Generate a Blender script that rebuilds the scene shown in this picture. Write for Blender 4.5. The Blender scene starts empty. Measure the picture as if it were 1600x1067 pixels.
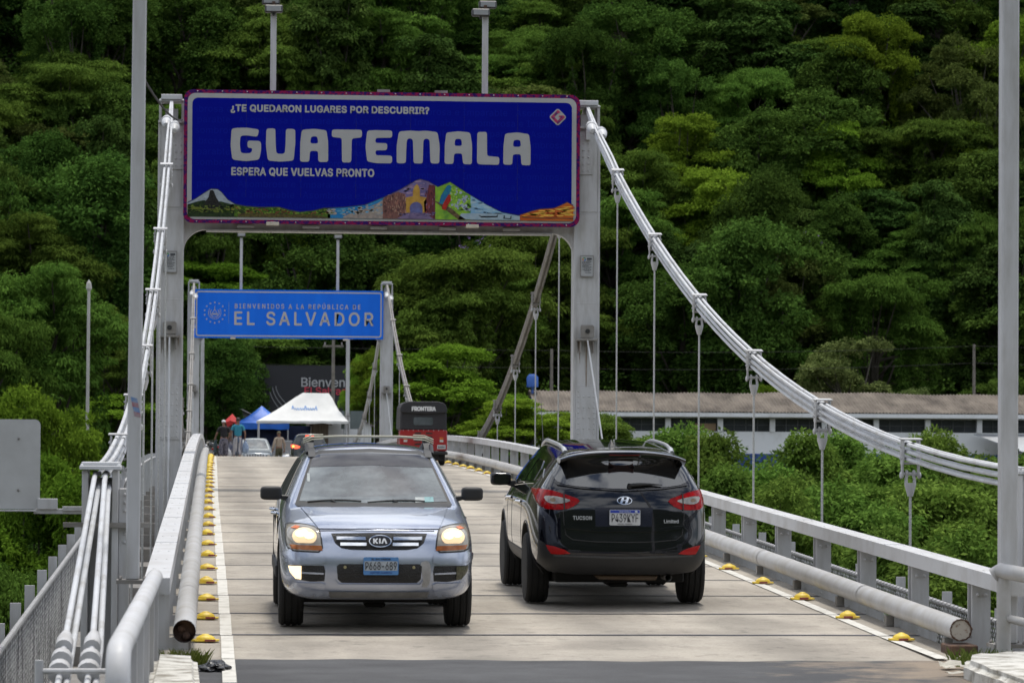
import bpy, bmesh, math, random
import numpy as np
from mathutils import Vector, Matrix
from mathutils.bvhtree import BVHTree
from mathutils.geometry import delaunay_2d_cdt

R = math.radians
S = bpy.context.scene
COL = S.collection

# ---------------------------------------------------------------- camera
# world: +Y runs along the bridge, +X to the right, z = 0 at eye height
FPX, CX, CY = 5325.0, 800.0, 533.5
_vy = Vector(((333 - CX) / FPX, -(685 - CY) / FPX, 1.0)).normalized()      # bridge direction in camera axes (x right, y up, z forward)
_h = Vector((1.0, -0.006, 0.0))
_vz = _vy.cross(_h).normalized()
if _vz.y < 0: _vz.negate()
_vx = _vy.cross(_vz).normalized()
if _vx.x < 0: _vx.negate()
ROT = Matrix((_vx, _vy, _vz))                                            # camera (right, up, forward) -> world
_rx, _up, _fw = ROT @ Vector((1, 0, 0)), ROT @ Vector((0, 1, 0)), ROT @ Vector((0, 0, 1))
cam_data = bpy.data.cameras.new('camera')
cam = bpy.data.objects.new('camera', cam_data); COL.objects.link(cam)
m4 = Matrix.Identity(4)
for i in range(3):
    m4[i][0], m4[i][1], m4[i][2] = _rx[i], _up[i], -_fw[i]
cam.matrix_world = m4
cam_data.sensor_width = 36.0
cam_data.lens = FPX / 1600 * 36.0
cam_data.clip_start, cam_data.clip_end = 0.5, 3000
cam_data.dof.use_dof = True
cam_data.dof.focus_distance = 42.0
cam_data.dof.aperture_fstop = 6.3
S.camera = cam

def hit(px, py, Y):
    d = ROT @ Vector(((px - CX) / FPX, -(py - CY) / FPX, 1.0))
    return d * (Y / d.y)

# ---------------------------------------------------------------- light
SUN_EL, SUN_AZ = R(76), R(20)          # azimuth measured from +Y (away from the camera) towards +X
w = bpy.data.worlds.new('World'); S.world = w; w.use_nodes = True
nt = w.node_tree; nt.nodes.clear()
wo = nt.nodes.new('ShaderNodeOutputWorld'); bg = nt.nodes.new('ShaderNodeBackground')
sky = nt.nodes.new('ShaderNodeTexSky'); sky.sky_type = 'NISHITA'; sky.sun_disc = False
sky.sun_elevation = SUN_EL; sky.sun_rotation = SUN_AZ
sky.air_density, sky.dust_density, sky.ozone_density = 1.0, 2.0, 1.0
tc = nt.nodes.new('ShaderNodeTexCoord')
mp = nt.nodes.new('ShaderNodeMapping'); mp.inputs['Scale'].default_value = (1, 1, 2.2)
nz = nt.nodes.new('ShaderNodeTexNoise'); nz.inputs['Scale'].default_value = 3.6; nz.inputs['Detail'].default_value = 8; nz.inputs['Roughness'].default_value = .58
cr = nt.nodes.new('ShaderNodeValToRGB'); cr.color_ramp.elements[0].position = .42; cr.color_ramp.elements[1].position = .55
mx = nt.nodes.new('ShaderNodeMixRGB'); mx.inputs[2].default_value = (11.5, 11.9, 12.6, 1)
nt.links.new(tc.outputs['Generated'], mp.inputs['Vector']); nt.links.new(mp.outputs[0], nz.inputs['Vector'])
nt.links.new(nz.outputs['Fac'], cr.inputs[0]); nt.links.new(cr.outputs[0], mx.inputs[0])
nt.links.new(sky.outputs[0], mx.inputs[1]); nt.links.new(mx.outputs[0], bg.inputs[0])
bg.inputs[1].default_value = 0.10
nt.links.new(bg.outputs[0], wo.inputs[0])
sd = bpy.data.lights.new('sun', 'SUN'); sd.energy = 2.3; sd.angle = R(9.0); sd.color = (1, .95, .86)
sun = bpy.data.objects.new('sun', sd); COL.objects.link(sun)
_sdir = Vector((math.sin(SUN_AZ) * math.cos(SUN_EL), math.cos(SUN_AZ) * math.cos(SUN_EL), math.sin(SUN_EL)))
sun.rotation_euler = _sdir.to_track_quat('Z', 'Y').to_euler(); sun.location = _sdir * 100

vs = S.view_settings
S.display_settings.display_device = 'sRGB'
vs.view_transform = 'Standard'; vs.look = 'None'; vs.gamma = 1.0; vs.exposure = 0.22; vs.use_curve_mapping = False
S.cycles.max_bounces = 6; S.cycles.diffuse_bounces = 3; S.cycles.glossy_bounces = 3; S.cycles.transmission_bounces = 4
S.cycles.use_denoising = True
S.cycles.caustics_reflective = False; S.cycles.caustics_refractive = False
try: S.cycles.use_adaptive_sampling = True; S.cycles.adaptive_threshold = 0.02
except Exception: pass

# ---------------------------------------------------------------- materials
MATS = {}
def mat(name, col, rough=.6, metal=0.0, var=0.12, scale=6.0, bump=0.0, coat=0.0, emit=None, estr=0.0, spec=.5, col2=None, stretch=None, ior=None, bscale=None, thr=(.35, .7)):
    """principled material whose colour wanders between col and col2 (or a darker col) with noise in object space"""
    if name in MATS: return MATS[name]
    m = bpy.data.materials.new(name); m.use_nodes = True; MATS[name] = m
    t = m.node_tree; b = t.nodes['Principled BSDF']
    b.inputs['Roughness'].default_value = rough; b.inputs['Metallic'].default_value = metal
    b.inputs['Specular IOR Level'].default_value = spec
    if ior: b.inputs['IOR'].default_value = ior
    if coat: b.inputs['Coat Weight'].default_value = coat; b.inputs['Coat Roughness'].default_value = .04
    c1 = tuple(col) + (1,)
    if col2 is None: col2 = tuple(c * (1 - var * 2) for c in col)
    c2 = tuple(col2) + (1,)
    if var > 0 or bump > 0:
        g = t.nodes.new('ShaderNodeNewGeometry'); n = t.nodes.new('ShaderNodeTexNoise')
        n.inputs['Scale'].default_value = scale; n.inputs['Detail'].default_value = 7; n.inputs['Roughness'].default_value = .62
        src = g.outputs['Position']
        if stretch:
            mp = t.nodes.new('ShaderNodeMapping'); mp.inputs['Scale'].default_value = stretch
            t.links.new(src, mp.inputs['Vector']); src = mp.outputs[0]
        t.links.new(src, n.inputs['Vector'])
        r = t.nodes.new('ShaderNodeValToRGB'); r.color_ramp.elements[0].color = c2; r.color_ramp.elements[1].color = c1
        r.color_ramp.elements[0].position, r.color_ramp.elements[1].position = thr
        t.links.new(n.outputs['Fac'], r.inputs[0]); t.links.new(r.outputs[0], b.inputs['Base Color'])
        if bump:
            n2 = t.nodes.new('ShaderNodeTexNoise'); n2.inputs['Scale'].default_value = bscale or scale * 8; n2.inputs['Detail'].default_value = 4
            t.links.new(src, n2.inputs['Vector'])
            bp = t.nodes.new('ShaderNodeBump'); bp.inputs['Strength'].default_value = bump; bp.inputs['Distance'].default_value = .02
            t.links.new(n2.outputs['Fac'], bp.inputs['Height']); t.links.new(bp.outputs[0], b.inputs['Normal'])
    else:
        b.inputs['Base Color'].default_value = c1
    if emit:
        b.inputs['Emission Color'].default_value = tuple(emit) + (1,); b.inputs['Emission Strength'].default_value = estr
    return m

def leaf_mat(name, c_dark, c_light, trans=.28):
    if name in MATS: return MATS[name]
    m = bpy.data.materials.new(name); m.use_nodes = True; MATS[name] = m
    t = m.node_tree; t.nodes.clear()
    o = t.nodes.new('ShaderNodeOutputMaterial'); d = t.nodes.new('ShaderNodeBsdfDiffuse'); tr = t.nodes.new('ShaderNodeBsdfTranslucent')
    a = t.nodes.new('ShaderNodeAttribute'); a.attribute_name = 'leafvar'
    oi = t.nodes.new('ShaderNodeObjectInfo')
    r = t.nodes.new('ShaderNodeValToRGB')
    r.color_ramp.elements[0].color = tuple(c_dark) + (1,); r.color_ramp.elements[1].color = tuple(c_light) + (1,)
    t.links.new(a.outputs['Fac'], r.inputs[0])
    hs = t.nodes.new('ShaderNodeHueSaturation')
    m1 = t.nodes.new('ShaderNodeMapRange'); m1.inputs['To Min'].default_value = .488; m1.inputs['To Max'].default_value = .518
    m2 = t.nodes.new('ShaderNodeMapRange'); m2.inputs['To Min'].default_value = .72; m2.inputs['To Max'].default_value = 1.22
    t.links.new(oi.outputs['Random'], m1.inputs['Value']); t.links.new(m1.outputs[0], hs.inputs['Hue'])
    mm = t.nodes.new('ShaderNodeMath'); mm.operation = 'MULTIPLY'; mm.inputs[1].default_value = 7.31
    fr = t.nodes.new('ShaderNodeMath'); fr.operation = 'FRACT'
    t.links.new(oi.outputs['Random'], mm.inputs[0]); t.links.new(mm.outputs[0], fr.inputs[0])
    t.links.new(fr.outputs[0], m2.inputs['Value']); t.links.new(m2.outputs[0], hs.inputs['Value'])
    t.links.new(r.outputs[0], hs.inputs['Color'])
    t.links.new(hs.outputs[0], d.inputs['Color']); t.links.new(hs.outputs[0], tr.inputs['Color'])
    x1 = t.nodes.new('ShaderNodeMixShader'); x1.inputs[0].default_value = trans
    t.links.new(d.outputs[0], x1.inputs[1]); t.links.new(tr.outputs[0], x1.inputs[2])
    t.links.new(x1.outputs[0], o.inputs[0])
    return m

# ---------------------------------------------------------------- object helpers
def tag(o, label=None, cat=None, group=None, kind=None):
    if label: o['label'] = label
    if cat: o['category'] = cat
    if group: o['group'] = group
    if kind: o['kind'] = kind
    return o

def empty(name, loc=(0, 0, 0), label=None, cat=None, group=None, rot=(0, 0, 0)):
    o = bpy.data.objects.new(name, None); COL.objects.link(o); o.empty_display_size = .2
    o.location = loc; o.rotation_euler = rot
    return tag(o, label, cat, group)

class MB:
    """collects simple solids into one mesh"""
    def __init__(s): s.v = []; s.f = []; s.mi = []; s.cur = 0
    def add(s, vs, fs):
        b = len(s.v); s.v += [tuple(v) for v in vs]; s.f += [tuple(b + i for i in f) for f in fs]; s.mi += [s.cur] * len(fs)
    def box(s, x0, x1, y0, y1, z0, z1):
        s.add([(x0, y0, z0), (x1, y0, z0), (x1, y1, z0), (x0, y1, z0), (x0, y0, z1), (x1, y0, z1), (x1, y1, z1), (x0, y1, z1)],
              [(3, 2, 1, 0), (4, 5, 6, 7), (0, 1, 5, 4), (1, 2, 6, 5), (2, 3, 7, 6), (3, 0, 4, 7)])
    def cbox(s, c, d): s.box(c[0] - d[0] / 2, c[0] + d[0] / 2, c[1] - d[1] / 2, c[1] + d[1] / 2, c[2] - d[2] / 2, c[2] + d[2] / 2)
    def tube(s, pts, r, n=10, caps=True, flat=None):
        """round tube through pts; r one radius or one per point"""
        pts = [Vector(p) for p in pts]; k = len(pts)
        rs = r if hasattr(r, '__len__') else [r] * k
        prev = None; rings = []
        for i, p in enumerate(pts):
            t = (pts[min(i + 1, k - 1)] - pts[max(i - 1, 0)]).normalized()
            if prev is None:
                u = t.cross(Vector((0, 0, 1)))
                if u.length < .05: u = t.cross(Vector((0, 1, 0)))
                u.normalize()
            else:
                u = (prev - t * prev.dot(t)).normalized()
            prev = u; v = t.cross(u)
            rings.append([p + (u * math.cos(2 * math.pi * j / n) + v * math.sin(2 * math.pi * j / n)) * rs[i] for j in range(n)])
        vs = [q for ring in rings for q in ring]; fs = []
        for i in range(k - 1):
            for j in range(n):
                a, b = i * n + j, i * n + (j + 1) % n
                fs.append((a, b, b + n, a + n))
        if caps: fs += [tuple(reversed(range(n))), tuple(range((k - 1) * n, k * n))]
        s.add(vs, fs)
    def prism(s, poly, y0, y1, axis='Y'):
        """poly of (a, b) extruded along an axis; Y: (x, z), X: (y, z), Z: (x, y)"""
        def P(a, b, c): return {'Y': (a, c, b), 'X': (c, a, b), 'Z': (a, b, c)}[axis]
        n = len(poly)
        vs = [P(a, b, y0) for a, b in poly] + [P(a, b, y1) for a, b in poly]
        fs = [tuple(range(n)), tuple(reversed(range(n, 2 * n)))] + [(i, i + n, (i + 1) % n + n, (i + 1) % n) for i in range(n)]
        s.add(vs, fs)
    def dome(s, c, r, h, n=14, m=4):
        vs = []; fs = []
        for i in range(m):
            a = i / m * math.pi / 2
            for j in range(n):
                vs.append((c[0] + r[0] * math.cos(a) * math.cos(2 * math.pi * j / n), c[1] + r[1] * math.cos(a) * math.sin(2 * math.pi * j / n), c[2] + h * math.sin(a)))
        vs.append((c[0], c[1], c[2] + h))
        for i in range(m - 1):
            for j in range(n): fs.append((i * n + j, i * n + (j + 1) % n, (i + 1) * n + (j + 1) % n, (i + 1) * n + j))
        for j in range(n): fs.append(((m - 1) * n + j, (m - 1) * n + (j + 1) % n, m * n))
        s.add(vs, fs)
    def ball(s, c, r, n=12, m=8):
        r = r if hasattr(r, '__len__') else (r, r, r); vs = [(c[0], c[1], c[2] - r[2])]; fs = []
        for i in range(1, m):
            a = -math.pi / 2 + math.pi * i / m
            for j in range(n):
                vs.append((c[0] + r[0] * math.cos(a) * math.cos(2 * math.pi * j / n), c[1] + r[1] * math.cos(a) * math.sin(2 * math.pi * j / n), c[2] + r[2] * math.sin(a)))
        vs.append((c[0], c[1], c[2] + r[2])); q = len(vs) - 1
        for j in range(n): fs.append((0, 1 + (j + 1) % n, 1 + j))
        for i in range(m - 2):
            for j in range(n):
                a, b = 1 + i * n + j, 1 + i * n + (j + 1) % n
                fs.append((a, b, b + n, a + n))
        for j in range(n): fs.append((q, 1 + (m - 2) * n + j, 1 + (m - 2) * n + (j + 1) % n))
        s.add(vs, fs)
    def mesh(s, name, mats, smooth=False, bevel=0.0, fix=True):
        me = bpy.data.meshes.new(name); me.from_pydata(s.v, [], s.f)
        mats = mats if isinstance(mats, (list, tuple)) else [mats]
        for m in mats: me.materials.append(m)
        me.polygons.foreach_set('material_index', s.mi)
        if fix or bevel:
            bm = bmesh.new(); bm.from_mesh(me)
            bmesh.ops.recalc_face_normals(bm, faces=bm.faces)
            if bevel:
                es = [e for e in bm.edges if len(e.link_faces) == 2 and e.calc_face_angle(0) > R(35)]
                try: bmesh.ops.bevel(bm, geom=es, offset=bevel, segments=1, affect='EDGES', clamp_overlap=True)
                except Exception: pass
            bm.to_mesh(me); bm.free()
        if smooth: smooth_mesh(me, smooth if isinstance(smooth, (int, float)) and smooth is not True else 40)
        return me
    def obj(s, name, mats, parent=None, smooth=False, bevel=0.0, label=None, cat=None, group=None, kind=None, loc=None, fix=True):
        o = bpy.data.objects.new(name, s.mesh(name, mats, smooth, bevel, fix)); COL.objects.link(o)
        if parent: o.parent = parent
        if loc is not None: o.location = loc
        return tag(o, label, cat, group, kind)

def smooth_mesh(me, ang=40):
    me.polygons.foreach_set('use_smooth', [True] * len(me.polygons))
    try: me.set_sharp_from_angle(angle=R(ang))
    except Exception: pass

def mesh_obj(name, me, parent=None, mats=None, **k):
    o = bpy.data.objects.new(name, me); COL.objects.link(o)
    if mats:
        for m in (mats if isinstance(mats, (list, tuple)) else [mats]): me.materials.append(m)
    if parent: o.parent = parent
    return tag(o, **k)

def copy_tree(o, parent=None, loc=None):
    c = o.copy(); COL.objects.link(c); c.parent = parent
    if loc is not None: c.location = loc
    for ch in list(o.children): copy_tree(ch, c)
    return c

def realize(o):
    """apply all modifiers of o into a new plain mesh"""
    dg = bpy.context.evaluated_depsgraph_get(); dg.update()
    me = bpy.data.meshes.new_from_object(o.evaluated_get(dg), preserve_all_data_layers=True, depsgraph=dg)
    o.modifiers.clear(); o.data = me
    return me

FONT = None
try:
    import os
    _fp = os.path.join(bpy.utils.system_resource('DATAFILES', path='fonts'), 'Inter.woff2')       # the sans serif that ships with Blender
    FONT = bpy.data.fonts.load(_fp)
except Exception:
    FONT = None
def text_mesh(txt, size, bold=0.0, extrude=.004, spacing=1.0, align='LEFT', width=None, height=None, shear=0.0, thick=0.0):
    """text laid in the x-z plane, origin at left baseline; width / height stretch it to an exact size"""
    cu = bpy.data.curves.new('lettering', 'FONT'); cu.body = txt; cu.size = size; cu.offset = bold; cu.extrude = extrude
    cu.space_character = spacing
    if FONT: cu.font = FONT
    cu.resolution_u = 3; cu.shear = shear
    o = bpy.data.objects.new('lettering', cu); COL.objects.link(o)
    dg = bpy.context.evaluated_depsgraph_get(); dg.update()
    me = bpy.data.meshes.new_from_object(o.evaluated_get(dg), depsgraph=dg)
    bpy.data.objects.remove(o); bpy.data.curves.remove(cu)
    n = len(me.vertices); co = np.empty(n * 3); me.vertices.foreach_get('co', co); co = co.reshape(-1, 3)
    if n:
        lo, hi = co.min(0), co.max(0)
        sx = width / (hi[0] - lo[0]) if width else 1.0
        sz = height / (hi[1] - lo[1]) if height else (sx if width else 1.0)
        if height and not width: sx = sz
        x = (co[:, 0] - lo[0]) * sx; z = (co[:, 1] - lo[1]) * sz
        wd = x.max()
        if align == 'CENTER': x = x - wd / 2
        if align == 'RIGHT': x = x - wd
        out = np.stack([x, -co[:, 2], z], 1)
        me.vertices.foreach_set('co', out.ravel()); me.update()
    me.materials.clear()
    if thick and n:
        src = me.copy(); bm = bmesh.new(); bm.from_mesh(me)
        for k in range(8):
            b2 = src.copy(); a = k * math.pi / 4
            off = np.array([thick * math.cos(a), .00012 * (k + 1), thick * math.sin(a)])
            c2 = out + off; b2.vertices.foreach_set('co', c2.ravel()); bm.from_mesh(b2); bpy.data.meshes.remove(b2)
        bm.to_mesh(me); bm.free(); bpy.data.meshes.remove(src)
    return me

def flat_poly(mb, pts, y, th=.004):
    mb.prism([(p[0], p[1]) for p in pts], y, y + th, 'Y')

def rrect(x0, x1, z0, z1, r, n=6):
    out = []
    for cx_, cz_, a0 in ((x1 - r, z1 - r, 0), (x0 + r, z1 - r, 90), (x0 + r, z0 + r, 180), (x1 - r, z0 + r, 270)):
        for i in range(n + 1):
            a = R(a0 + 90 * i / n); out.append((cx_ + r * math.cos(a), cz_ + r * math.sin(a)))
    return out

def chaikin(pts, k=2, closed=True):
    for _ in range(k):
        n = len(pts); out = []
        for i in range(n if closed else n - 1):
            p, q = pts[i], pts[(i + 1) % n]
            out += [tuple(.75 * a + .25 * b for a, b in zip(p, q)), tuple(.25 * a + .75 * b for a, b in zip(p, q))]
        pts = out
    return pts

ORD = ['first', 'second', 'third', 'fourth', 'fifth', 'sixth', 'seventh', 'eighth', 'ninth', 'tenth', 'eleventh', 'twelfth', 'thirteenth', 'fourteenth',
       'fifteenth', 'sixteenth', 'seventeenth', 'eighteenth', 'nineteenth', 'twentieth'] + ['twenty-' + x for x in
       ('first', 'second', 'third', 'fourth', 'fifth', 'sixth', 'seventh', 'eighth', 'ninth')] + ['thirtieth'] + ['thirty-' + x for x in
       ('first', 'second', 'third', 'fourth', 'fifth', 'sixth', 'seventh', 'eighth', 'ninth')] + ['fortieth']
# ================================================================ materials used by the bridge
steel = mat('painted steel', (.51, .51, .52), .5, 0, .09, 3.2, .05, col2=(.37, .36, .345), thr=(.27, .56), stretch=(2.2, 2.2, .4))
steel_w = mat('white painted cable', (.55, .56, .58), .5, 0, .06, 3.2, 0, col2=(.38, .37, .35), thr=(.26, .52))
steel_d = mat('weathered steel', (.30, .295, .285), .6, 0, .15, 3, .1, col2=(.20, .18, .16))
rail_m = mat('rail paint', (.56, .565, .58), .5, 0, .06, 2.4, .04, col2=(.43, .42, .41), thr=(.28, .55))
pipe_m = mat('pipe paint', (.46, .46, .465), .5, 0, .10, 2.6, .06, col2=(.36, .345, .32), thr=(.30, .62))
rust = mat('rust', (.17, .10, .065), .9, 0, .25, 9, .2, col2=(.06, .035, .028))
conc = mat('bridge concrete', (.42, .38, .32), .85, 0, .10, .9, .25, col2=(.315, .28, .235), bscale=60)
joint_m = mat('tarred joint', (.035, .040, .066), .6, 0, .2, 4)
asph = mat('asphalt', (.085, .086, .09), .9, 0, .15, 1.5, .4, col2=(.05, .05, .053), bscale=120)
paint_w = mat('road paint', (.62, .60, .55), .7, 0, .2, 5, .1, col2=(.42, .40, .35), thr=(.30, .52))
wash = mat('whitewashed concrete', (.60, .585, .54), .9, 0, .2, 5, .5, col2=(.25, .23, .19), thr=(.36, .56))
yel = mat('yellow plastic', (.86, .64, .06), .5, 0, .12, 7, .05, col2=(.62, .43, .04))
redm = mat('red reflector', (.30, .06, .06), .4, 0, .1, 9)
wire_m = mat('galvanised wire', (.52, .52, .51), .5, .2, .12, 14, 0, col2=(.12, .12, .12), thr=(.42, .58), stretch=(1, 1, .12))
dark_m = mat('dark recess', (.03, .03, .03), .8, 0, .1, 5)

XL, XR = -.83, 7.04            # cable planes
Y1, Y2, YM = 64.5, 139.5, 102.0
Y_AB0, Y_AB1 = 27.3, 177.0

def zd(y):
    s = abs(y - YM); s0, a = 46.0, 2.587e-4
    return -.55 - (a * s * s if s < s0 else a * s0 * s0 + 2 * a * s0 * (s - s0))

def zcable(y):
    if Y1 <= y <= Y2: return -.68 + .005 * (y - YM) ** 2
    if y < Y1: return -.33 + .00485 * max(0, y - 27.5) ** 2
    return -.33 + .00485 * max(0, (2 * YM - y) - 27.5) ** 2

# ---------------------------------------------------------------- deck
mb = MB(); ys = np.arange(Y_AB0, Y_AB1 + .01, 1.0)
XD0, XD1 = -.42, 6.29
vs = []; fs = []
for y in ys:
    z = zd(y)
    vs += [(XD0, y, z - .35), (XD0, y, z), (XD1, y, z), (XD1, y, z - .35)]
for i in range(len(ys) - 1):
    a = 4 * i; b = a + 4
    fs += [(a, b, b + 1, a + 1), (a + 1, b + 1, b + 2, a + 2), (a + 2, b + 2, b + 3, a + 3), (a + 3, b + 3, b, a)]
fs += [(0, 1, 2, 3)]
mb.add(vs, fs)
deck = mb.obj('bridge_deck', conc, kind='structure')
# concrete colour: slab to slab tone differences + streaks along the driving direction + fine grain
t = conc.node_tree; bsdf = t.nodes['Principled BSDF']
g = t.nodes.new('ShaderNodeNewGeometry'); sx = t.nodes.new('ShaderNodeSeparateXYZ'); t.links.new(g.outputs['Position'], sx.inputs[0])
ad = t.nodes.new('ShaderNodeMath'); ad.operation = 'ADD'; ad.inputs[1].default_value = -30.0; t.links.new(sx.outputs['Y'], ad.inputs[0])
dv = t.nodes.new('ShaderNodeMath'); dv.operation = 'DIVIDE'; dv.inputs[1].default_value = 2.5; t.links.new(ad.outputs[0], dv.inputs[0])
fl = t.nodes.new('ShaderNodeMath'); fl.operation = 'FLOOR'; t.links.new(dv.outputs[0], fl.inputs[0])
wn = t.nodes.new('ShaderNodeTexWhiteNoise'); wn.noise_dimensions = '1D'; t.links.new(fl.outputs[0], wn.inputs['W'])
mp_ = t.nodes.new('ShaderNodeMapping'); mp_.inputs['Scale'].default_value = (1.6, .10, 1); t.links.new(g.outputs['Position'], mp_.inputs['Vector'])
ns = t.nodes.new('ShaderNodeTexNoise'); ns.inputs['Scale'].default_value = 1.3; ns.inputs['Detail'].default_value = 5; t.links.new(mp_.outputs[0], ns.inputs['Vector'])
ng = t.nodes.new('ShaderNodeTexNoise'); ng.inputs['Scale'].default_value = 45; ng.inputs['Detail'].default_value = 3; t.links.new(g.outputs['Position'], ng.inputs['Vector'])
def mr(src, a, b, lo=.3, hi=.7):
    n = t.nodes.new('ShaderNodeMapRange'); n.inputs['From Min'].default_value = lo; n.inputs['From Max'].default_value = hi
    n.inputs['To Min'].default_value = a; n.inputs['To Max'].default_value = b; t.links.new(src, n.inputs['Value']); return n.outputs[0]
# darker wheel tracks along both lanes, broken up by noise, and scattered oil drips
wv = t.nodes.new('ShaderNodeMath'); wv.operation = 'MULTIPLY_ADD'; wv.inputs[1].default_value = 4.4; wv.inputs[2].default_value = -1.1; t.links.new(sx.outputs['X'], wv.inputs[0])
sn = t.nodes.new('ShaderNodeMath'); sn.operation = 'SINE'; t.links.new(wv.outputs[0], sn.inputs[0])
nd = t.nodes.new('ShaderNodeTexNoise'); nd.inputs['Scale'].default_value = .7; nd.inputs['Detail'].default_value = 6; t.links.new(g.outputs['Position'], nd.inputs['Vector'])
sm = t.nodes.new('ShaderNodeMath'); sm.operation = 'MULTIPLY_ADD'; sm.inputs[1].default_value = .16; t.links.new(sn.outputs[0], sm.inputs[0]); t.links.new(nd.outputs['Fac'], sm.inputs[2])
no = t.nodes.new('ShaderNodeTexNoise'); no.inputs['Scale'].default_value = 5.5; no.inputs['Detail'].default_value = 8; no.inputs['Roughness'].default_value = .7; t.links.new(g.outputs['Position'], no.inputs['Vector'])
fac = None
for s_ in (mr(wn.outputs['Value'], .90, 1.07, 0, 1), mr(ns.outputs['Fac'], .84, 1.10), mr(sm.outputs[0], 1.06, .74, .38, .70), mr(no.outputs['Fac'], .62, 1.04, .30, .46), mr(ng.outputs['Fac'], .88, 1.1)):
    if fac is None: fac = s_
    else:
        q = t.nodes.new('ShaderNodeMath'); q.operation = 'MULTIPLY'; t.links.new(fac, q.inputs[0]); t.links.new(s_, q.inputs[1]); fac = q.outputs[0]
old = bsdf.inputs['Base Color'].links[0].from_socket
vm = t.nodes.new('ShaderNodeVectorMath'); vm.operation = 'SCALE'; t.links.new(old, vm.inputs[0]); t.links.new(fac, vm.inputs['Scale'])
t.links.new(vm.outputs[0], bsdf.inputs['Base Color'])

rng = random.Random(4)
mb = MB()
for k in range(60):
    y = 30 + 2.5 * k
    if y > 176: break
    wd = .023 + .015 * rng.random() + (.016 if k == 0 else 0)
    n = 24; up = []; lo = []
    for i in range(n + 1):
        x = XD0 + (XD1 - XD0) * i / n
        wob = .012 * rng.uniform(-1, 1)
        lo.append((x, y - wd + wob + .004 * rng.uniform(-1, 1))); up.append((x, y + wd + wob + .006 * rng.uniform(-1, 1)))
    vs = [(x, yy, zd(yy) + .005) for x, yy in lo] + [(x, yy, zd(yy) + .005) for x, yy in up]
    mb.add(vs, [(i, i + 1, i + n + 2, i + n + 1) for i in range(n)])
mb.obj('deck_joints', joint_m, kind='structure')
# painted edge lines, worn and broken at the joints
mb = MB()
for X, dx in ((.075, .052), (5.94, .055)):
    y = 22.4 if X < 1 else 27.4
    while y < 150:
        y1 = y + 2.5 - .06
        k = min(1, max(0, (y - 27) / 30)); sh = (.06 - .09 * k) if X < 1 else 0
        a = [(X + sh - dx, y, 0), (X + sh + dx, y, 0), (X + sh + dx, y1, 0), (X + sh - dx, y1, 0)]
        zz = lambda yy: (zd(yy) + .008 if yy > Y_AB0 + .1 else zd(Y_AB0) + .026 - .0052 * (Y_AB0 - yy))
        mb.add([(p[0], p[1], zz(p[1])) for p in a], [(0, 1, 2, 3)])
        y += 2.5
mb.obj('edge_line_marking', paint_w, kind='structure')
# cross girders and floor beams below the deck
mb = MB()
for X in (-.30, 6.24):
    for y in np.arange(28, 176, 2.0):
        z0, z1 = zd(y), zd(y + 2.0)
        vs = [(X - .06, y, z0 - 1.1), (X + .06, y, z0 - 1.1), (X + .06, y, z0 - .36), (X - .06, y, z0 - .36), (X - .06, y + 2, z1 - 1.1), (X + .06, y + 2, z1 - 1.1), (X + .06, y + 2, z1 - .36), (X - .06, y + 2, z1 - .36)]
        mb.add(vs, [(0, 1, 2, 3), (4, 7, 6, 5), (0, 4, 5, 1), (1, 5, 6, 2), (2, 6, 7, 3), (3, 7, 4, 0)])
for y in np.arange(29.5, 176, 5.0):
    mb.box(-1.85, 7.95, y - .1, y + .1, zd(y) - 1.35, zd(y) - .9)
gd = mb.obj('stiffening_girder', steel_d)
tag(gd, 'grey steel girders and floor beams carrying the bridge deck from below', 'girder')

# ---------------------------------------------------------------- approach road
mb = MB()
n = 40; vs = []; fs = []
def aedge(x):  # ragged asphalt edge over the abutment
    return 27.35 + .28 * math.sin(x * 1.1 + .6) * .4 + .05 * math.sin(x * 7) + (.0 if x < 4.5 else -.10 * (x - 4.5))
for i in range(n + 1):
    x = -.1 + 6.5 * i / n
    vs += [(x, -3, zd(27.3) - .17 + .02), (x, 15, zd(27.3) - .07 + .02), (x, aedge(x), zd(27.3) + .016)]
for i in range(n):
    a = 3 * i; fs += [(a, a + 3, a + 4, a + 1), (a + 1, a + 4, a + 5, a + 2)]
mb.add(vs, fs); appr = mb.obj('approach_road', asph, kind='structure')
dirt = mat('sandy dirt', (.27, .23, .18), .95, 0, .25, 6, .5, col2=(.14, .12, .10), bscale=90)
mb = MB()
zz = zd(27.3)
mb.add([(-.62, -3, zz - .19), (7.4, -3, zz - .19), (7.0, 27.8, zz - .012), (-.62, 27.8, zz - .012), (-.62, 27.8, zz - 4), (7.0, 27.8, zz - 4), (-.62, -3, zz - 4), (7.4, -3, zz - 4)], [(0, 1, 2, 3), (3, 2, 5, 4), (0, 3, 4, 6), (1, 7, 5, 2)])
mb.obj('approach_ground', dirt, kind='structure')
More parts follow.
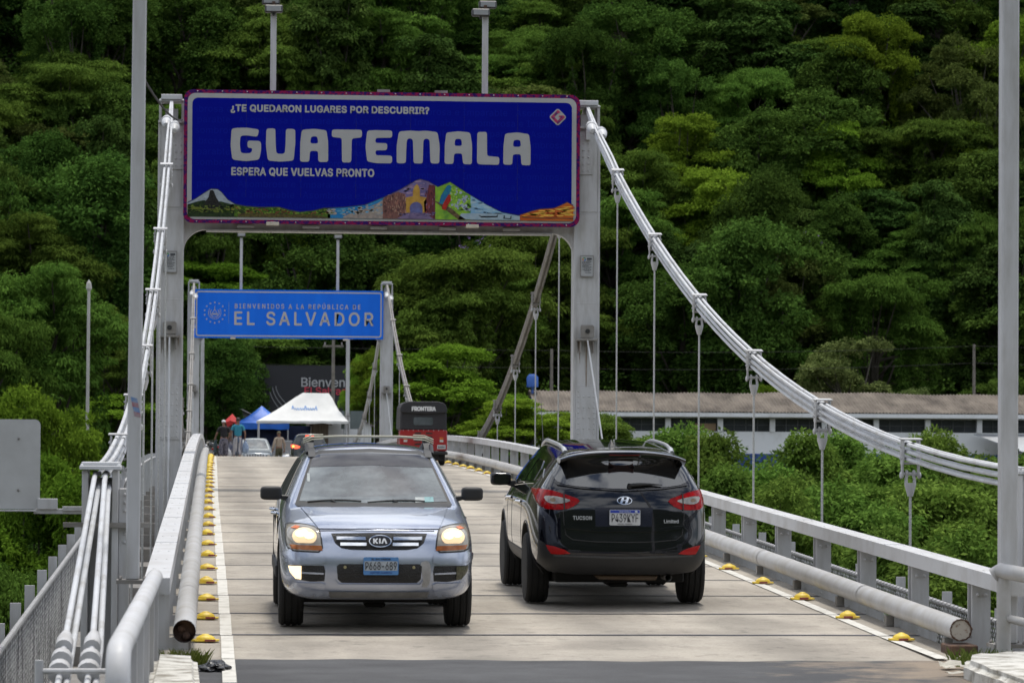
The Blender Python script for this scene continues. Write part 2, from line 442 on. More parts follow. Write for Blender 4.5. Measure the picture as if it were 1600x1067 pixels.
# sand and grit lying on the right end of the asphalt
asph2 = asph.copy(); asph2.name = 'gritty asphalt'; t = asph2.node_tree; bsdf = t.nodes['Principled BSDF']
g = t.nodes.new('ShaderNodeNewGeometry'); sx = t.nodes.new('ShaderNodeSeparateXYZ'); t.links.new(g.outputs['Position'], sx.inputs[0])
ns = t.nodes.new('ShaderNodeTexNoise'); ns.inputs['Scale'].default_value = 1.6; ns.inputs['Detail'].default_value = 9; ns.inputs['Roughness'].default_value = .68; t.links.new(g.outputs['Position'], ns.inputs['Vector'])
m1 = t.nodes.new('ShaderNodeMapRange'); m1.inputs['From Min'].default_value = 3.2; m1.inputs['From Max'].default_value = 6.6; m1.inputs['To Min'].default_value = -.28; m1.inputs['To Max'].default_value = .42; t.links.new(sx.outputs['X'], m1.inputs['Value'])
a1 = t.nodes.new('ShaderNodeMath'); a1.operation = 'ADD'; t.links.new(ns.outputs['Fac'], a1.inputs[0]); t.links.new(m1.outputs[0], a1.inputs[1])
m2 = t.nodes.new('ShaderNodeMapRange'); m2.inputs['From Min'].default_value = .52; m2.inputs['From Max'].default_value = .72; t.links.new(a1.outputs[0], m2.inputs['Value'])
mxn = t.nodes.new('ShaderNodeMixRGB'); mxn.inputs[2].default_value = (.25, .20, .15, 1); old = bsdf.inputs['Base Color'].links[0].from_socket
t.links.new(m2.outputs[0], mxn.inputs[0]); t.links.new(old, mxn.inputs[1]); t.links.new(mxn.outputs[0], bsdf.inputs['Base Color'])
appr.data.materials[0] = asph2

# ---------------------------------------------------------------- guard rails
def guard_rail(X, side, label):
    root = empty('guard_rail', (X, 28, zd(28)), label, 'guard rail', 'box rails along the deck')
    inv = Vector((-X, -28, -zd(28)))
    def part(mb, name, m, **k): o = mb.obj(name, m, root, **k); o.location = inv; return o
    mb = MB(); ys = list(np.arange(27.0, 177.1, 2.5)); hw, ht = .10, .13
    vs = []; fs = []
    fine = []
    for a, b in zip(ys[:-1], ys[1:]): fine += [a, a + 1.25]
    fine.append(ys[-1])
    for y in fine:
        z = zd(y) + .69
        vs += [(X - hw, y, z - ht), (X - hw, y, z), (X + hw, y, z), (X + hw, y, z - ht)]
    for i in range(len(fine) - 1):
        a = 4 * i; b = a + 4
        fs += [(a, b, b + 1, a + 1), (a + 1, b + 1, b + 2, a + 2), (a + 2, b + 2, b + 3, a + 3), (a + 3, b + 3, b, a)]
    fs += [(0, 1, 2, 3), (len(vs) - 1, len(vs) - 2, len(vs) - 3, len(vs) - 4)]
    mb.add(vs, fs)
    # raised bolt heads and the thin seams between rail lengths
    for y in np.arange(28.2, 110, 1.25):
        z = zd(y) + .69
        for dx in (-.045, .045): mb.dome((X + dx, y, z), (.014, .03), .008, 8, 2)
    for y in np.arange(32.2, 120, 5.0):
        z = zd(y) + .69
        mb.box(X - hw - .003, X + hw + .003, y - .012, y + .012, z - .02, z + .004)
    part(mb, 'rail_beam', rail_m)
    d = .0
    for k, y in enumerate(np.arange(28.5, 176, 2.5)):
        z = zd(y); mb = MB()
        s = side
        mb.box(X - .07 - .01, X + .07 + .01, y - .012, y + .012, z - .75, z + .69 - ht - .002)      # face plate
        mb.box(X - .012, X + .012, y + .012, y + .14, z - .75, z + .69 - ht - .002)                  # web
        mb.box(X - .08, X + .08, y + .14, y + .164, z - .75, z + .69 - ht - .002)
        xi = X - s * .08
        mb.box(min(xi, xi - s * .16), max(xi, xi - s * .16), y - .020, y + .006, z - .10, z + .10)   # bolted shelf under the pipe
        xj = X - s * .19; mb.box(min(xj, X + s * .15), max(xj, X + s * .15), y - .034, y - .022, z - .55, z + .02)
        if y < 75:
            for bz in (z - .03, z - .2, z - .32, z + .47):
                for bx in ((-.035, .035) if bz > z + .3 else (-.03, .09)):
                    mb.ball((X + bx, y - .024, bz), .017, 8, 5)
        part(mb, 'post', steel)
    return root
RAIL_L, RAIL_R = -.43, 6.50
guard_rail(RAIL_L, -1, 'grey box guard rail along the left edge of the deck')
guard_rail(RAIL_R, 1, 'grey box guard rail on posts along the right edge of the deck')

def pipe_barrier(X, y0, label, side):
    root = empty('pipe_barrier', (X, y0, zd(y0)), label, 'pipe barrier', 'pipe barriers along the roadway'); inv = Vector((-X, -y0, -zd(y0)))
    mb = MB(); ys = list(np.arange(y0, 175, 2.0)); r = .094
    mb.tube([(X, y, zd(y) + .20) for y in ys], r, 20, caps=False)
    for y in np.arange(y0 + 4.2, 120, 6.0):
        mb.tube([(X, y - .02, zd(y) + .20), (X, y + .02, zd(y) + .20)], r + .006, 20, caps=False)
    o = mb.obj('pipe', pipe_m, root, smooth=True); o.location = inv
    mb = MB()
    if side > 0:
        mb.tube([(X, y0 + .012, zd(y0) + .2), (X, y0 + .03, zd(y0) + .2)], r - .004, 20)
        o = mb.obj('end_cap', mat('rust flecked cap', (.52, .48, .42), .8, 0, .2, 26, .2, col2=(.20, .10, .05), thr=(.30, .44)), root); o.location = inv
        mb = MB()
        rg = random.Random(6); ring = []
        for j in range(37):
            a = 2 * math.pi * j / 36; rr = r - .006 + rg.uniform(-.004, .004); ring.append((X + rr * math.cos(a), y0 + .008, zd(y0) + .2 + rr * math.sin(a)))
        mb.tube(ring, [rg.uniform(.004, .011) for _ in ring], 6, caps=False)
        o = mb.obj('rust_ring', rust, root); o.location = inv
    else:
        mb.tube([(X, y0 + .09, zd(y0) + .2), (X, y0 + .11, zd(y0) + .2)], r - .004, 20); mb.ball((X + .02, y0 + .07, zd(y0) + .16), (.04, .03, .035), 8, 6); mb.ball((X - .03, y0 + .08, zd(y0) + .22), (.035, .02, .03), 8, 6)
        mb.tube([(X, y0 - .001, zd(y0) + .2), (X, y0 + .25, zd(y0) + .2)], r - .008, 20, caps=False)
        o = mb.obj('rusty_bore', rust, root); o.location = inv
    for y in np.arange(28.5, 174, 2.5):
        if y < y0: continue
        mb = MB(); xa, xb = (X, RAIL_R - .085) if side > 0 else (RAIL_L + .085, X)
        mb.box(xa - .05, xb + (.05 if side < 0 else 0), y + .02, y + .12, zd(y) + .01, zd(y) + .1)
        o = mb.obj('bracket', steel_d, root); o.location = inv
    return root
pipe_barrier(-.22, 27.9, 'grey steel pipe barrier with an open rusty end beside the left white line', -1)
pipe_barrier(6.24, 28.1, 'thick grey steel pipe barrier with a capped rusty end along the right side', 1)
# rusty stub under the right pipe end
mb = MB(); mb.box(6.12, 6.36, 27.98, 28.35, zd(28) - .06, zd(28) + .085)
o = mb.obj('rusty_support_block', rust, bevel=.01); tag(o, 'rusty steel block under the capped end of the right pipe', 'support block')

# ---------------------------------------------------------------- yellow humps with a reflector
def hump(first=[None]):
    if first[0] is None:
        root = empty('road_hump')
        mb = MB(); mb.dome((0, 0, .012), (.092, .08), .052, 16, 5)
        mb.dome((0, 0, .040), (.052, .047), .032, 12, 3)
        mb.prism(chaikin([(-.125, -.09), (.125, -.09), (.125, .09), (-.125, .09)], 1), .0, .014, 'Z')
        mb.obj('dome', yel, root, smooth=True)
        mb = MB(); mb.box(.005, .10, -.105, -.088, .004, .022)
        mb.obj('reflector', redm, root)
        first[0] = root; return root
    return copy_tree(first[0])
rr = random.Random(8)
for side, X, name, n in ((0, -.045, 'left', 34), (1, 5.99, 'right', 26)):
    for k in range(n):
        y = (29.2 if side == 0 else 29.4) + 2.5 * k
        h_ = hump(); h_.location = (X + rr.uniform(-.012, .012) - (.03 * min(1, k / 12) if side == 0 else 0), y + rr.uniform(-.05, .05), zd(y) + .012)
        h_.rotation_euler = (math.atan2(zd(y + 1) - zd(y), 1), 0, rr.uniform(-.12, .12)); s_ = rr.uniform(.86, .98); h_.scale = (s_, s_, rr.uniform(.85, 1.1))
        if k == 0: lab = 'yellow dome hump nearest the camera on the %s white edge line' % name
        else: lab = '%s yellow dome hump from the near end of the %s white edge line' % (ORD[k], name)
        tag(h_, lab, 'road hump', 'yellow humps along the %s edge line' % name)
        for c in h_.children:
            if c.name.startswith('reflector') and side == 1: c.location.x = -.06

# ---------------------------------------------------------------- main cables with clamps and hangers
def splay(X, y): return (-.11 if X < 3 else .09) * min(1, max(0, (64 - y) / 30))
def main_cable(X, label):
    root = empty('suspension_cable', (X, Y1, 6.3), label, 'bridge cable', 'main cables of the bridge'); inv = Vector((-X, -Y1, -6.3))
    def part(mb, name, m, par=None, **k):
        o = mb.obj(name, m, par or root, **k)
        if par is None: o.location = inv
        return o
    ysn = list(np.linspace(29.4, Y1, 28)); ysm = list(np.linspace(Y1, Y2, 40)); ysf = list(np.linspace(Y2, 178, 20))
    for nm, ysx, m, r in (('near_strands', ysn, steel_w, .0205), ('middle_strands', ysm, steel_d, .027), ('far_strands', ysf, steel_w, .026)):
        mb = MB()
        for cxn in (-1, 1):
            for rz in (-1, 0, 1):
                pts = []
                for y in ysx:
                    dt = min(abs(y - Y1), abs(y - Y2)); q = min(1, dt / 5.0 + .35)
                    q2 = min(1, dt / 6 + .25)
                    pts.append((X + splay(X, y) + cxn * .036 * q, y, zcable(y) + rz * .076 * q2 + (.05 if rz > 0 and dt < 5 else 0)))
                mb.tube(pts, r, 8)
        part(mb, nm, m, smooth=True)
    for y in list(np.arange(34.5, 62, 5)) + list(np.arange(69.5, 136, 5)) + list(np.arange(144.5, 172, 5)):
        z = zcable(y); far = y > 100
        sl = (zcable(y + .3) - zcable(y - .3)) / .6; a = math.atan(sl)
        if z - .5 < zd(y) - .1 and Y1 < y < Y2: hz = None
        else: hz = z
        hg = empty('hanger'); hg.parent = root; hg.location = (splay(X, y), y - Y1, z - 6.3); hg.scale = (.84, .84, .78)
        mb = MB()
        for s in (-1, 1):
            mb.box(s * .098 - .012, s * .098 + .012, -.075, .075, -.17, .155)
            mb.cbox((s * .113, 0, -.02), (.018, .11, .06))
            for bz in (-.09, .06):
                for by in (-.04, .04): mb.ball((s * .116, by, bz), .017, 7, 4)
        mb.box(-.132, .132, -.085, .085, .155, .178)
        mb.box(-.086, .086, -.05, .05, -.165, -.14)
        vs = mb.v; ca, sa = math.cos(a), math.sin(a)
        mb.v = [(p[0], p[1] * ca - p[2] * sa * .8, p[2] * (1) + p[1] * sa) for p in vs]
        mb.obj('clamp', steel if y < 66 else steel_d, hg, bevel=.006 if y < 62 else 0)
        mb = MB()
        for s in (-1, 1):
            mb.cbox((s * .10, 0, -.235), (.022, .07, .2)); mb.ball((s * .112, 0, -.31), (.024, .05, .05), 10, 6)
            mb.tube([(s * .036, 0, -.27), (s * .052, 0, -.36), (s * .05, 0, -.43)], .02, 8)
            mb.ball((s * .045, 0, -.28), (.022, .045, .045), 10, 6)
        mb.tube([(-.125, 0, -.29), (.125, 0, -.29)], .022, 10)
        mb.tube([(0, 0, -.41), (0, 0, -.45), (0, 0, -.585)], [.075, .07, .034], 14)
        if hz is not None or True:
            if z - .55 > zd(y) - 1.0: mb.obj('socket', steel, hg, smooth=True)
        if z - .58 > zd(y) - .9:
            mb = MB(); mb.tube([(0, 0, -.57), (0, 0, (zd(y) - 1.0 - z) / .78)], .0165, 8)
            mb.obj('rope', wire_rope, hg, smooth=True)
    # knotted sockets below the tower tops
    for yt, sg in ((Y1, -1), (Y2, -1), (Y2, 1)):
        mb = MB()
        for cxn, off in ((-1, 1.55), (1, 1.95)):
            y = yt + sg * off; z = zcable(y) + .06; x = X + cxn * .075
            up = Vector((0, -sg, (zcable(y - sg * .2) - zcable(y + sg * .2)) / .4)).normalized()
            c = Vector((x, y, z))
            mb.tube([c - up * .26, c - up * .18, c - up * .05, c + up * .06], [.042, .078, .096, .07], 14)
            for q in range(3):
                cc = c + up * (.05 + .065 * q); uu = up.cross(Vector((1, 0, 0))).normalized()
                ring = [cc + (Vector((1, 0, 0)) * math.cos(aa) + uu * math.sin(aa)) * (.084 - .012 * q) + up * .035 * math.sin(aa + q) for aa in np.linspace(0, 2 * math.pi, 15)]
                mb.tube(ring, .021, 7)
        part(mb, 'knotted_socket', steel_w, smooth=True)
    return root
wire_rope = mat('twisted wire rope', (.60, .60, .59), .5, .2, .25, 30, 0, col2=(.36, .36, .35), stretch=(1, 1, 2.6))
main_cable(XL, 'white suspension cable sweeping over the two left tower posts')
main_cable(XR, 'white suspension cable of the right side, sagging behind the black car')

def saddle(XS, lab):
    # saddle post of the left cable at the abutment, with its back stay rods
    root = empty('cable_saddle', (XS, 29.4, zd(27.3)), lab, 'cable saddle', 'saddle posts at the near abutment'); inv = -root.location
    mb = MB()
    mb.box(XS - .165, XS - .11, 29.25, 29.6, -2.0, -.275); mb.box(XS + .09, XS + .145, 29.25, 29.6, -2.0, -.275)
    mb.box(XS - .11, XS + .09, 29.56, 29.60, -2.0, -.34)
    mb.box(XS + .147, XS + .24, 29.3, 29.5, -2.0, -.43)
    for z in (-.75, -.48):
        for q in range(3): mb.ball((XS + .20, 29.29, z - .07 * q), .014, 7, 4)
    o = mb.obj('post', steel, root, bevel=.006); o.location = inv
    mb = MB(); mb.box(XS - .185, XS + .165, 29.18, 29.66, -.27, -.235); mb.box(XS - .17, XS + .15, 29.22, 29.62, -.235, -.205)
    for s in (-1, 1):
        for yy in (29.22, 29.35, 29.48, 29.6): mb.ball((XS - .01 + s * .155, yy, -.235), .017, 8, 4)
    o = mb.obj('cap', steel_w, root, bevel=.006); o.location = inv
    mb = MB(); mb2 = MB()
    for x0, x1 in ((-.055, -.027), (.035, .158)):
        for kz in (0, 1):
            x = XS + x0 + .03 * kz; xe = XS + x1 + (.05 if kz else 0)
            mb.tube([(x, 29.4, -.30 - .1 * kz), (x, 29.0, -.36 - .12 * kz), (xe, 22.9, -1.36 - .05 * kz), (xe, 20.6, -1.86)], .022, 10)
        xe = XS + x1
        for q0, q1, r_ in ((23.1, 22.75, .058), (22.6, 22.4, .070), (22.3, 22.1, .074)):
            zf = lambda yy: -1.36 + (yy - 22.9) * .19
            mb2.tube([(xe, q0, zf(q0)), (xe, (q0 + q1) / 2, zf((q0 + q1) / 2)), (xe, q1, zf(q1))], [r_ * .62, r_, r_], 14)
    o = mb.obj('stay_rod', steel_w, root, smooth=True); o.location = inv
    mb2.tube([(XS - .15, 22.0, -1.49), (XS + .30, 22.0, -1.49)], .018, 8)
    mb2.tube([(XS - .15, 22.0, -1.42), (XS - .15, 22.0, -1.95)], .028, 10)
    o = mb2.obj('anchor_socket', steel, root, smooth=True); o.location = inv
    if XS < 3:
        mb = MB(); mb.box(XS - .32, XS + .42, 29.22, 29.3, -.76, -.72)
        o = mb.obj('cross_bar', steel_d, root); o.location = inv
XS = XL - .115
saddle(XS, 'grey saddle post with a flat bolted cap carrying the left cable rods')
saddle(XR + .16, 'grey saddle post of the right cable beyond the right light pole')

# low mesh fences of the service walkways
def mesh_fence(X, out, ymax, label):
    root = empty('mesh_fence', (X, 30, zd(30)), label, 'mesh fence', 'mesh fences of the service walkways'); inv = Vector((-X, -30, -zd(30)))
    def zt(y): return (zd(y) if y > 27.3 else zd(27.3) - .012 * (27.3 - y) ** 1.0) - (.02 if out < 0 else .16)
    ys0 = 23.6 if out < 0 else 28.6
    mb = MB()
    pts = [(X, y, zt(y)) for y in np.arange(ys0, ymax, 1.2)]
    if out < 0: pts = [(X - .25, ys0 - .25, zt(ys0) - .03), (X - .08, ys0 - .1, zt(ys0) - .01)] + pts
    mb.tube(pts, .026, 8)
    for y in np.arange(ys0, min(60, ymax), .18): mb.tube([(X, y, zt(y)), (X, y + .05, zt(y))], .034, 7, caps=False)
    o = mb.obj('top_pipe', steel, root, smooth=True); o.location = inv
    mb = MB(); H = 1.05; st = .088
    def wire(y0, z0, y1, z1):
        mb.tube([(X, y0, zt(y0) + z0), (X, y1, zt(y1) + z1)], .0058, 3, caps=False)
    yy = ys0
    while yy < min(ymax, 75):
        wire(yy, 0, yy + H, -H); wire(yy, -H, yy + H, 0)
        yy += st if yy < 50 else st * 1.6
    o = mb.obj('wire_mesh', wire_m, root); o.location = inv
    for y in np.arange(30.1 if out < 0 else ys0 + .4, ymax, 2.5):
        mb = MB(); xo = X + out * .10
        mb.box(xo - .05, xo + .05, y - .03, y + .03, zt(y) - H - .1, zt(y) + .11)
        o = mb.obj('post', steel, root); o.location = inv
    return root
mesh_fence(-1.75, -1, 110, 'chain link fence with a pipe on top outside the left cable')
mesh_fence(7.85, 1, 110, 'chain link fence with a pipe on top below the right guard rail')
for X0, X1, nm in ((-1.78, -.9, 'left'), (7.1, 7.88, 'right')):
    mb = MB()
    for y in np.arange(28, 176, 4.0):
        a, b = zd(y) - 1.12, zd(y + 4) - 1.12
        mb.add([(X0, y, a), (X1, y, a), (X1, y + 4, b), (X0, y + 4, b), (X0, y, a - .06), (X1, y, a - .06), (X1, y + 4, b - .06), (X0, y + 4, b - .06)],
               [(0, 1, 2, 3), (7, 6, 5, 4), (0, 4, 5, 1), (1, 5, 6, 2), (2, 6, 7, 3), (3, 7, 4, 0)])
    mb.obj('service_walkway', steel_d, kind='structure')

# ---------------------------------------------------------------- portals
def portal(Y, label, near):
    root = empty('bridge_portal', (3.1, Y, zd(Y)), label, 'bridge portal', 'portals of the suspension bridge'); inv = -root.location
    def part(mb, name, m, par=None, **k):
        o = mb.obj(name, m, par or root, **k)
        if par is None: o.location = inv
        return o
    zb = zd(Y) - 3.2
    for X, s in ((XL, 1), (XR, -1)):
        mb = MB(); hw = .225
        mb.box(X - hw + .012, X + hw - .012, Y - .22, Y + .22, zb, 5.92)
        for e in (-1, 1):                                   # edge angles
            mb.box(X + e * hw - .022, X + e * hw + .022, Y - .236, Y + .236, zb, 5.90)
        for z in (4.3, 2.6, 1.05) if near else (4.3, 1.2):
            mb.box(X - hw + .022, X + hw - .022, Y - .2235, Y - .219, z - .008, z + .008)
        mb.box(X - hw + .03, X + hw - .03, Y - .232, Y - .219, 4.34, 5.88)
        ps = part(mb, 'post', steel, bevel=.004)
        mb = MB()                                            # riveted splice plate
        zt_, zl = 1.02, -.02
        mb.box(X - hw + .026, X + hw - .026, Y - .240, Y - .219, zl, zt_)
        if near:
            for q in range(10):
                for xx in (-.15, -.05, .06, .15):
                    if abs(xx) < .1 and q % 2: continue
                    mb.ball((X + xx, Y - .243, zl + .05 + q * .101), .016, 7, 4)
        part(mb, 'splice_plate', steel)
        # top: ledge, cheeks and saddle cap
        mb = MB()
        mb.box(X - .25, X + .25, Y - .30, Y + .30, 5.92, 5.96)
        mb.box(X - .235, X - .185, Y - .24, Y + .24, 5.96, 6.33); mb.box(X + .185, X + .235, Y - .24, Y + .24, 5.96, 6.33)
        mb.box(X - .12, X + .12, Y - .12, Y + .12, 5.96, 6.20)
        mb.box(X - .04, X + .04, Y - .34, Y - .24, 5.70, 6.0)
        part(mb, 'saddle', steel, bevel=.006)
        mb = MB(); mb.box(X - .24, X + .24, Y - .27, Y + .27, 6.33, 6.36)
        mb.box(X - .195, X + .195, Y - .31, Y + .31, 6.36, 6.455)
        for e in (-1, 1):
            for yy in (-.2, 0, .2): mb.ball((X + e * .215, Y + yy, 6.365), .018, 7, 4)
        part(mb, 'saddle_cap', steel_w, bevel=.008)
        # gusset plate to the cross beam
        mb = MB(); gx0, gx1 = sorted((X - s * .10, X + s * .45))
        mb.box(gx0, gx1, Y - .252, Y - .232, 5.05, 5.86)
        if near:
            for q in range(6):
                for xx in (-.02, .08, .18): mb.ball((X + s * xx, Y - .256, 5.12 + q * .13), .016, 7, 4)
        part(mb, 'gusset_plate', steel)
        # anchor box with a tie rod
        ax = X + (.0 if s > 0 else .0)
        mb = MB(); mb.box(X - .11, X + .11, Y - .42, Y - .242, 1.93, 2.19)
        mb.box(X - .2, X + .2, Y - .46, Y - .242, 1.89, 1.93)
        mb.box(X - .13, X - .11, Y - .40, Y - .242, 1.66, 1.89); mb.box(X + .11, X + .13, Y - .40, Y - .242, 1.66, 1.89)
        mb.box(X - .13, X + .13, Y - .43, Y - .41, 1.95, 2.17)
        part(mb, 'anchor_box', steel_d, bevel=.004)
        mb = MB(); mb.tube([(X, Y - .425, 2.07), (X, Y - .45, 2.07)], .045, 12); part(mb, 'bolt', dark_m)
        mb = MB()
        ex = X + (.30 if s < 0 else .01); ey = Y - (2.0 if s < 0 else 1.2)
        mb.tube([(X, Y - .44, 1.90), (ex, ey, zd(Y) - .3)], .017, 8)
        part(mb, 'tie_rod', steel_w)
        if near:
            rs = MB(); rg = random.Random(int(X * 10))
            for q in range(9):
                xx = X + rg.uniform(-.17, .17); l = rg.uniform(.08, .42); w_ = rg.uniform(.004, .012); rs.prism([(xx - w_, 1.885), (xx + w_, 1.885), (xx + w_ * .3, 1.885 - l), (xx - w_ * .3, 1.885 - l)], Y - .2275, Y - .2205, 'Y')
            rs.prism([(X - .015, 1.89), (X + .015, 1.89), (X + .006, .9), (X - .006, .9)], Y - .2275, Y - .2205, 'Y')
            part(rs, 'rust_streaks', mat('rust stain', (.20, .14, .10), .9, 0, .2, 12, col2=(.30, .26, .22)))
            pl = MB(); pl.box(X - .115, X + .115, Y - .262, Y - .238, 3.12, 3.5)
            pq = part(pl, 'plaque', mat('plaque face', (.44, .45, .46), .5, 0, .1, 6)); 
            pf = MB(); px0, px1, pz0, pz1 = X - .115, X + .115, 3.12, 3.5
            pf.box(px0 - .012, px0, Y - .27, Y - .24, pz0 - .012, pz1 + .012); pf.box(px1, px1 + .012, Y - .27, Y - .24, pz0 - .012, pz1 + .012)
            pf.box(px0, px1, Y - .27, Y - .24, pz0 - .012, pz0); pf.box(px0, px1, Y - .27, Y - .24, pz1, pz1 + .012)
            o = pf.obj('frame', steel_d, root); o.location = inv
            pk = MB()
            for q, (zz_, w0, w1) in enumerate(((3.385, -.09, .09), (3.362, -.09, .06), (3.335, -.08, .085), (3.31, -.09, .03), (3.285, -.085, .09), (3.26, -.06, .06), (3.235, -.08, .08), (3.21, -.05, .05), (3.175, -.03, .08))):
                xx = w0
                while xx < w1:
                    l = .012 + .02 * ((q * 7 + int(xx * 1000)) % 5) / 5; pk.box(X + xx, X + min(xx + l, w1), Y - .266, Y - .263, zz_, zz_ + .011); xx += l + .007
            pk.box(X - .0, X + .09, Y - .266, Y - .263, 3.43, 3.465); pk.box(X + .0, X + .07, Y - .266, Y - .263, 3.41, 3.42)
            o = pk.obj('lettering', mat('plaque print', (.05, .05, .06), .6, 0, 0), root); o.location = inv
            pm = MB()
            for a0, ci in ((20, 0), (140, 1), (260, 2)):
                pm.cur = ci
                arc = [(X - .055 + .034 * math.cos(R(a0 + a)), 3.44 + .034 * math.sin(R(a0 + a))) for a in range(0, 111, 18)] + [(X - .055 + .016 * math.cos(R(a0 + a)), 3.44 + .016 * math.sin(R(a0 + a))) for a in range(110, -1, -18)]
                pm.prism(arc, Y - .266, Y - .263, 'Y')
            o = pm.obj('emblem', [mat('mark green', (.05, .3, .08), .5, 0, 0), mat('mark orange', (.6, .2, .03), .5, 0, 0), mat('mark blue', (.03, .15, .5), .5, 0, 0)], root); o.location = inv
    xa, xb = XL + .245, XR - .245; rad = .42
    zt_, zl = 5.62, (3.93 if near else 4.16)
    pts = [(xa, zt_), (xb, zt_), (xb, zl - rad)]
    pts += [(xb - rad + rad * math.cos(R(a)), zl - rad + rad * math.sin(R(a))) for a in range(0, 91, 10)]
    pts += [(xa + rad - rad * math.sin(R(a)), zl - rad + rad * math.cos(R(a))) for a in range(0, 91, 10)]
    out = []
    for p in pts:
        if not out or (abs(p[0] - out[-1][0]) + abs(p[1] - out[-1][1])) > 1e-4: out.append(p)
    mb = MB(); mb.prism(out, Y - .12, Y + .12, 'Y')
    mb.box(xa + rad, xb - rad, Y - .20, Y + .2, zl - .03, zl + .002)
    part(mb, 'cross_beam', steel)
    return root
portal(Y1, 'grey steel bridge portal holding the dark blue sign', True)
portal(Y2, 'farther grey steel bridge portal holding the light blue sign', False)

# floodlight masts on top of the portals and strip lights below the signs
fl_m = mat('lamp housing', (.05, .05, .05), .5, 0, .1, 8); lens_m = mat('lamp glass', (.35, .36, .37), .12, 0, .05, 8)
def flood_mast(X, Y, ztop, label, heads):
    root = empty('floodlight_mast', (X, Y, 5.6), label, 'floodlight', 'floodlights above the border signs')
    mb = MB(); mb.box(-.055, .055, -.055, .055, 0, ztop - 5.6); mb.obj('mast', steel, root, bevel=.006)
    mb = MB(); mb.box(-.03, .03, -.03, .03, ztop - 5.6, ztop - 5.6 + .14); mb.obj('swivel', rust, root)
    for dx, dz, dy in heads:
        h_ = MB(); h_.box(dx - .17, dx + .17, dy - .10, dy + .10, ztop - 5.6 + dz - .07, ztop - 5.6 + dz + .07)
        h_.box(dx - .03, dx + .03, dy - .02, dy + .02, ztop - 5.6 + dz - .13, ztop - 5.6 + dz - .07)
        ho = h_.obj('lamp_head', fl_m, root, bevel=.02)
        g_ = MB(); g_.box(dx - .14, dx + .14, dy - .112, dy - .102, ztop - 5.6 + dz - .05, ztop - 5.6 + dz + .05); g_.obj('lamp_glass', lens_m, ho)
    return root
flood_mast(hit(427, 100, 64.6).x, 64.62, hit(427, 14, 64.6).z, 'floodlight mast above the dark blue sign, over the word LUGARES', ((0.0, -.02, -.12), (-.05, .16, .1)))
flood_mast(hit(758, 100, 64.6).x, 64.62, hit(758, 20, 64.6).z, 'floodlight mast above the dark blue sign, nearest its diamond mark', ((-.1, -.02, -.12), (.05, .16, .1)))
flood_mast(hit(377, 400, 139.6).x, 139.62, hit(377, 372, 139.6).z, 'floodlight mast above the crest end of the light blue sign', ((0, .12, -.1),))
flood_mast(hit(528, 400, 139.6).x, 139.62, hit(528, 375, 139.6).z, 'floodlight mast above the light blue sign, over the word SALVADOR', ((0, .12, -.1), ))

pw = hit(285, 187, 64.2)
mb = MB(); a_ = Vector((-.64, 26.9, 2.95)); b_ = Vector((pw.x, 64.25, pw.z)); mb.tube([a_.lerp(b_, t_) - Vector((0, 0, .35 * 4 * t_ * (1 - t_) * .4)) for t_ in np.linspace(0, 1, 14)], .014, 6)
tag(mb.obj('overhead_wire', dark_m), 'thin black wire running from the left light pole to the top of the near portal', 'wire')
# ================================================================ border signs
def round_poly(pts, r):
    out = []; n = len(pts)
    for i in range(n):
        p, a, b = Vector(pts[i]), Vector(pts[i - 1]), Vector(pts[(i + 1) % n])
        u, v = (a - p), (b - p); ru = min(r, u.length * .45); rv = min(r, v.length * .45)
        s, e = p + u.normalized() * ru, p + v.normalized() * rv
        for k in range(4):
            q = k / 3; out.append(tuple(s * (1 - q) ** 2 + p * 2 * q * (1 - q) + e * q * q))
    return out

def loops_mesh(loops, th=.004):
    """flat plate from closed loops in (x, z); inner loops become holes; front faces -Y at y=-th, back at 0"""
    cu = bpy.data.curves.new('plate', 'CURVE'); cu.dimensions = '2D'; cu.fill_mode = 'BOTH'; cu.extrude = th / 2
    for lp in loops:
        sp = cu.splines.new('POLY'); sp.points.add(len(lp) - 1); sp.use_cyclic_u = True
        for p, q in zip(sp.points, lp): p.co = (q[0], q[1], 0, 1)
    o = bpy.data.objects.new('plate', cu); COL.objects.link(o)
    dg = bpy.context.evaluated_depsgraph_get(); dg.update()
    me = bpy.data.meshes.new_from_object(o.evaluated_get(dg), depsgraph=dg)
    bpy.data.objects.remove(o); bpy.data.curves.remove(cu)
    n = len(me.vertices); co = np.empty(n * 3); me.vertices.foreach_get('co', co); co = co.reshape(-1, 3)
    me.vertices.foreach_set('co', np.stack([co[:, 0], -co[:, 2] - th / 2, co[:, 1]], 1).ravel()); me.update(); me.materials.clear()
    return me

letter_w = mat('reflective lettering', (.42, .42, .425), .6, 0, .05, 3, col2=(.38, .38, .38), spec=.2)
YS = 64.02
blue_d = mat('dark blue sign sheet', (.002, .006, .275), .7, 0, .05, 1.2, col2=(.002, .005, .24), spec=.05)
blue_f = mat('faint blue print', (.004, .012, .30), .7, 0, 0, spec=.05)
bord = mat('purple woven border', (.24, .010, .07), .6, 0, .1, 20, col2=(.035, .008, .11), thr=(.47, .52), spec=.1)
navy = mat('navy outline', (.005, .008, .10), .4, 0, 0)
def SG(px, py): p = hit(px, py, YS); return (p.x, p.z)
root = empty('border_sign', (3.17, YS + .1, 5.3), 'dark blue sign reading GUATEMALA with a strip of small pictures', 'border sign', 'border signs on the portals')
inv = -root.location
def sp(me, name, m, y, mats=None):
    o = mesh_obj(name, me, root, mats or m); o.location = (inv.x, inv.y + y, inv.z); return o
def zl(px, py): return SG(px, py)[1]
x0, x1 = SG(287, 240)[0], SG(906, 250)[0]
z1 = (zl(288, 138.5) + zl(905, 150)) / 2; z0 = (zl(288, 347) + zl(905, 356)) / 2
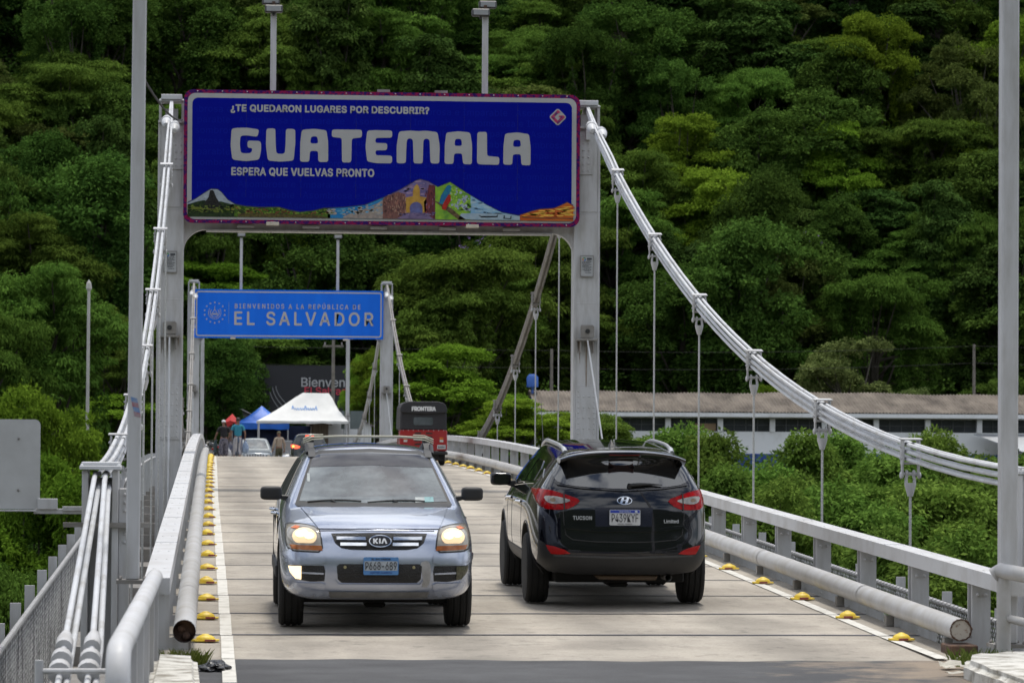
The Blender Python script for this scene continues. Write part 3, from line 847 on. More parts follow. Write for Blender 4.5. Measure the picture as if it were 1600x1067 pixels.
sp(loops_mesh([rrect(x0, x1, z0, z1, .17)], .07), 'panel', bord, YS + .07)
e1, e2 = .068, .155
sp(loops_mesh([rrect(x0 + e1, x1 - e1, z0 + e1, z1 - e1, .15)], .004), 'white_border', letter_w, YS - .001)
fx0, fx1, fz0, fz1 = x0 + e2, x1 - e2, z0 + e2, z1 - e2
sp(loops_mesh([rrect(fx0, fx1, fz0, fz1, .11)], .003), 'face', blue_d, YS - .006)
# faint repeated words behind everything
fm = bmesh.new()
row = text_mesh('Asombrosa e Imparable  ', .1, .0, 0.0, 1.05, 'LEFT', height=.155)
co = np.array([v.co[:] for v in row.vertices]); wrow = co[:, 0].max() + .16
for k in range(11):
    zz_ = fz1 - .30 - k * .2; off = -(k % 3) * .93 - .4
    for q in range(5):
        b = bmesh.new(); b.from_mesh(row); bmesh.ops.translate(b, verts=b.verts, vec=(fx0 + .05 + off + q * wrow, 0, zz_))
        dead = [v for v in b.verts if not (fx0 + .06 < v.co.x < fx1 - .06) or v.co.z < fz0 + .05]
        bmesh.ops.delete(b, geom=dead, context='VERTS')
        tmp = bpy.data.meshes.new('t'); b.to_mesh(tmp); b.free(); fm.from_mesh(tmp); bpy.data.meshes.remove(tmp)
me = bpy.data.meshes.new('words'); fm.to_mesh(me); fm.free()
sp(me, 'background_lettering', blue_f, YS - .0105)
# headline letters
def L5(pts): return [SG(360 + u / 6.667, 180 + v / 6.667) for u, v in pts]
def L6(pts): return [SG(590 + u / 6.154, 180 + v / 6.154) for u, v in pts]
def LP(pts): return [SG(u, v) for u, v in pts]
glyphs = [
 ([L5([(12,145),(60,135),(170,133),(300,152),(282,228),(160,212),(105,218),(97,300),(108,395),(160,402),(220,395),(230,345),(178,343),(178,268),(300,270),(320,290),(318,380),(300,465),(160,482),(20,465),(2,320)])], 'G'),
 ([L5([(375,142),(468,140),(470,290),(478,400),(525,408),(568,400),(575,290),(578,145),(675,147),(676,300),(658,475),(525,487),(390,475),(370,320)])], 'U'),
 ([L5([(745,155),(870,145),(1000,160),(1018,280),(1018,490),(915,490),(913,375),(828,375),(822,488),(725,488),(728,280)]), L5([(840,225),(905,222),(915,298),(830,298)])], 'A'),
 ([L5([(1058,152),(1370,155),(1370,235),(1265,245),(1258,495),(1162,495),(1160,240),(1055,230)])], 'T'),
 ([LP([(573.7,204.7),(585,203.8),(612.7,204.4),(612.7,215.7),(586.8,216),(586.2,223.8),(605,224.2),(604.6,235.2),(586.5,235.2),(586.8,243),(612.7,243.7),(612.4,255.6),(588,255.4),(573.7,252.8),(571,229.5)])], 'E'),
 ([L6([(205,160),(310,150),(385,157),(460,152),(575,165),(597,300),(592,468),(508,465),(500,240),(470,225),(440,240),(433,468),(345,465),(340,240),(310,222),(280,238),(270,465),(183,465),(183,300)])], 'M'),
 ([L6([(660,170),(780,157),(890,170),(908,290),(906,475),(820,472),(812,370),(735,370),(728,472),(643,470),(646,290)]), L6([(745,230),(805,230),(812,298),(738,298)])], 'A'),
 ([L6([(958,165),(1050,163),(1052,395),(1170,405),(1168,480),(975,475),(955,460)])], 'L'),
 ([L6([(1225,180),(1340,168),(1455,185),(1470,300),(1470,485),(1382,482),(1377,378),(1300,378),(1293,480),(1207,477),(1210,300)]), L6([(1308,240),(1372,240),(1378,307),(1300,307)])], 'A')]
for lps, nm in glyphs:
    sp(loops_mesh([round_poly(l, .045) for l in lps], .004), 'headline_letter', letter_w, YS - .0118)
for txt, ax, bx, ty, by in (('¿TE QUEDARON LUGARES POR DESCUBRIR?', 361, 670, 164.5, 174.2), ('ESPERA QUE VUELVAS PRONTO', 362, 584, 262.5, 272.4)):
    p0, p1 = SG(ax, by), SG(bx, by + (bx - ax) * .0149)
    me = text_mesh(txt, .13, 0, .002, 1.06, 'LEFT', thick=.0085, width=p1[0] - p0[0], height=(SG(ax, ty)[1] - p0[1]) * (1.30 if txt[0] == '¿' else 1.26))
    o = sp(me, 'slogan_lettering', letter_w, YS - .0135); o.location.x = inv.x + p0[0]; o.location.z = inv.z + p0[1] - (.028 if txt[0] == '¿' else .026)
# diamond mark with a folded G
c = SG(871.5, 183.5); q = .172
dia = round_poly([(c[0], c[1] + q), (c[0] + q, c[1]), (c[0], c[1] - q), (c[0] - q, c[1])], .05)
sp(loops_mesh([dia], .003), 'diamond_mark', letter_w, YS - .0118)
q = .138
gl = [(.00, q), (.045, q - .045), (.022, .052), (-.06, 0), (0, -.07), (.045, -.01), (.0, -.0), (-.02, .02), (.02, .03), (.1, .035), (q, 0), (0, -q), (-q, 0)]
gl = [(.0, q), (.05, q - .05), (.0, .065), (-.065, 0), (0, -.065), (.045, -.012), (.012, .012), (.03, .03), (q - .03, .03), (q, 0), (0, -q), (-q, 0)]
sp(loops_mesh([[(c[0] + a, c[1] + b) for a, b in gl]], .003), 'folded_letter', mat('woven letter', (.42, .03, .10), .5, 0, .1, 14, col2=(.08, .01, .12), thr=(.45, .52)), YS - .0160)
# strip of pictures along the foot of the sign
sil = [(293,317.6),(306,311),(318,303),(326,298),(330,296),(340,296.4),(346,301),(356,313),(368,320),(384,323),(404,324.6),(436,324.4),(452,329),(468,332),(490,330),(506,326),(536,325),(570,321),(600,309),(624.6,297.6),(650,283),(656.5,281),(669,284.5),(684,293),(703,285.3),(728.7,302),(758.5,320),(784,332.7),(809.5,337.6),(830.7,330.6),(843.5,327.4),(864.7,326.3),(877.5,321),(886,316.7),(895.5,322)]
sx_, sy_ = [p[0] for p in sil], [p[1] for p in sil]
bot = lambda x: 338.2 + (x - 293) * .0127
def top(x): return float(np.interp(x, sx_, sy_))
def strip(xa, xb, grow=0.0, lo=None, hi=None):
    """piece of the picture strip between two columns, following the skyline"""
    xs_ = sorted(set([xa, xb] + [x for x in sx_ if xa < x < xb] + list(np.linspace(xa, xb, 8))))
    return [SG(x, max(top(x) - grow, hi(x) if hi else 0)) for x in xs_] + [SG(x, min(bot(x), lo(x)) if lo else bot(x)) for x in reversed(xs_)]
def pic(loop, m, layer, name='picture'):
    return sp(loops_mesh([loop], .002), name, m, YS - .0102 - .0026 * layer)
def pm(name, c, c2=None, sc=8, thr=(.36, .64), st=None): return mat(name, c, .6, 0, .1, sc, 0, col2=c2 or tuple(v * .6 for v in c), thr=thr, stretch=st, spec=.15)
navy_edge = strip(293, 895.5, 1.6)
pic(navy_edge, navy, 0, 'skyline_outline')  # printed navy outline showing above the picture strip
pic(strip(293, 372), pm('print pale sky', (.40, .46, .52)), 1)
pic([SG(*p) for p in [(293, 320), (305, 316), (318, 313), (330, 316), (345, 315), (360, 319), (371, 322), (371, 339.5), (293, 338.5)]], pm('print dark trees', (.035, .06, .02), (.01, .02, .01), 20), 2)
pic([SG(*p) for p in [(293, 323.5), (371, 326), (371, 329), (293, 327)]], pm('print field', (.22, .22, .04), (.1, .13, .02), 12), 3)
pic([SG(*p) for p in [(316, 326), (321, 315), (326, 308), (328, 298), (332, 297), (334, 299), (338, 309), (343, 317), (349, 327)]], pm('print dark temple', (.03, .03, .028), (.012, .012, .012), 25), 4)
pic(strip(366, 516), pm('print leaves', (.10, .20, .02), (.03, .04, .015), 14), 5)
pic([SG(*p) for p in [(372, 330), (400, 334), (440, 333), (452, 336), (470, 334.5), (500, 337), (512, 341), (372, 339)]], pm('print undergrowth', (.13, .12, .03), (.05, .03, .02), 22), 6)
pic(strip(512, 606), pm('print lake', (.03, .22, .45), (.02, .15, .38), 9), 5)
pic([SG(*p) for p in [(536, 339), (548, 333), (566, 328), (590, 318), (604, 309), (606, 342), (536, 341)]], pm('print stone square', (.36, .30, .26), (.22, .19, .18), 9), 6)
pic(strip(600, 690), pm('print violet sky', (.26, .17, .28), (.10, .09, .22), 5), 6)
pic([SG(*p) for p in [(598, 342), (598, 311), (606, 306), (622, 300), (630, 303), (634, 309), (635, 342)]], pm('print old facade', (.24, .11, .09), (.10, .05, .05), 16, st=(3, 1, .6)), 7)
pic([SG(*p) for p in [(634, 334), (634, 309), (645, 307), (645, 298), (648, 291), (651, 288), (654, 291), (656, 298), (656, 307), (666, 309), (666, 334)]], pm('print yellow arch', (.50, .30, .06), (.36, .2, .04), 10), 8)
arch = [(641, 334)] + [(650 + 10 * math.cos(R(a)), 326 - 10 * math.sin(R(a))) for a in range(180, -1, -20)] + [(660, 334)]
pic([SG(*p) for p in arch], pm('print blue dusk', (.12, .14, .34), (.10, .09, .2), 9), 9)
pic([SG(*p) for p in [(664, 342), (662, 316), (666, 310), (670, 289), (678, 290), (686, 298), (690, 308), (692, 343)]], pm('print red house', (.19, .045, .05), (.07, .02, .03), 14, st=(3, 1, .6)), 8)
pic([SG(*p) for p in [(620, 342), (636, 333), (664, 333), (678, 343)]], pm('print dusk road', (.20, .15, .26), (.12, .09, .18), 10), 10)
pic(strip(680, 735), pm('print lime blur', (.28, .50, .04), (.10, .24, .04), 4), 9)
pic(strip(728, 812), pm('print sea sky', (.30, .46, .58), (.18, .36, .55), 4), 8)
pic([SG(*p) for p in [(716, 343), (720, 334), (740, 333.5), (790, 335), (812, 338), (812, 344.5)]], pm('print sand and surf', (.36, .44, .50), (.26, .36, .44), 7), 10)
pic([SG(*p) for p in [(747, 336.5), (752, 338), (775, 338), (778, 335), (777, 340), (752, 340.5)]], pm('print boat', (.02, .025, .03)), 11)
pic([SG(*p) for p in [(786, 342), (787, 337), (788.4, 337), (788.6, 341), (797, 341.5), (797.6, 337.5), (799, 337.6), (798.6, 343)]], pm('print boat', (.02, .025, .03)), 11)
pic([SG(*p) for p in [(676, 313), (690, 318), (705, 326), (718, 337), (728, 343.5), (716, 343.3), (702, 333), (688, 322)]], pm('print branch', (.16, .11, .06), (.06, .04, .02), 25), 10)
pic([SG(*p) for p in [(686, 318), (689, 306), (694, 298), (698, 291), (702, 289), (705, 292), (704, 298), (702, 304), (697, 312), (692, 320)]], pm('print bird back', (.02, .20, .26), (.02, .10, .30), 12), 11)
pic([SG(*p) for p in [(692, 319), (697, 310), (701, 304), (704, 306), (704, 314), (699, 322), (696, 329), (690, 327)]], pm('print bird breast', (.45, .035, .02), (.28, .02, .02), 12), 12)
pic(strip(809.6, 895.5), pm('print sunset', (.55, .15, .03), (.45, .09, .02), 4, st=(.4, 1, 3)), 8)
pic([SG(*p) for p in [(813, 339.5), (822, 334.5), (840, 332), (866, 333.5), (850, 336), (826, 338)]], pm('print sun glow', (.75, .42, .04), (.6, .25, .02), 4), 9)
pic([SG(*p) for p in [(811, 338), (830, 339.5), (870, 340.5), (895.5, 341), (895.5, 343), (850, 342.2), (820, 341)]], pm('print dark sea', (.30, .10, .03), (.12, .04, .03), 8, st=(.4, 1, 3)), 10)
mb = MB()
for i in range(1, 7):
    x = fx0 + (fx1 - fx0) * i / 7 + .01 * math.sin(i * 5); mb.box(x - .0022, x + .0022, YS - .0098, YS - .0092, fz0 + .34, fz1 - .01)
o = mb.obj('panel_seams', navy, root); o.location = inv
# small printed detail inside the pictures
def specks(n, xa, xb, ya, yb_, sizes, cols, layer, seed, st=1.0, tall=False):
    rg = random.Random(seed)
    for ci, c in enumerate(cols):
        d = MB()
        for _ in range(n):
            x = rg.uniform(xa, xb); lo, hi = max(top(x) + 1.2, ya), min(bot(x) - .6, yb_)
            if hi <= lo: continue
            y = rg.uniform(lo, hi); r_ = rg.uniform(*sizes); q = rg.uniform(0, 6.28)
            pts = [SG(x + r_ * (.5 + .6 * rg.random()) * math.cos(q + k * 1.047) * st, y + r_ * (.5 + .5 * rg.random()) * math.sin(q + k * 1.047) * (2.4 if tall else .8)) for k in range(6)]
            if min(p[1] for p in pts) > fz0 + .02 and max(p[1] for p in pts) < SG(x, top(x) + .4)[1]: d.prism(pts, YS - .0102 - .0026 * layer - .0004 * ci - .002, YS - .0102 - .0026 * layer - .0004 * ci, 'Y')
        if d.v: o = d.obj('picture_print', pm('print speck %.2f %.2f %.2f' % c, c, tuple(v * .8 for v in c)), root); o.location = inv
specks(70, 294, 372, 320, 338, (.8, 2.6), [(.05, .10, .02), (.16, .20, .04), (.02, .03, .015)], 4.2, 1, 1.4)
specks(120, 368, 520, 318, 341, (.8, 3.0), [(.14, .30, .03), (.05, .12, .02), (.22, .28, .05), (.03, .05, .02), (.20, .09, .04)], 6.2, 2)
specks(46, 512, 600, 318, 341, (1.0, 3.4), [(.10, .34, .55), (.30, .30, .30), (.42, .36, .30)], 6.6, 3, 1.8)
specks(34, 600, 634, 304, 341, (.7, 1.7), [(.34, .16, .12), (.12, .06, .06), (.40, .24, .18)], 8.4, 4, .7, True)
specks(20, 604, 662, 283, 306, (1.2, 3.4), [(.34, .24, .36), (.16, .15, .34)], 6.4, 5, 2.2)
specks(24, 664, 692, 296, 341, (.7, 1.8), [(.30, .07, .07), (.08, .03, .05), (.26, .12, .20)], 8.6, 6, .7, True)
specks(40, 700, 736, 290, 330, (1.2, 4.2), [(.40, .62, .07), (.14, .32, .06), (.36, .42, .52)], 9.2, 7)
specks(26, 624, 680, 333, 343, (.8, 2.6), [(.26, .20, .34), (.12, .09, .2)], 10.2, 8, 2.0)
specks(30, 735, 810, 312, 336, (1.4, 4.0), [(.40, .55, .64), (.24, .42, .60)], 8.2, 9, 2.6)
specks(26, 816, 894, 322, 343, (1.2, 3.6), [(.70, .28, .04), (.50, .10, .03), (.80, .46, .08)], 9.3, 10, 4.0)
# rivets and the two lamp brackets under the edge
mb = MB()
for i in range(16):
    x = x0 + .25 + i * (x1 - x0 - .5) / 15
    for z in (z0 + .03, z1 - .03): mb.ball((x, YS - .003, z), .013, 6, 4)
o = mb.obj('rivets', steel, root); o.location = inv
for px in (426, 738):
    mb = MB(); c = SG(px, bot(px) + 9.5); mb.box(c[0] - .12, c[0] + .12, YS - .03, YS + .1, c[1] - .035, c[1] + .03)
    o = mb.obj('edge_lamp', mat('cream lamp', (.62, .56, .46), .5, 0, .1, 6), root, bevel=.006); o.location = inv
for px in (384, 486, 592, 700, 800):
    mb = MB(); c = SG(px, bot(px) + 13); mb.box(c[0] - .16, c[0] + .16, YS + .08, YS + .3, c[1] - .03, c[1] + .02)
    o = mb.obj('mounting_clip', steel_d, root); o.location = inv
for px in (600, 690):
    mb = MB(); c = SG(px, 139 + (px - 288) * .0166); mb.box(c[0] - .12, c[0] + .12, YS + .08, YS + .16, c[1] - .02, c[1] + .055)
    o = mb.obj('mounting_clip', steel_d, root); o.location = inv

# ---------------------------------------------------------------- light blue sign
YE = 139.05
lblue = mat('light blue sign sheet', (.012, .18, .86), .5, 0, .08, .8, col2=(.011, .15, .78), stretch=(2.5, 1, .4), spec=.15)
lett2 = mat('beige sign lettering', (.47, .45, .43), .5, 0, 0)
def SE(px, py): p = hit(px, py, YE); return (p.x, p.z)
root = empty('border_sign', (3.1, YE + .1, 5.2), 'light blue sign reading EL SALVADOR with a ring of stars', 'border sign', 'border signs on the portals'); inv = -root.location
x0, x1 = SE(303.5, 490)[0], SE(599, 490)[0]; z1 = (SE(305, 450.5)[1] + SE(598, 456)[1]) / 2; z0 = (SE(305, 527)[1] + SE(598, 531)[1]) / 2
sp(loops_mesh([rrect(x0, x1, z0, z1, .03)], .06), 'panel', lblue, YE + .06)
e = .07
ring = [rrect(x0 + e, x1 - e, z0 + e, z1 - e, .1), rrect(x0 + e + .05, x1 - e - .05, z0 + e + .05, z1 - e - .05, .07)]
sp(loops_mesh(ring, .004), 'white_border', lett2, YE - .001)
for txt, ax, bx, ty, by, sp_, bd in (('BIENVENIDOS A LA REPÚBLICA DE', 367, 563, 474.5, 481.8, 1.42, .003), ('EL SALVADOR', 366.5, 583, 487.8, 507.5, 1.28, .009)):
    p0, p1 = SE(ax, by), SE(bx, by)
    hh = (SE(ax, ty)[1] - p0[1])
    me = text_mesh(txt, .3, 0, .003, sp_, 'LEFT', thick=bd * 1.6, width=p1[0] - p0[0], height=hh * (1.27 if 'Ú' in txt else 1.05))
    o = sp(me, 'lettering', lett2, YE - .004); o.location.x = inv.x + p0[0]; o.location.z = inv.z + p0[1]
c = SE(335.5, 488.5)
for k in range(14):
    a = 2 * math.pi * k / 14 + math.pi / 2; sc = (c[0] + .415 * math.cos(a), c[1] + .415 * math.sin(a))
    st = [(sc[0] + (.045 if j % 2 == 0 else .02) * math.cos(math.pi / 2 + j * math.pi / 5), sc[1] + (.045 if j % 2 == 0 else .02) * math.sin(math.pi / 2 + j * math.pi / 5)) for j in range(10)]
    sp(loops_mesh([st], .003), 'star', lett2, YE - .002)
lv = MB()
for s in (-1, 1):
    for k in range(9):
        a = R(-88 + k * 15); rr_ = .215
        for off in (-.035, .035):
            p = (c[0] + s * (rr_ + off) * math.cos(a), c[1] + (rr_ + off) * math.sin(a)); tdir = (-s * math.sin(a), math.cos(a)); n_ = (s * math.cos(a), math.sin(a))
            lv.prism([(p[0] - tdir[0] * .03, p[1] - tdir[1] * .03), (p[0] + n_[0] * .018, p[1] + n_[1] * .018), (p[0] + tdir[0] * .035 + n_[0] * off * .4, p[1] + tdir[1] * .035 + n_[1] * off * .4), (p[0] - n_[0] * .018, p[1] - n_[1] * .018)], YE - .006, YE - .002, 'Y')
tri = [[(c[0], c[1] + .16), (c[0] + .14, c[1] - .07), (c[0] - .14, c[1] - .07)], [(c[0], c[1] + .12), (c[0] + .105, c[1] - .05), (c[0] - .105, c[1] - .05)]]
lv.prism([(c[0] - .008, c[1] + .15), (c[0] + .008, c[1] + .15), (c[0] + .008, c[1] + .28), (c[0] - .008, c[1] + .28)], YE - .006, YE - .002, 'Y')
lv.prism([(c[0] - .12, c[1] - .09), (c[0] + .12, c[1] - .09), (c[0] + .12, c[1] - .075), (c[0] - .12, c[1] - .075)], YE - .006, YE - .002, 'Y')
for k in range(4): lv.prism([(c[0] - .07 + .035 * k, c[1] - .04), (c[0] - .035 + .035 * k, c[1] - .04), (c[0] - .052 + .035 * k, c[1] + .0)], YE - .006, YE - .002, 'Y')
o = lv.obj('coat_of_arms', lett2, root); o.location = inv
sp(loops_mesh(tri, .003), 'triangle', lett2, YE - .0025)
p0, p1 = SE(357, 505), SE(357.9, 472); sp(loops_mesh([[(p0[0], p0[1]), (p1[0], p0[1]), (p1[0], p1[1]), (p0[0], p1[1])]], .003), 'divider', mat('pale blue line', (.16, .30, .62), .5, 0, 0), YE - .002)
for px, py in ((364, 527.8), (540, 530.5)):
    mb = MB(); q_ = SE(px, py); mb.box(q_[0] - .1, q_[0] + .1, YE - .02, YE + .08, q_[1] - .05, q_[1] + .03)
    o = mb.obj('edge_lamp', mat('cream lamp', (.62, .56, .46)), root); o.location = inv

# ---------------------------------------------------------------- things at the near abutment
alu = mat('bare aluminium', (.52, .525, .53), .5, .1, .1, 2.2, .03, col2=(.43, .43, .43), thr=(.3, .62))
bx0, bx1 = hit(-150, 700, 29).x, hit(63, 700, 29).x; bz0, bz1 = hit(30, 795, 29).z, hit(30, 655, 29).z
root = empty('traffic_sign', (bx1, 29, bz0), 'blank grey back of a road sign with rounded corners at the frame edge', 'traffic sign'); inv = -root.location
o = mesh_obj('plate', loops_mesh([rrect(bx0, bx1, bz0, bz1, .05)], .006), root, alu); o.location = (inv.x, inv.y + 29.0, inv.z)
mb = MB(); mb.box(bx0 - .1, bx1 - .03, 28.955, 28.99, bz0 - .02, bz0 - .005); mb.box(bx1 - .02, bx1 + .15, 28.97, 28.99, bz0 + .0, bz0 + .09)
mb.box(bx1 - .05, XS - .15, 29.0, 29.03, bz0 - .04, bz0 + .005); mb.box(bx1 + .19, XS - .15, 28.985, 29.0, bz0 - .015, bz0 + .025)
o = mb.obj('bracket', steel, root, bevel=.003); o.location = inv
mb = MB()
for bx_, bz_ in ((bx1 - .18, bz1 - .16), (bx1 - .18, bz0 + .16), (bx1 + .06, bz0 + .045), (bx1 + .11, bz0 + .045)): mb.ball((bx_, 28.985, bz_), .011, 7, 4)
o = mb.obj('bolts', steel_d, root); o.location = inv
def light_pole(px_b, py_b, Y, wid, label, lean):
    p = hit(px_b, py_b, Y); root = empty('light_pole', (p.x, Y, p.z), label, 'light pole', 'square light poles at the near end')
    root.rotation_euler = (0, lean, 0)
    mb = MB(); h_ = wid / 2; mb.box(-h_, h_, -h_, h_, 0, 7.2); mb.obj('shaft', steel, root, bevel=wid * .09)
    mb = MB(); mb.box(-h_ - .07, h_ + .07, -h_ - .07, h_ + .07, -.03, 0)
    for a in (-1, 1):
        for b in (-1, 1): mb.ball((a * (h_ + .04), b * (h_ + .04), .01), .016, 7, 4)
    mb.obj('base_plate', steel_d, root)
    mb = MB(); mb.tube([(0, 0, 7.15), (.0, 0, 7.5), (1.2 if p.x < 0 else -1.2, .0, 7.8)], .045, 10); mb.obj('lamp_arm', steel, root)
    e_ = 1.2 if p.x < 0 else -1.2
    mb = MB(); mb.box(e_ - .25, e_ + .25, -.11, .11, 7.74, 7.86); mb.obj('lamp_head', alu, root, bevel=.03)
    return root
lp = light_pole(207, 905, 26.9, .108, 'square grey light pole beside the bolted saddle cap', .0035)
st1 = MB()
for k in range(4):
    st1.cur = k % 2; z = 1.43 - .038 * k - .0; xk = -.006 + .008 * k
    st1.prism([(xk - .026, z), (xk + .026, z - .012), (xk + .034, z - .05), (xk - .018, z - .038)], -.0575, -.0548, 'Y')
st1.obj('sticker', [mat('sticker blue', (.05, .18, .45), .5, 0, .3, 40, col2=(.3, .35, .45)), mat('sticker red', (.32, .07, .10), .5, 0, .3, 40, col2=(.35, .3, .33))], lp)
light_pole(1574, 1005, 27.2, .14, 'square grey light pole behind the right pipe railing', .0012)

def pipe_railing(path, posts, lower, label, r):
    root = empty('pipe_railing', path[0], label, 'pipe railing', 'pipe railings of the approach'); inv = -root.location
    mb = MB(); mb.tube(path, r, 14); o = mb.obj('top_pipe', pipe_m if path[0][0] > 0 else rail_m, root, smooth=True); o.location = inv
    for x, y, z0_, z1_ in posts:
        mb = MB(); mb.tube([(x, y, z0_), (x, y, z1_)], r * .95, 12); o = mb.obj('post', pipe_m if path[0][0] > 0 else rail_m, root, smooth=True); o.location = inv
    if lower:
        mb = MB(); mb.tube(lower, r * .55, 10); o = mb.obj('lower_pipe', pipe_m, root, smooth=True); o.location = inv
    return root
zg = zd(27.3)
pr = pipe_railing([(-.452, 16.72, -1.62), (-.452, 16.74, -1.18), (-.452, 16.78, -1.09), (-.452, 16.9, -1.045), (-.451, 17.1, -1.035), (-.445, 26.9, -1.085)], [], None, 'thick light grey pipe railing with a bent end leading to the left box rail', .062)
for k, y in enumerate((18.6, 20.4, 22.2, 24.0, 25.8)):
    mb = MB(); mb.box(-.50, -.40, y - .06, y + .06, zg - .15, -1.10)
    o = mb.obj('post', steel, pr); o.location = (.452, -16.72, 1.62)
mb = MB(); mb.box(-.47, -.455, 17.2, 26.6, zg - .1, -1.12)
o = mb.obj('sheet_panel', rail_m, pr); o.location = (.452, -16.72, 1.62)
a = hit(1557, 891, 27.0); b_ = hit(1660, 909, 26.4)
pipe_railing([(a.x - .02, 27.02, a.z - .04), (a.x + .03, 27.0, a.z), (b_.x, 26.4, b_.z), (8.4, 24.6, b_.z - .03)], [(a.x + .06, 27.0, -1.78, a.z - .02), (8.3, 24.7, -1.9, b_.z - .05)],
             [(a.x + .08, 27.0, a.z - .38), (b_.x, 26.4, b_.z - .39), (8.4, 24.6, b_.z - .41)], 'grey pipe railing turning off beyond the right light pole', .062)

def kerb(poly, z0_, z1_, label):
    bm = bmesh.new()
    vs_ = [bm.verts.new((x, y, z0_)) for x, y in poly]; f = bm.faces.new(vs_)
    ex = bmesh.ops.extrude_face_region(bm, geom=[f]); bmesh.ops.translate(bm, verts=[v for v in ex['geom'] if isinstance(v, bmesh.types.BMVert)], vec=(0, 0, z1_ - z0_))
    bmesh.ops.recalc_face_normals(bm, faces=bm.faces)
    bmesh.ops.bevel(bm, geom=[e_ for e_ in bm.edges if e_.calc_face_angle(0) > .5], offset=.05, segments=3, affect='EDGES')
    bmesh.ops.subdivide_edges(bm, edges=[e_ for e_ in bm.edges if e_.calc_length() > .25], cuts=6, use_grid_fill=True)
    rg = random.Random(5)
    for v in bm.verts: v.co += Vector((rg.uniform(-1, 1), rg.uniform(-1, 1), rg.uniform(-1, 1))) * .005
    me = bpy.data.meshes.new('kerb'); bm.to_mesh(me); bm.free()
    o = mesh_obj('kerb_block', me, None, wash); smooth_mesh(me, 35)
    return tag(o, label, 'kerb', 'whitewashed kerb blocks')
kerb([(-.42, 18), (-.02, 18), (-.10, 25.1), (-.42, 25.2)], zg - .3, -1.58, 'whitewashed kerb block beside the left white line')
kr = [hit(1533, 1037, 25.2), hit(1548, 1015, 26.3), hit(1640, 1015, 26.3), hit(1640, 1080, 24.0), hit(1560, 1067, 24.4)]
kerb([(5.60, 24.0), (5.66, 25.4), (5.86, 26.2), (6.5, 26.75), (7.9, 26.5), (8.2, 21), (5.5, 21)], zg - .3, -1.64, 'whitewashed kerb block at the foot of the right pipe railing')

# black plastic bag, paper scraps, grass tufts
bm = bmesh.new(); bmesh.ops.create_icosphere(bm, subdivisions=4, radius=1)
rg = random.Random(2)
from mathutils import noise as mnoise
for v in bm.verts:
    n_ = mnoise.noise(v.co * 2.2) * .35 + mnoise.noise(v.co * 6) * .16
    v.co = v.co * (1 + n_); v.co.x *= .125; v.co.y *= .16; v.co.z = max(-.012, v.co.z * .055 * (1.2 if v.co.x > 0 else .9))
me = bpy.data.meshes.new('bag'); bm.to_mesh(me); bm.free()
o = mesh_obj('plastic_bag', me, None, mat('black plastic', (.018, .018, .02), .28, 0, .2, 20)); o.location = (.015, 26.2, zg + .02)
tag(o, 'crumpled black plastic bag on the white line by the left kerb', 'plastic bag')
paper = mat('old paper', (.55, .52, .44), .8, 0, .15, 20)
for nm, lab, px, py, Y, w_, l_ in (('paper_scrap', 'torn cream paper scrap standing on the dark asphalt lip at right', 1489, 1032, 26.3, .09, .12), ('paper_scrap', 'small flat cream paper scrap lying on sand near the right kerb', 1500, 1052, 25.6, .10, .06)):
    p = hit(px, py, Y); mb = MB(); n = 5
    vs = []; 
    for i in range(n):
        for j in range(n):
            vs.append((p.x - w_ + 2 * w_ * i / 4 + rg.uniform(-.012, .012), Y - l_ + 2 * l_ * j / 4 + rg.uniform(-.015, .015), zg + .028 + .022 * rg.random() + (.03 * (j == 4) if l_ > .1 else 0)))
    mb.add(vs, [(i * n + j, (i + 1) * n + j, (i + 1) * n + j + 1, i * n + j + 1) for i in range(n - 1) for j in range(n - 1) if not (l_ > .1 and (i, j) in ((1, 0), (2, 0), (2, 1)))])
    tag(mb.obj(nm, paper, fix=False), lab, 'paper scrap')
grass_m = leaf_mat('verge grass', (.09, .13, .02), (.24, .27, .08), .3)
def tuft(c, n, r, h, seed, label):
    rg_ = random.Random(seed); mb = MB(); var = []
    for k in range(n):
        a, q = rg_.uniform(0, 6.28), r * math.sqrt(rg_.random()); x, y = c[0] + q * math.cos(a), c[1] + q * math.sin(a) * 1.4
        hh = h * rg_.uniform(.4, 1.1); dx, dy = rg_.uniform(-.6, .6) * hh, rg_.uniform(-.6, .6) * hh; w_ = rg_.uniform(.003, .008); ca, sa = math.cos(a * 3), math.sin(a * 3)
        mb.add([(x - w_ * ca, y - w_ * sa, c[2]), (x + w_ * ca, y + w_ * sa, c[2]), (x + dx * .4 + w_ * ca, y + dy * .4, c[2] + hh * .6), (x + dx, y + dy, c[2] + hh)], [(0, 1, 2, 3)]); var += [rg_.random()] * 4
    o = mb.obj('grass_tuft', grass_m, fix=False); at_ = o.data.attributes.new('leafvar', 'FLOAT', 'POINT'); at_.data.foreach_set('value', var)
    return tag(o, label, 'grass tuft', 'grass tufts at the kerbs')
tuft((-.20, 26.9, zg - .02), 420, .16, .15, 1, 'grass tuft growing under the open end of the left pipe')
tuft((6.12, 26.75, zg - .02), 420, .26, .16, 2, 'dry grass tuft below the capped end of the right pipe')
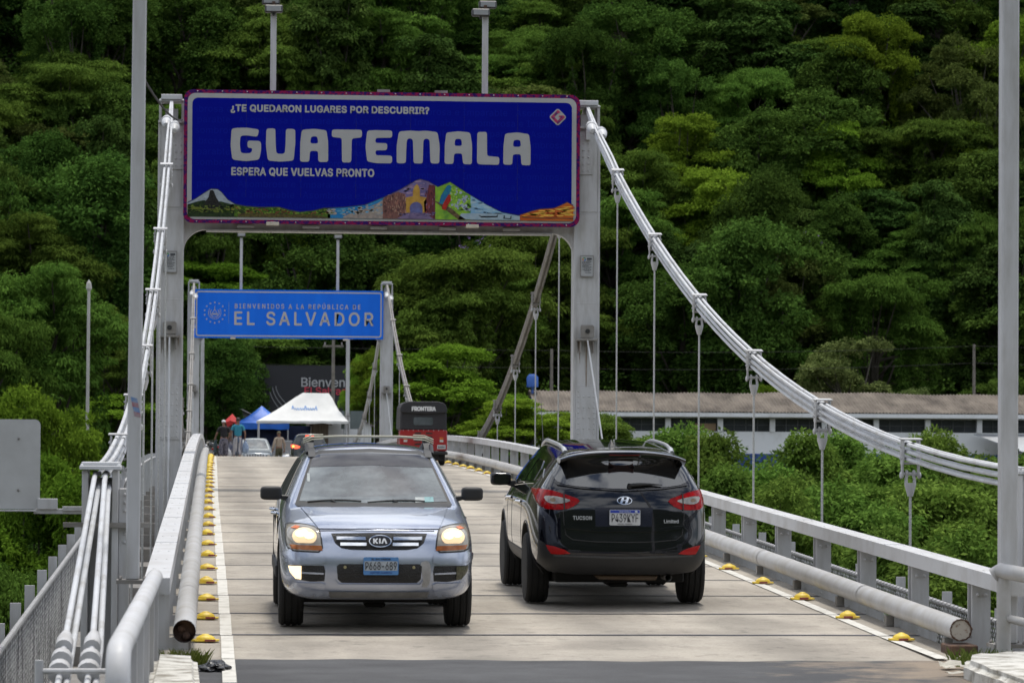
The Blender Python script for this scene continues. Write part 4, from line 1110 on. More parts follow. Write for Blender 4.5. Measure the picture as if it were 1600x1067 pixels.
# ================================================================ terrain
def sst(a, b, x):
    t_ = min(1, max(0, (x - a) / (b - a))); return t_ * t_ * (3 - 2 * t_)
def yb(x): return 219 + 7 * sst(14, 22, x) - 6 * sst(-4, -12, x)
def gz(x, y):
    n_ = mnoise.noise((x * .05, y * .05, 3.1)) * 1.4 + mnoise.noise((x * .16, y * .16, 7.7)) * .5
    near = -2.6 - 8.6 * sst(22, 46, y)
    far = -11.2 + 9.3 * sst(138, 172, y)
    z = near if y < 90 else far
    flat = sst(165, 175, y) * (1 - sst(0, 12, y - yb(x)))
    z += n_ * .5 * (1 - flat) * sst(20, 40, y)
    d = y - yb(x)
    if d > 0: z += d * (.50 + .0014 * d) + n_ * sst(5, 30, d)
    if y > 171 and d < 6: z = min(z, -1.86) if d < 0 else z
    return z
soil = mat('forest floor', (.022, .034, .010), .95, 0, .3, .35, .5, col2=(.040, .032, .016), bscale=4)
def sheet(x0, x1, y0, y1, st, name):
    nx, ny = int((x1 - x0) / st) + 1, int((y1 - y0) / st) + 1
    vs = [(x0 + i * st, y0 + j * st, gz(x0 + i * st, y0 + j * st)) for j in range(ny) for i in range(nx)]
    fs = [(j * nx + i, j * nx + i + 1, (j + 1) * nx + i + 1, (j + 1) * nx + i) for j in range(ny - 1) for i in range(nx - 1)]
    me = bpy.data.meshes.new(name); me.from_pydata(vs, [], fs); smooth_mesh(me, 180)
    return tag(mesh_obj(name, me, None, soil), kind='structure')
sheet(-130, 190, -40, 420, 3.0, 'terrain')
def added_back_hill():  # unseen slope added behind the camera to darken reflections and skylight
    vs = []; fs = []; nx = 40
    for j in range(16):
        y = -45 - 10 * j
        for i in range(nx):
            x = -200 + 400 * i / (nx - 1); vs.append((x, y, -6 + 5.2 * j + mnoise.noise((x * .02, y * .03, 2)) * 9 + mnoise.noise((x * .1, y * .1, 5)) * 2.5))
    for j in range(15):
        for i in range(nx - 1): a = j * nx + i; fs.append((a + 1, a, a + nx, a + nx + 1))
    me = bpy.data.meshes.new('hillside'); me.from_pydata(vs, [], fs); smooth_mesh(me, 180)
    tag(mesh_obj('hillside', me, None, mat('unseen dark slope', (.035, .055, .014), .95, 0, .3, .25, .8, col2=(.014, .022, .007), bscale=1.5)), kind='structure')
added_back_hill()
water = mat('river water', (.05, .06, .04), .08, 0, .1, .2, .15, bscale=2)
mb = MB(); mb.add([(-130, 55, -10.9), (190, 55, -10.9), (190, 135, -10.9), (-130, 135, -10.9)], [(0, 1, 2, 3)]); mb.obj('river', water, kind='structure')
mb = MB(); mb.add([(-9, 176.9, -1.80), (16, 176.9, -1.80), (22, 214, -1.80), (-9, 214, -1.80)], [(0, 1, 2, 3)]); mb.obj('far_road', asph, kind='structure')

# ================================================================ trees
bark = mat('bark', (.07, .06, .045), .9, 0, .2, 3, .5, col2=(.05, .042, .033))
bark_p = mat('pale bark', (.12, .105, .085), .9, 0, .2, 3, .4, col2=(.07, .06, .05))
LM = {
 'feather': leaf_mat('feathery leaves', (0.044, 0.088, 0.014), (.146, .236, .040), .28),
 'dense':   leaf_mat('dense leaves', (0.029, 0.062, 0.013), (.100, .172, .031), .22),
 'long':    leaf_mat('long leaves', (0.036, 0.078, 0.021), (.100, .172, .046), .22),
 'bright':  leaf_mat('bright leaves', (0.073, 0.140, 0.013), (.225, .345, .036), .30),
 'bush':    leaf_mat('bush leaves', (0.060, 0.117, 0.018), (.195, .300, .056), .28),
 'olive':   leaf_mat('olive leaves', (0.047, 0.073, 0.018), (.140, .188, .046), .24),
 'dark':    leaf_mat('dark leaves', (0.021, 0.047, 0.010), (.074, .126, .028), .18)}
blossom = mat('violet blossom', (.24, .14, .40), .8, 0, .2, 3)

def leaves(npr, clumps, n, L, W, droop, up=.55, fold=0.0, spread=.55):
    """leaf quads around clump centres: clumps (N, 6) = centre and radii"""
    k = len(clumps); tot = k * n
    cl = np.repeat(np.arange(k), n)
    d = npr.normal(size=(tot, 3)); d[:, 2] = np.abs(d[:, 2]) * .9 - .25
    d /= np.linalg.norm(d, axis=1)[:, None]
    rad = npr.uniform(.35, 1.0, tot) ** spread
    pos = clumps[cl, :3] + clumps[cl, 3:6] * d * rad[:, None]
    out = d * np.array([1, 1, .5]); out[:, 2] -= droop; out += npr.normal(size=(tot, 3)) * .45
    out /= np.linalg.norm(out, axis=1)[:, None]
    nr = d * .5 + np.array([0, 0, up]) + npr.normal(size=(tot, 3)) * .38
    side = np.cross(out, nr); side /= (np.linalg.norm(side, axis=1)[:, None] + 1e-9)
    l = L * npr.uniform(.6, 1.3, tot)[:, None]; w_ = W * npr.uniform(.7, 1.3, tot)[:, None]
    a = pos; b = pos + out * l * .45 + side * w_; c = pos + out * l - np.array([0, 0, 1]) * l * droop * .25; e = pos + out * l * .45 - side * w_
    V = np.stack([a, b, c, e], 1).reshape(-1, 3)
    var = np.clip(.5 * npr.uniform(0, 1, k)[cl] + .5 * npr.uniform(0, 1, tot), 0, 1)
    return V, np.repeat(var, 4)

def leaf_mesh(name, V, var, m):
    me = bpy.data.meshes.new(name); nq = len(V) // 4
    me.vertices.add(len(V)); me.vertices.foreach_set('co', V.ravel())
    me.loops.add(nq * 4); me.loops.foreach_set('vertex_index', np.arange(nq * 4))
    me.polygons.add(nq); me.polygons.foreach_set('loop_start', np.arange(0, nq * 4, 4))
    try: me.polygons.foreach_set('loop_total', np.full(nq, 4))
    except Exception: pass
    at_ = me.attributes.new('leafvar', 'FLOAT', 'POINT'); at_.data.foreach_set('value', var.astype(np.float32))
    me.materials.append(m); me.update(); me.validate()
    return me

def tree_kind(kind, seed):
    """returns trunk mesh, crown mesh for a tree of crown radius about 1 unit = 5 m, foot at z = 0, total height H"""
    npr = np.random.default_rng(seed); pr = random.Random(seed)
    C = []
    # boughs: big irregular lobes, each a flattened dome carrying leaf clumps on its upper side
    LB = []
    if kind in ('feather', 'bright'):
        H, Rr = 10.5, 5.6
        for k_ in range(20):
            a = k_ * 2.4 + pr.uniform(-.6, .6); q = math.sqrt((k_ + .4) / 20) * pr.uniform(.82, 1.1); d_ = 4.1 * q
            r_ = pr.uniform(1.0, 1.9); LB.append((d_ * math.cos(a), d_ * math.sin(a), 8.9 - .135 * d_ * d_ + pr.uniform(-1.6, .9) - (2.2 if k_ % 4 == 3 else 0), r_, r_ * pr.uniform(.42, .75)))
        nc, cs, (n, L, W, dr, up) = 15, (.5, .95), ((150, .24, .040, .60, .8) if kind == 'feather' else (150, .21, .056, .3, .7))
    elif kind in ('dense', 'long'):
        H, Rr = 10.8, 4.9
        for k_ in range(17):
            a = pr.uniform(0, 6.28); u = pr.uniform(-.85, 1); q = math.sqrt(max(0, 1 - u * u)) * pr.uniform(.45, 1.0); r_ = pr.uniform(1.15, 2.15)
            LB.append((3.6 * q * math.cos(a) + .5 * math.sin(seed), 3.6 * q * math.sin(a), 6.2 + 3.4 * u, r_, r_ * pr.uniform(.55, .85)))
        nc, cs, (n, L, W, dr, up) = 17, (.45, .85), ((120, .22, .064, .25, .5) if kind == 'dense' else (56, .44, .052, .75, .4))
    elif kind == 'olive':
        H, Rr = 10, 4.5
        for k_ in range(26):
            a = pr.uniform(0, 6.28); u = pr.uniform(-.9, 1); q = math.sqrt(max(0, 1 - u * u)) * pr.uniform(.5, 1.05); r_ = pr.uniform(.8, 1.45)
            LB.append((3.5 * q * math.cos(a), 3.5 * q * math.sin(a), 5.4 + 3.8 * u, r_, r_ * pr.uniform(.7, .95)))
        nc, cs, (n, L, W, dr, up) = 12, (.35, .65), (110, .18, .060, .1, .45)
    elif kind == 'dark':
        H, Rr = 12.5, 3.5
        for k_ in range(18):
            a = pr.uniform(0, 6.28); u = (k_ + .5) / 9 - 1; q = (1 - .5 * max(0, u)) * pr.uniform(.3, .9); r_ = pr.uniform(.9, 1.7)
            LB.append((2.6 * q * math.cos(a), 2.6 * q * math.sin(a), 6.4 + 5.2 * u, r_, r_ * pr.uniform(.7, 1.15)))
        nc, cs, (n, L, W, dr, up) = 15, (.4, .8), (125, .25, .066, .6, .35)
    else:                                          # 'shrub': foliage in rounded masses down to the ground
        H, Rr = 9.3, 3.6
        for k_ in range(30):
            a = pr.uniform(0, 6.28); u = (k_ + .5) / 30; q = math.sqrt(max(.05, 1 - u ** 2.2)) * math.sqrt(pr.uniform(.15, 1)); r_ = pr.uniform(.75, 1.25) * (1.15 - .35 * u)
            LB.append((2.9 * q * math.cos(a), 2.9 * q * math.sin(a), .7 + 7.9 * u * pr.uniform(.86, 1.04), r_, r_ * pr.uniform(.75, 1.05)))
        nc, cs, (n, L, W, dr, up) = 13, (.35, .62), (96, .20, .048, .3, .6)
    for lx, ly, lz, r_, rz_ in LB:
        for k_ in range(nc):
            v_ = Vector((pr.gauss(0, 1), pr.gauss(0, 1), abs(pr.gauss(0, 1)) * 1.05 - .32)).normalized(); f_ = pr.uniform(.62, 1.02); s_ = pr.uniform(*cs)
            C.append((lx + r_ * v_.x * f_, ly + r_ * v_.y * f_, lz + rz_ * v_.z * f_, s_, s_, s_ * (.45 if kind in ('feather', 'bright') else .7)))
    if kind != 'shrub' and kind != 'olive':          # creepers hanging from the boughs
        for k_ in range(14):
            lx, ly, lz, r_, rz_ = pr.choice(LB); a = pr.uniform(0, 6.28); x_, y_ = lx + r_ * .8 * math.cos(a), ly + r_ * .8 * math.sin(a); z_ = lz
            while z_ > pr.uniform(.3, 2.0):
                s_ = pr.uniform(.22, .5); C.append((x_ + pr.uniform(-.2, .2), y_ + pr.uniform(-.2, .2), z_, s_, s_, s_ * 1.3)); z_ -= pr.uniform(.5, .8)
    C = np.array(C)
    V, var = leaves(npr, C, n, L, W, dr, up)
    mk = {'feather': 'feather', 'bright': 'bright', 'dense': 'dense', 'long': 'long', 'olive': 'olive', 'dark': 'dark', 'shrub': 'bush'}[kind]
    crown = leaf_mesh('crown_' + kind, V, var, LM[mk])
    mb = MB(); zt_ = H * .52
    k = 7; wob = [(pr.uniform(-.25, .25), pr.uniform(-.25, .25)) for _ in range(k)]
    pts = [(wob[i][0] * i / k * 2, wob[i][1] * i / k * 2, -1.5 + (zt_ + 1.5) * i / (k - 1)) for i in range(k)]
    r0 = .26 if kind != 'shrub' else .1
    mb.tube(pts, [r0 * (1.25 - .75 * i / (k - 1)) for i in range(k)], 8)
    for i in range(len(LB)):
        c = Vector(LB[i][:3]); s_ = Vector(pts[pr.randint(2 if kind != 'shrub' else 1, k - 1)])
        if c.z < s_.z: s_ = Vector(pts[2])
        mid = s_.lerp(c, .5) + Vector((pr.uniform(-.4, .4), pr.uniform(-.4, .4), pr.uniform(-.5, .2)))
        mb.tube([s_, mid, c, c + (c - mid).normalized() * .4], [r0 * .42, r0 * .27, r0 * .12, .012], 5)
    return mb.mesh('trunk_' + kind, bark_p if kind in ('olive', 'bright') else bark, smooth=True), crown, H, Rr

KINDS = {}
LM['pale'] = leaf_mat('pale olive leaves', (.060, .085, .026), (.235, .285, .095), .26)
for kind, seeds in (('feather', (1, 2, 3)), ('dense', (4, 5, 6)), ('long', (7, 8)), ('olive', (9, 10)), ('dark', (11, 12)), ('bright', (13, 14)), ('shrub', (15, 16, 17))):
    KINDS[kind] = [tree_kind(kind, s_) for s_ in seeds]
KINDS['pale'] = []
for tm_, cm_, H_, R_ in KINDS['olive']:
    c2_ = cm_.copy(); c2_.materials.clear(); c2_.materials.append(LM['pale']); KINDS['pale'].append((tm_, c2_, H_, R_))
KW = {'pale': 'pale round tree', 'feather': 'feathery flat-tiered tree', 'dense': 'dense round-crowned tree', 'long': 'drooping long-leaved tree', 'olive': 'olive-green tree', 'dark': 'tall dark narrow tree', 'bright': 'bright green tree', 'shrub': 'light green bush'}
KN = {'pale': 'pale_green_tree', 'feather': 'feathery_tree', 'dense': 'broadleaf_tree', 'long': 'long_leaved_tree', 'olive': 'olive_green_tree', 'dark': 'dark_tree', 'bright': 'spreading_tree', 'shrub': 'leafy_bush'}
TR = random.Random(21)
def tree(kind, x, y, ztop, rad, label, group, zfoot=None, variant=None):
    tm, cm, H, Rr = KINDS[kind][TR.randrange(len(KINDS[kind])) if variant is None else variant]
    zf = gz(x, y) if zfoot is None else zfoot
    sz = (ztop - zf) / H; sx_ = rad / Rr
    root = empty(KN[kind], (x, y, zf), label, 'tree' if kind != 'shrub' else 'bush', group, (TR.uniform(-.05, .05), TR.uniform(-.05, .05), TR.uniform(0, 6.28)))
    root.scale = (sx_, sx_ * TR.uniform(.9, 1.1), sz)
    a = bpy.data.objects.new('trunk', tm); b = bpy.data.objects.new('crown', cm)
    for o in (a, b): COL.objects.link(o); o.parent = root
    return root

def proj(x, y, z):
    v = Vector((x, y, z)); f = v.dot(_fw); return CX + FPX * v.dot(_rx) / f, CY - FPX * v.dot(_up) / f
def where(px, py):
    """words for the spot of a hillside tree"""
    hgt = 'high on the hillside' if py < 150 else 'halfway up the hillside' if py < 380 else 'on the lower hillside'
    if px < -20: return hgt + ' beyond the left light pole'
    if px < 190: return hgt + ' left of the left light pole'
    if px < 300: return hgt + ' by the left tower post'
    if px < 470: return hgt + ' behind the first letters of GUATEMALA'
    if px < 620: return hgt + ' behind the middle of the blue signs'
    if px < 760: return hgt + ' behind the LA of GUATEMALA'
    if px < 900: return hgt + ' behind the diamond mark corner'
    if px < 1060: return hgt + ' above the roof of the black car'
    if px < 1200: return hgt + ' above the left of the low building'
    if px < 1350: return hgt + ' above the middle of the low building'
    if px < 1500: return hgt + ' above the cable near the right light pole'
    return hgt + ' around the right light pole'

hill_mix = ['feather'] * 8 + ['dense'] * 11 + ['long'] * 2 + ['olive'] * 3 + ['dark'] * 4 + ['bright'] * 1
hr = random.Random(33); nh = 0
y = 222.0; row = 0
while y < 300:
    st = 6.2 + .012 * (y - 220)
    x = -.098 * y - 8 + (row % 2) * st * .5
    while x < .262 * y + 6:
        xx, yy = x + hr.uniform(-2.6, 2.6), y + hr.uniform(-2.6, 2.6); x += st
        if yy < yb(xx) + 2.5: continue
        zf = gz(xx, yy); kind = hr.choice(hill_mix); hgt = hr.uniform(7.0, 13.0) if hr.random() < .8 else hr.uniform(12.5, 16); rad = hr.uniform(3.6, 6.6)
        if kind == 'feather': rad *= 1.1
        if kind == 'dark': rad *= .8; hgt *= 1.12
        px, py = proj(xx, yy, zf + hgt * .7)
        if py < -170 or px < -190 or px > 1790: continue
        if 615 < px < 680 and yy < 236: continue
        tree(kind, xx, yy, zf + hgt, rad, KW[kind] + ' ' + where(px, py), 'trees of the forested hillside', zf); nh += 1
    y += st * .86; row += 1

for px, pt, Y, rad, lab in ((470, 62, 268, 6.0, 'bright green tree on the upper hillside left of centre above the dark blue sign'), (610, 48, 274, 6.4, 'broad bright green tree above the middle of the dark blue sign'), (690, 84, 266, 5.2, 'bright green tree just left of the right floodlight mast above the sign'),
    (815, 70, 270, 5.6, 'bright green tree right of the right floodlight mast above the sign'), (400, 100, 262, 4.6, 'bright green tree left of the left floodlight mast above the sign'), (120, 70, 262, 5.4, 'bright green tree high at left near the left light pole'), (1480, 180, 258, 5.6, 'bright green tree high on the hillside left of the right light pole'), (1300, 190, 255, 5.0, 'bright green tree in the middle of the hillside above the sloping cable')):
    p = hit(px, pt, Y); tree('feather' if px % 20 else 'bright', p.x, Y, p.z, rad, lab, 'bright trees on the hillside', gz(p.x, Y))

# trees that stand apart from the forest
for kind, px, pt, Y, rad, lab in (
    ('feather', 85, 402, 165, 4.9, 'wide flat-tiered tree behind the white pole with the pointed top'),
    ('feather', -55, 425, 158, 4.6, 'flat-tiered tree cut by the left edge of the photo above the sign back'),
    ('feather', 182, 470, 188, 3.9, 'flat-tiered tree right behind the left light pole, beside the left tower post'),
    ('bright', 92, 600, 118, 3.6, 'flat-topped tree just above the blank sign back, below the white pole'),  # bright leaf colour puts sunlight into these crowns
    ('bright', 178, 612, 186, 4.2, 'flat-topped tree seen between the left light pole and the left tower post'),
    ('bright', 35, 690, 96, 3.0, 'flat-tiered tree seen behind the bracket of the blank sign back'),
    ('feather', -10, 800, 74, 2.6, 'low feathery tree at the left edge below the blank sign back'),
    ('feather', 20, 880, 58, 2.0, 'low feathery tree behind the chain link fence in the lower left corner'),
    ('dense', 120, 800, 102, 2.4, 'dark bushy tree behind the saddle post at left, just above the fence')):
    p = hit(px, pt, Y); x = min(p.x, -2.3 - rad) if Y < 178 else p.x
    tree(kind, x, Y, p.z, rad, lab, 'trees below the left side of the bridge')
for kind, px, pt, Y, rad, lab in (
    ('dense', 318, 522, 183, 2.6, 'dark green tree beside the left post of the farther portal'),
    ('bright', 582, 540, 190, 2.0, 'bright green tree between the street lamp pole and the right post of the farther portal'),
    ('bright', 690, 536, 187, 4.6, 'large bright green spreading tree rising behind the three-wheeler'),
    ('bright', 800, 622, 183, 3.6, 'bright green spreading tree behind the right rail and sloping cable'),
    ('bright', 868, 640, 200, 2.4, 'small bright green tree before the white gable of the low building'),
    ('dense', 352, 520, 214, 2.7, 'green tree hanging over the left half of the black billboard'),
    ('dense', 500, 505, 226, 3.4, 'green tree hanging over the lettering of the black billboard'),
    ('bright', 566, 552, 208, 1.7, 'pale green tree covering the right end of the black billboard')):
    p = hit(px, pt, Y)
    tree(kind, p.x, Y, p.z, rad, lab, 'trees on the far bank by the road', -1.9 if Y < 215 else None)
for kind, px, pt, Y, rad, lab in (
    ('pale', 1325, 520, 221, 4.8, 'large round olive-green tree rising behind the roof of the long low building'),
    ('pale', 1440, 600, 223, 2.4, 'low olive-green tree behind the roof, left of the wooden utility pole'),
    ('dense', 1562, 585, 226, 3.2, 'dense tree behind the roof between utility pole and right light pole'),
    ('bright', 1195, 600, 222, 2.0, 'low bright tree just above the ridge of the long low building')):
    p = hit(px, pt, Y); tree(kind, p.x, Y, p.z, rad, lab, 'trees behind the long low building')
for px, pt, Y, rad, lab in (
    (945, 662, 160, 1.9, 'light green bush seen over the roof of the black car'),
    (1075, 660, 150, 2.6, 'light green bush just right of the rear window of the black car'),
    (1140, 690, 128, 3.0, 'light green bush between the second and third hangers right of the black car'),
    (1240, 688, 140, 3.2, 'light green bush covering the blue base of the low building'),
    (1300, 672, 150, 3.0, 'tall light green bush before the windows of the low building'),
    (1385, 690, 132, 3.4, 'light green bush left of the lowest cable clamp'),
    (1435, 662, 146, 2.2, 'tall light green bush rising above the lowest cable clamp'),
    (1330, 770, 112, 3.2, 'light green bush above the right box rail, left of the last hanger'),
    (1475, 745, 116, 3.2, 'light green bush right of the last hanger rope'),
    (1555, 735, 124, 3.2, 'light green bush touching the left side of the right light pole'),
    (1640, 725, 126, 3.4, 'light green bush at the right edge of the photo beyond the light pole'),
    (1205, 770, 106, 2.8, 'light green bush low behind the right box rail beside the black car'),
    (1420, 850, 88, 2.6, 'low light green bush right behind the end of the right box rail'),
    (1540, 850, 84, 2.6, 'low light green bush between the box rail end and the right light pole'),
    (1015, 700, 152, 2.4, 'light green bush hidden mostly by the black car roof, left of the rear rail end'),
    (1105, 745, 118, 2.8, 'light green bush just right of the right tail lamp of the black car'),
    (1180, 720, 132, 3.2, 'light green bush right of the second hanger below the building windows'),
    (1265, 735, 124, 3.0, 'light green bush left of the third hanger, just above the right box rail'),
    (1400, 745, 120, 3.2, 'light green bush behind the lowest hanger rope socket'),
    (1500, 700, 146, 3.2, 'tall light green bush under the sheet metal awning'),
    (1480, 880, 78, 2.4, 'low light green bush just above the far end of the capped pipe'),
    (1650, 900, 70, 2.2, 'yellow-green bush below the pipe railing at the right edge'),
    (1130, 850, 84, 2.0, 'low light green bush below the rail next to the black car tail')):
    p = hit(px, pt, Y); tree('shrub', p.x, Y, p.z + .75, rad * 1.2, lab, 'bushes below the right side of the bridge')

# violet flowering creepers on the hillside
for px, py, Y, lab in ((735, 390, 232, 'violet blossoms on a hillside tree left of the right tower post'), (1245, 378, 236, 'violet blossoms in the dark trees above the middle of the low building'), (1065, 450, 233, 'violet blossoms beside the hanger rope above the black car')):
    p = hit(px, py, Y); npr = np.random.default_rng(int(px))
    Cc = np.array([(p.x + npr.normal() * 1.0, Y + npr.normal() * .6, p.z + npr.normal() * .5, .14, .14, .14) for _ in range(14)])
    V, var = leaves(npr, Cc, 8, .11, .05, .1)
    tag(mesh_obj('flowering_creeper', leaf_mesh('blossom', V, var, blossom)), lab, 'flowers', 'violet blossoms on the hillside')

# undergrowth: what nobody could count
npr = np.random.default_rng(77); Cc = []
for _ in range(4600):
    y = npr.uniform(204, 300) if npr.random() < .7 else npr.uniform(40, 172)
    x = npr.uniform(-.11 * y - 6, .27 * y + 6)
    if 172 < y < yb(x) - 1 : continue
    if y < 172 and -4 < x < 10: continue
    if y < 172 and x < -4 and npr.random() < .5: continue
    s_ = npr.uniform(.7, 1.7) * (1.25 if y > 200 else 1); Cc.append((x, y, gz(x, y) + .4 * s_, s_, s_, s_ * (1.2 if y > 200 else .9)))
for _ in range(2600):
    y = npr.uniform(221, 292); x = npr.uniform(-.11 * y - 6, .27 * y + 6)
    if y < yb(x) + 1: continue
    g_ = gz(x, y); hh = npr.uniform(1.5, 5.0)
    for q in range(3):
        s_ = npr.uniform(.55, 1.15); Cc.append((x + npr.normal() * .7, y + npr.normal() * .7, g_ + hh * (q + .6) / 3, s_, s_, s_ * .9))
V, var = leaves(npr, np.array(Cc), 62, .29, .088, .4, .5)
o = mesh_obj('undergrowth', leaf_mesh('undergrowth', V, var, LM['dense'])); tag(o, kind='stuff')

# ================================================================ far bank: buildings and stalls
roofm = mat('weathered fibre cement roof', (.19, .16, .13), .9, 0, .2, .9, .3, col2=(.07, .056, .045), stretch=(1, .35, 1), bscale=14, thr=(.33, .62))
wallw = mat('white plaster', (.80, .81, .82), .8, 0, .08, .9, .1, col2=(.64, .64, .62), thr=(.26, .5), stretch=(1, 1, .5))
wallb = mat('blue wall base', (.03, .07, .32), .7, 0, .1, 2)
glassd = mat('dark window', (.02, .023, .027), .15, 0, .2, 1.2, 0, col2=(.045, .05, .06))
tilew = mat('plywood', (.32, .22, .13), .8, 0, .1, 2)
bx0, bx1, BY = 19.9, 66, 205.0
root = empty('long_low_building', (40, BY, -2.2), 'long low white building with a brown corrugated roof behind the right bushes', 'building'); inv = -root.location
def bp(mb, name, m, par=None, **k):
    o = mb.obj(name, m, par or root, **k)
    if par is None: o.location = inv
    return o
mb = MB(); mb.box(bx0, bx1, BY + .3, BY + 9, -2.6, .62); mb.box(bx0, bx1, BY + 1.6, BY + 9, .62, 1.75)
mb.box(bx0, bx1, BY + .25, BY + .55, 1.42, 1.78)
mb.prism([(BY + .3, 1.4), (BY + 9, 1.4), (BY + 4.7, 3.02)], bx0 - .04, bx0 + .2, 'X')
k = 0; wx = bx0 + 1.2; cols = []
bp(mb, 'wall', wallw)
while wx < bx1:
    mbc = MB(); mbc.box(wx - .16, wx + .16, BY + .22, BY + .56, .62, 1.42); cols.append(wx); wx += 3.2; bp(mbc, 'pillar', wallw)
mb = MB(); mb.box(bx0 - .01, bx1, BY + .27, BY + .30, -2.6, -.72); bp(mb, 'painted_base', wallb)
for i, a in enumerate(cols[:-1]):
    mb = MB(); mb.box(a + .16, a + 3.04, BY + .50, BY + .53, .62, 1.42); wi = bp(mb, 'window', glassd)
    mb = MB()
    for q in range(5): mb.box(a + .16 + .72 * q - .02 + .0, a + .16 + .72 * q + .02, BY + .46, BY + .50, .62, 1.42)
    mb.box(a + .16, a + 3.04, BY + .465, BY + .495, 1.0, 1.03)
    fo = mb.obj('frame', mat('window bars', (.08, .085, .09), .6, 0, .1, 3), wi)
    if i == 2: 
        mb = MB(); mb.box(a + 1.5, a + 2.95, BY + .43, BY + .455, .66, 1.1); mb.obj('plywood_sheet', tilew, wi)
mb = MB()
n = 900; xs_ = np.linspace(bx0 - .5, bx1 + .5, n); vs = []; fs = []
for i, x in enumerate(xs_):
    cz = .035 * math.sin(i * math.pi / 2)
    sag = .05 * math.sin(x * .37) + .03 * math.sin(x * 1.1)
    vs += [(x, BY - .35, 1.80 + cz), (x, BY + 4.7, 3.05 + cz + sag), (x, BY + 9.5, 1.7 + cz)]
for i in range(n - 1):
    a = 3 * i; fs += [(a, a + 3, a + 4, a + 1), (a + 1, a + 4, a + 5, a + 2)]
mb.add(vs, fs); bp(mb, 'roof', roofm, fix=False)
mb = MB(); mb.box(bx0 - .4, bx1, BY - .33, BY - .28, 1.50, 1.74); bp(mb, 'fascia', wallw)
mb = MB(); ax = hit(1520, 690, BY).x
mb.add([(ax, BY - .3, .55), (ax + 8, BY - .3, .55), (ax + 9.5, BY - 3.5, -.75), (ax + 3.0, BY - 3.5, -.75), (ax, BY - .3, .50), (ax + 8, BY - .3, .50), (ax + 9.5, BY - 3.5, -.80), (ax + 3.0, BY - 3.5, -.80)], [(0, 1, 2, 3), (7, 6, 5, 4), (0, 3, 7, 4), (1, 5, 6, 2), (2, 6, 7, 3), (0, 4, 5, 1)])
for q in range(4): mb.tube([(ax + 3.2 + 2 * q, BY - 3.4, -.78), (ax + 3.2 + 2 * q, BY - 3.4, -2.6)], .05, 6)
bp(mb, 'awning', mat('zinc sheet', (.42, .44, .47), .4, .5, .1, 2))
mb = MB(); p = hit(832, 592, 209); mb.tube([(p.x, 209, p.z - .5), (p.x, 209, p.z + .1), (p.x, 209, p.z + .3)], [.36, .36, .2], 14); mb.tube([(p.x, 209, p.z - 5.5), (p.x, 209, p.z - .5)], .08, 8)
tag(mb.obj('water_tank', mat('blue tank', (.03, .12, .45), .5, 0, .1, 3), smooth=True), 'blue water tank above the bright trees left of the right tower post', 'water tank')

# billboard
bbm = mat('black billboard sheet', (.018, .018, .022), .6, 0, .1, 1); YB = 213.0
a, b_ = hit(397, 656, YB), hit(566, 572, YB)
root = empty('billboard', (a.x, YB, -1.9), 'black billboard with white and red welcome lettering behind the market tents', 'billboard'); inv = -root.location
def bl(mb, name, m):
    o = mb.obj(name, m, root); o.location = inv; return o
mb = MB(); mb.box(a.x, b_.x, YB, YB + .12, a.z, b_.z); bl(mb, 'panel', bbm)
mb = MB()
for q in (.12, .5, .88): mb.box(a.x + (b_.x - a.x) * q - .1, a.x + (b_.x - a.x) * q + .1, YB + .13, YB + .3, -2.2, b_.z - .2)
bl(mb, 'support', steel_d)
for txt, x_, yb_, h_, m in (('Bienvenidos', 471, 604, 14.5, letter_w), ('El Salvador', 476, 616.5, 12, mat('red lettering', (.50, .04, .07), .5, 0, 0))):
    p = hit(x_, yb_, YB); me = text_mesh(txt, .5, 0, .004, 1.0, 'LEFT', thick=.012, height=h_ * YB / FPX * .98)
    o = mesh_obj('lettering', me, root, m); o.location = (inv.x + p.x, inv.y + YB - .02, inv.z + p.z)
mb = MB()
for k in range(3):
    pts = [hit(421 + k * 5 + (t_ ** 1.8) * (34 + 2 * k), 606 - k * 1.5 + t_ * (50 - 3 * k), YB) for t_ in np.linspace(0, 1, 12)]
    mb.tube([(p.x, YB - .012, p.z) for p in pts], .022, 6)
bl(mb, 'road_drawing', mat('grey print', (.30, .30, .31), .6, 0, 0))

# stalls
fabric_w = mat('white canvas', (.70, .70, .68), .8, 0, .06, 1.5)
fabric_b = mat('blue tarpaulin', (.012, .14, .62), .5, 0, .12, 1.6, .15)
def canopy_mesh(cx_, cy_, w_, d_, ze, zr, rl, seed, val=.14):
    """tent roof with a ridge, sagging a little, and a valance"""
    n = 14; vs = []; fs = []; pr = random.Random(seed)
    for j in range(n + 1):
        for i in range(n + 1):
            u, v = i / n * 2 - 1, j / n * 2 - 1
            e_ = max(abs(v), max(0, (abs(u) - rl) / (1 - rl)) if rl < 1 else abs(v))
            z = zr + (ze - zr) * (e_ ** .88) - .07 * math.sin(math.pi * e_) + pr.uniform(-.012, .012)
            vs.append((cx_ + u * w_ / 2, cy_ + v * d_ / 2, z))
    for j in range(n):
        for i in range(n): a = j * (n + 1) + i; fs.append((a, a + 1, a + n + 2, a + n + 1))
    ring = [i for i in range(n)] + [n + (n + 1) * j for j in range(n)] + [(n + 1) * n + n - i for i in range(n)] + [(n + 1) * (n - j) for j in range(n)]
    b0 = len(vs)
    for q in ring: vs.append((vs[q][0], vs[q][1], vs[q][2] - val + pr.uniform(-.02, .02)))
    for i in range(len(ring)): a, b = ring[i], ring[(i + 1) % len(ring)]; fs.append((a, b0 + i, b0 + (i + 1) % len(ring), b))
    return vs, fs
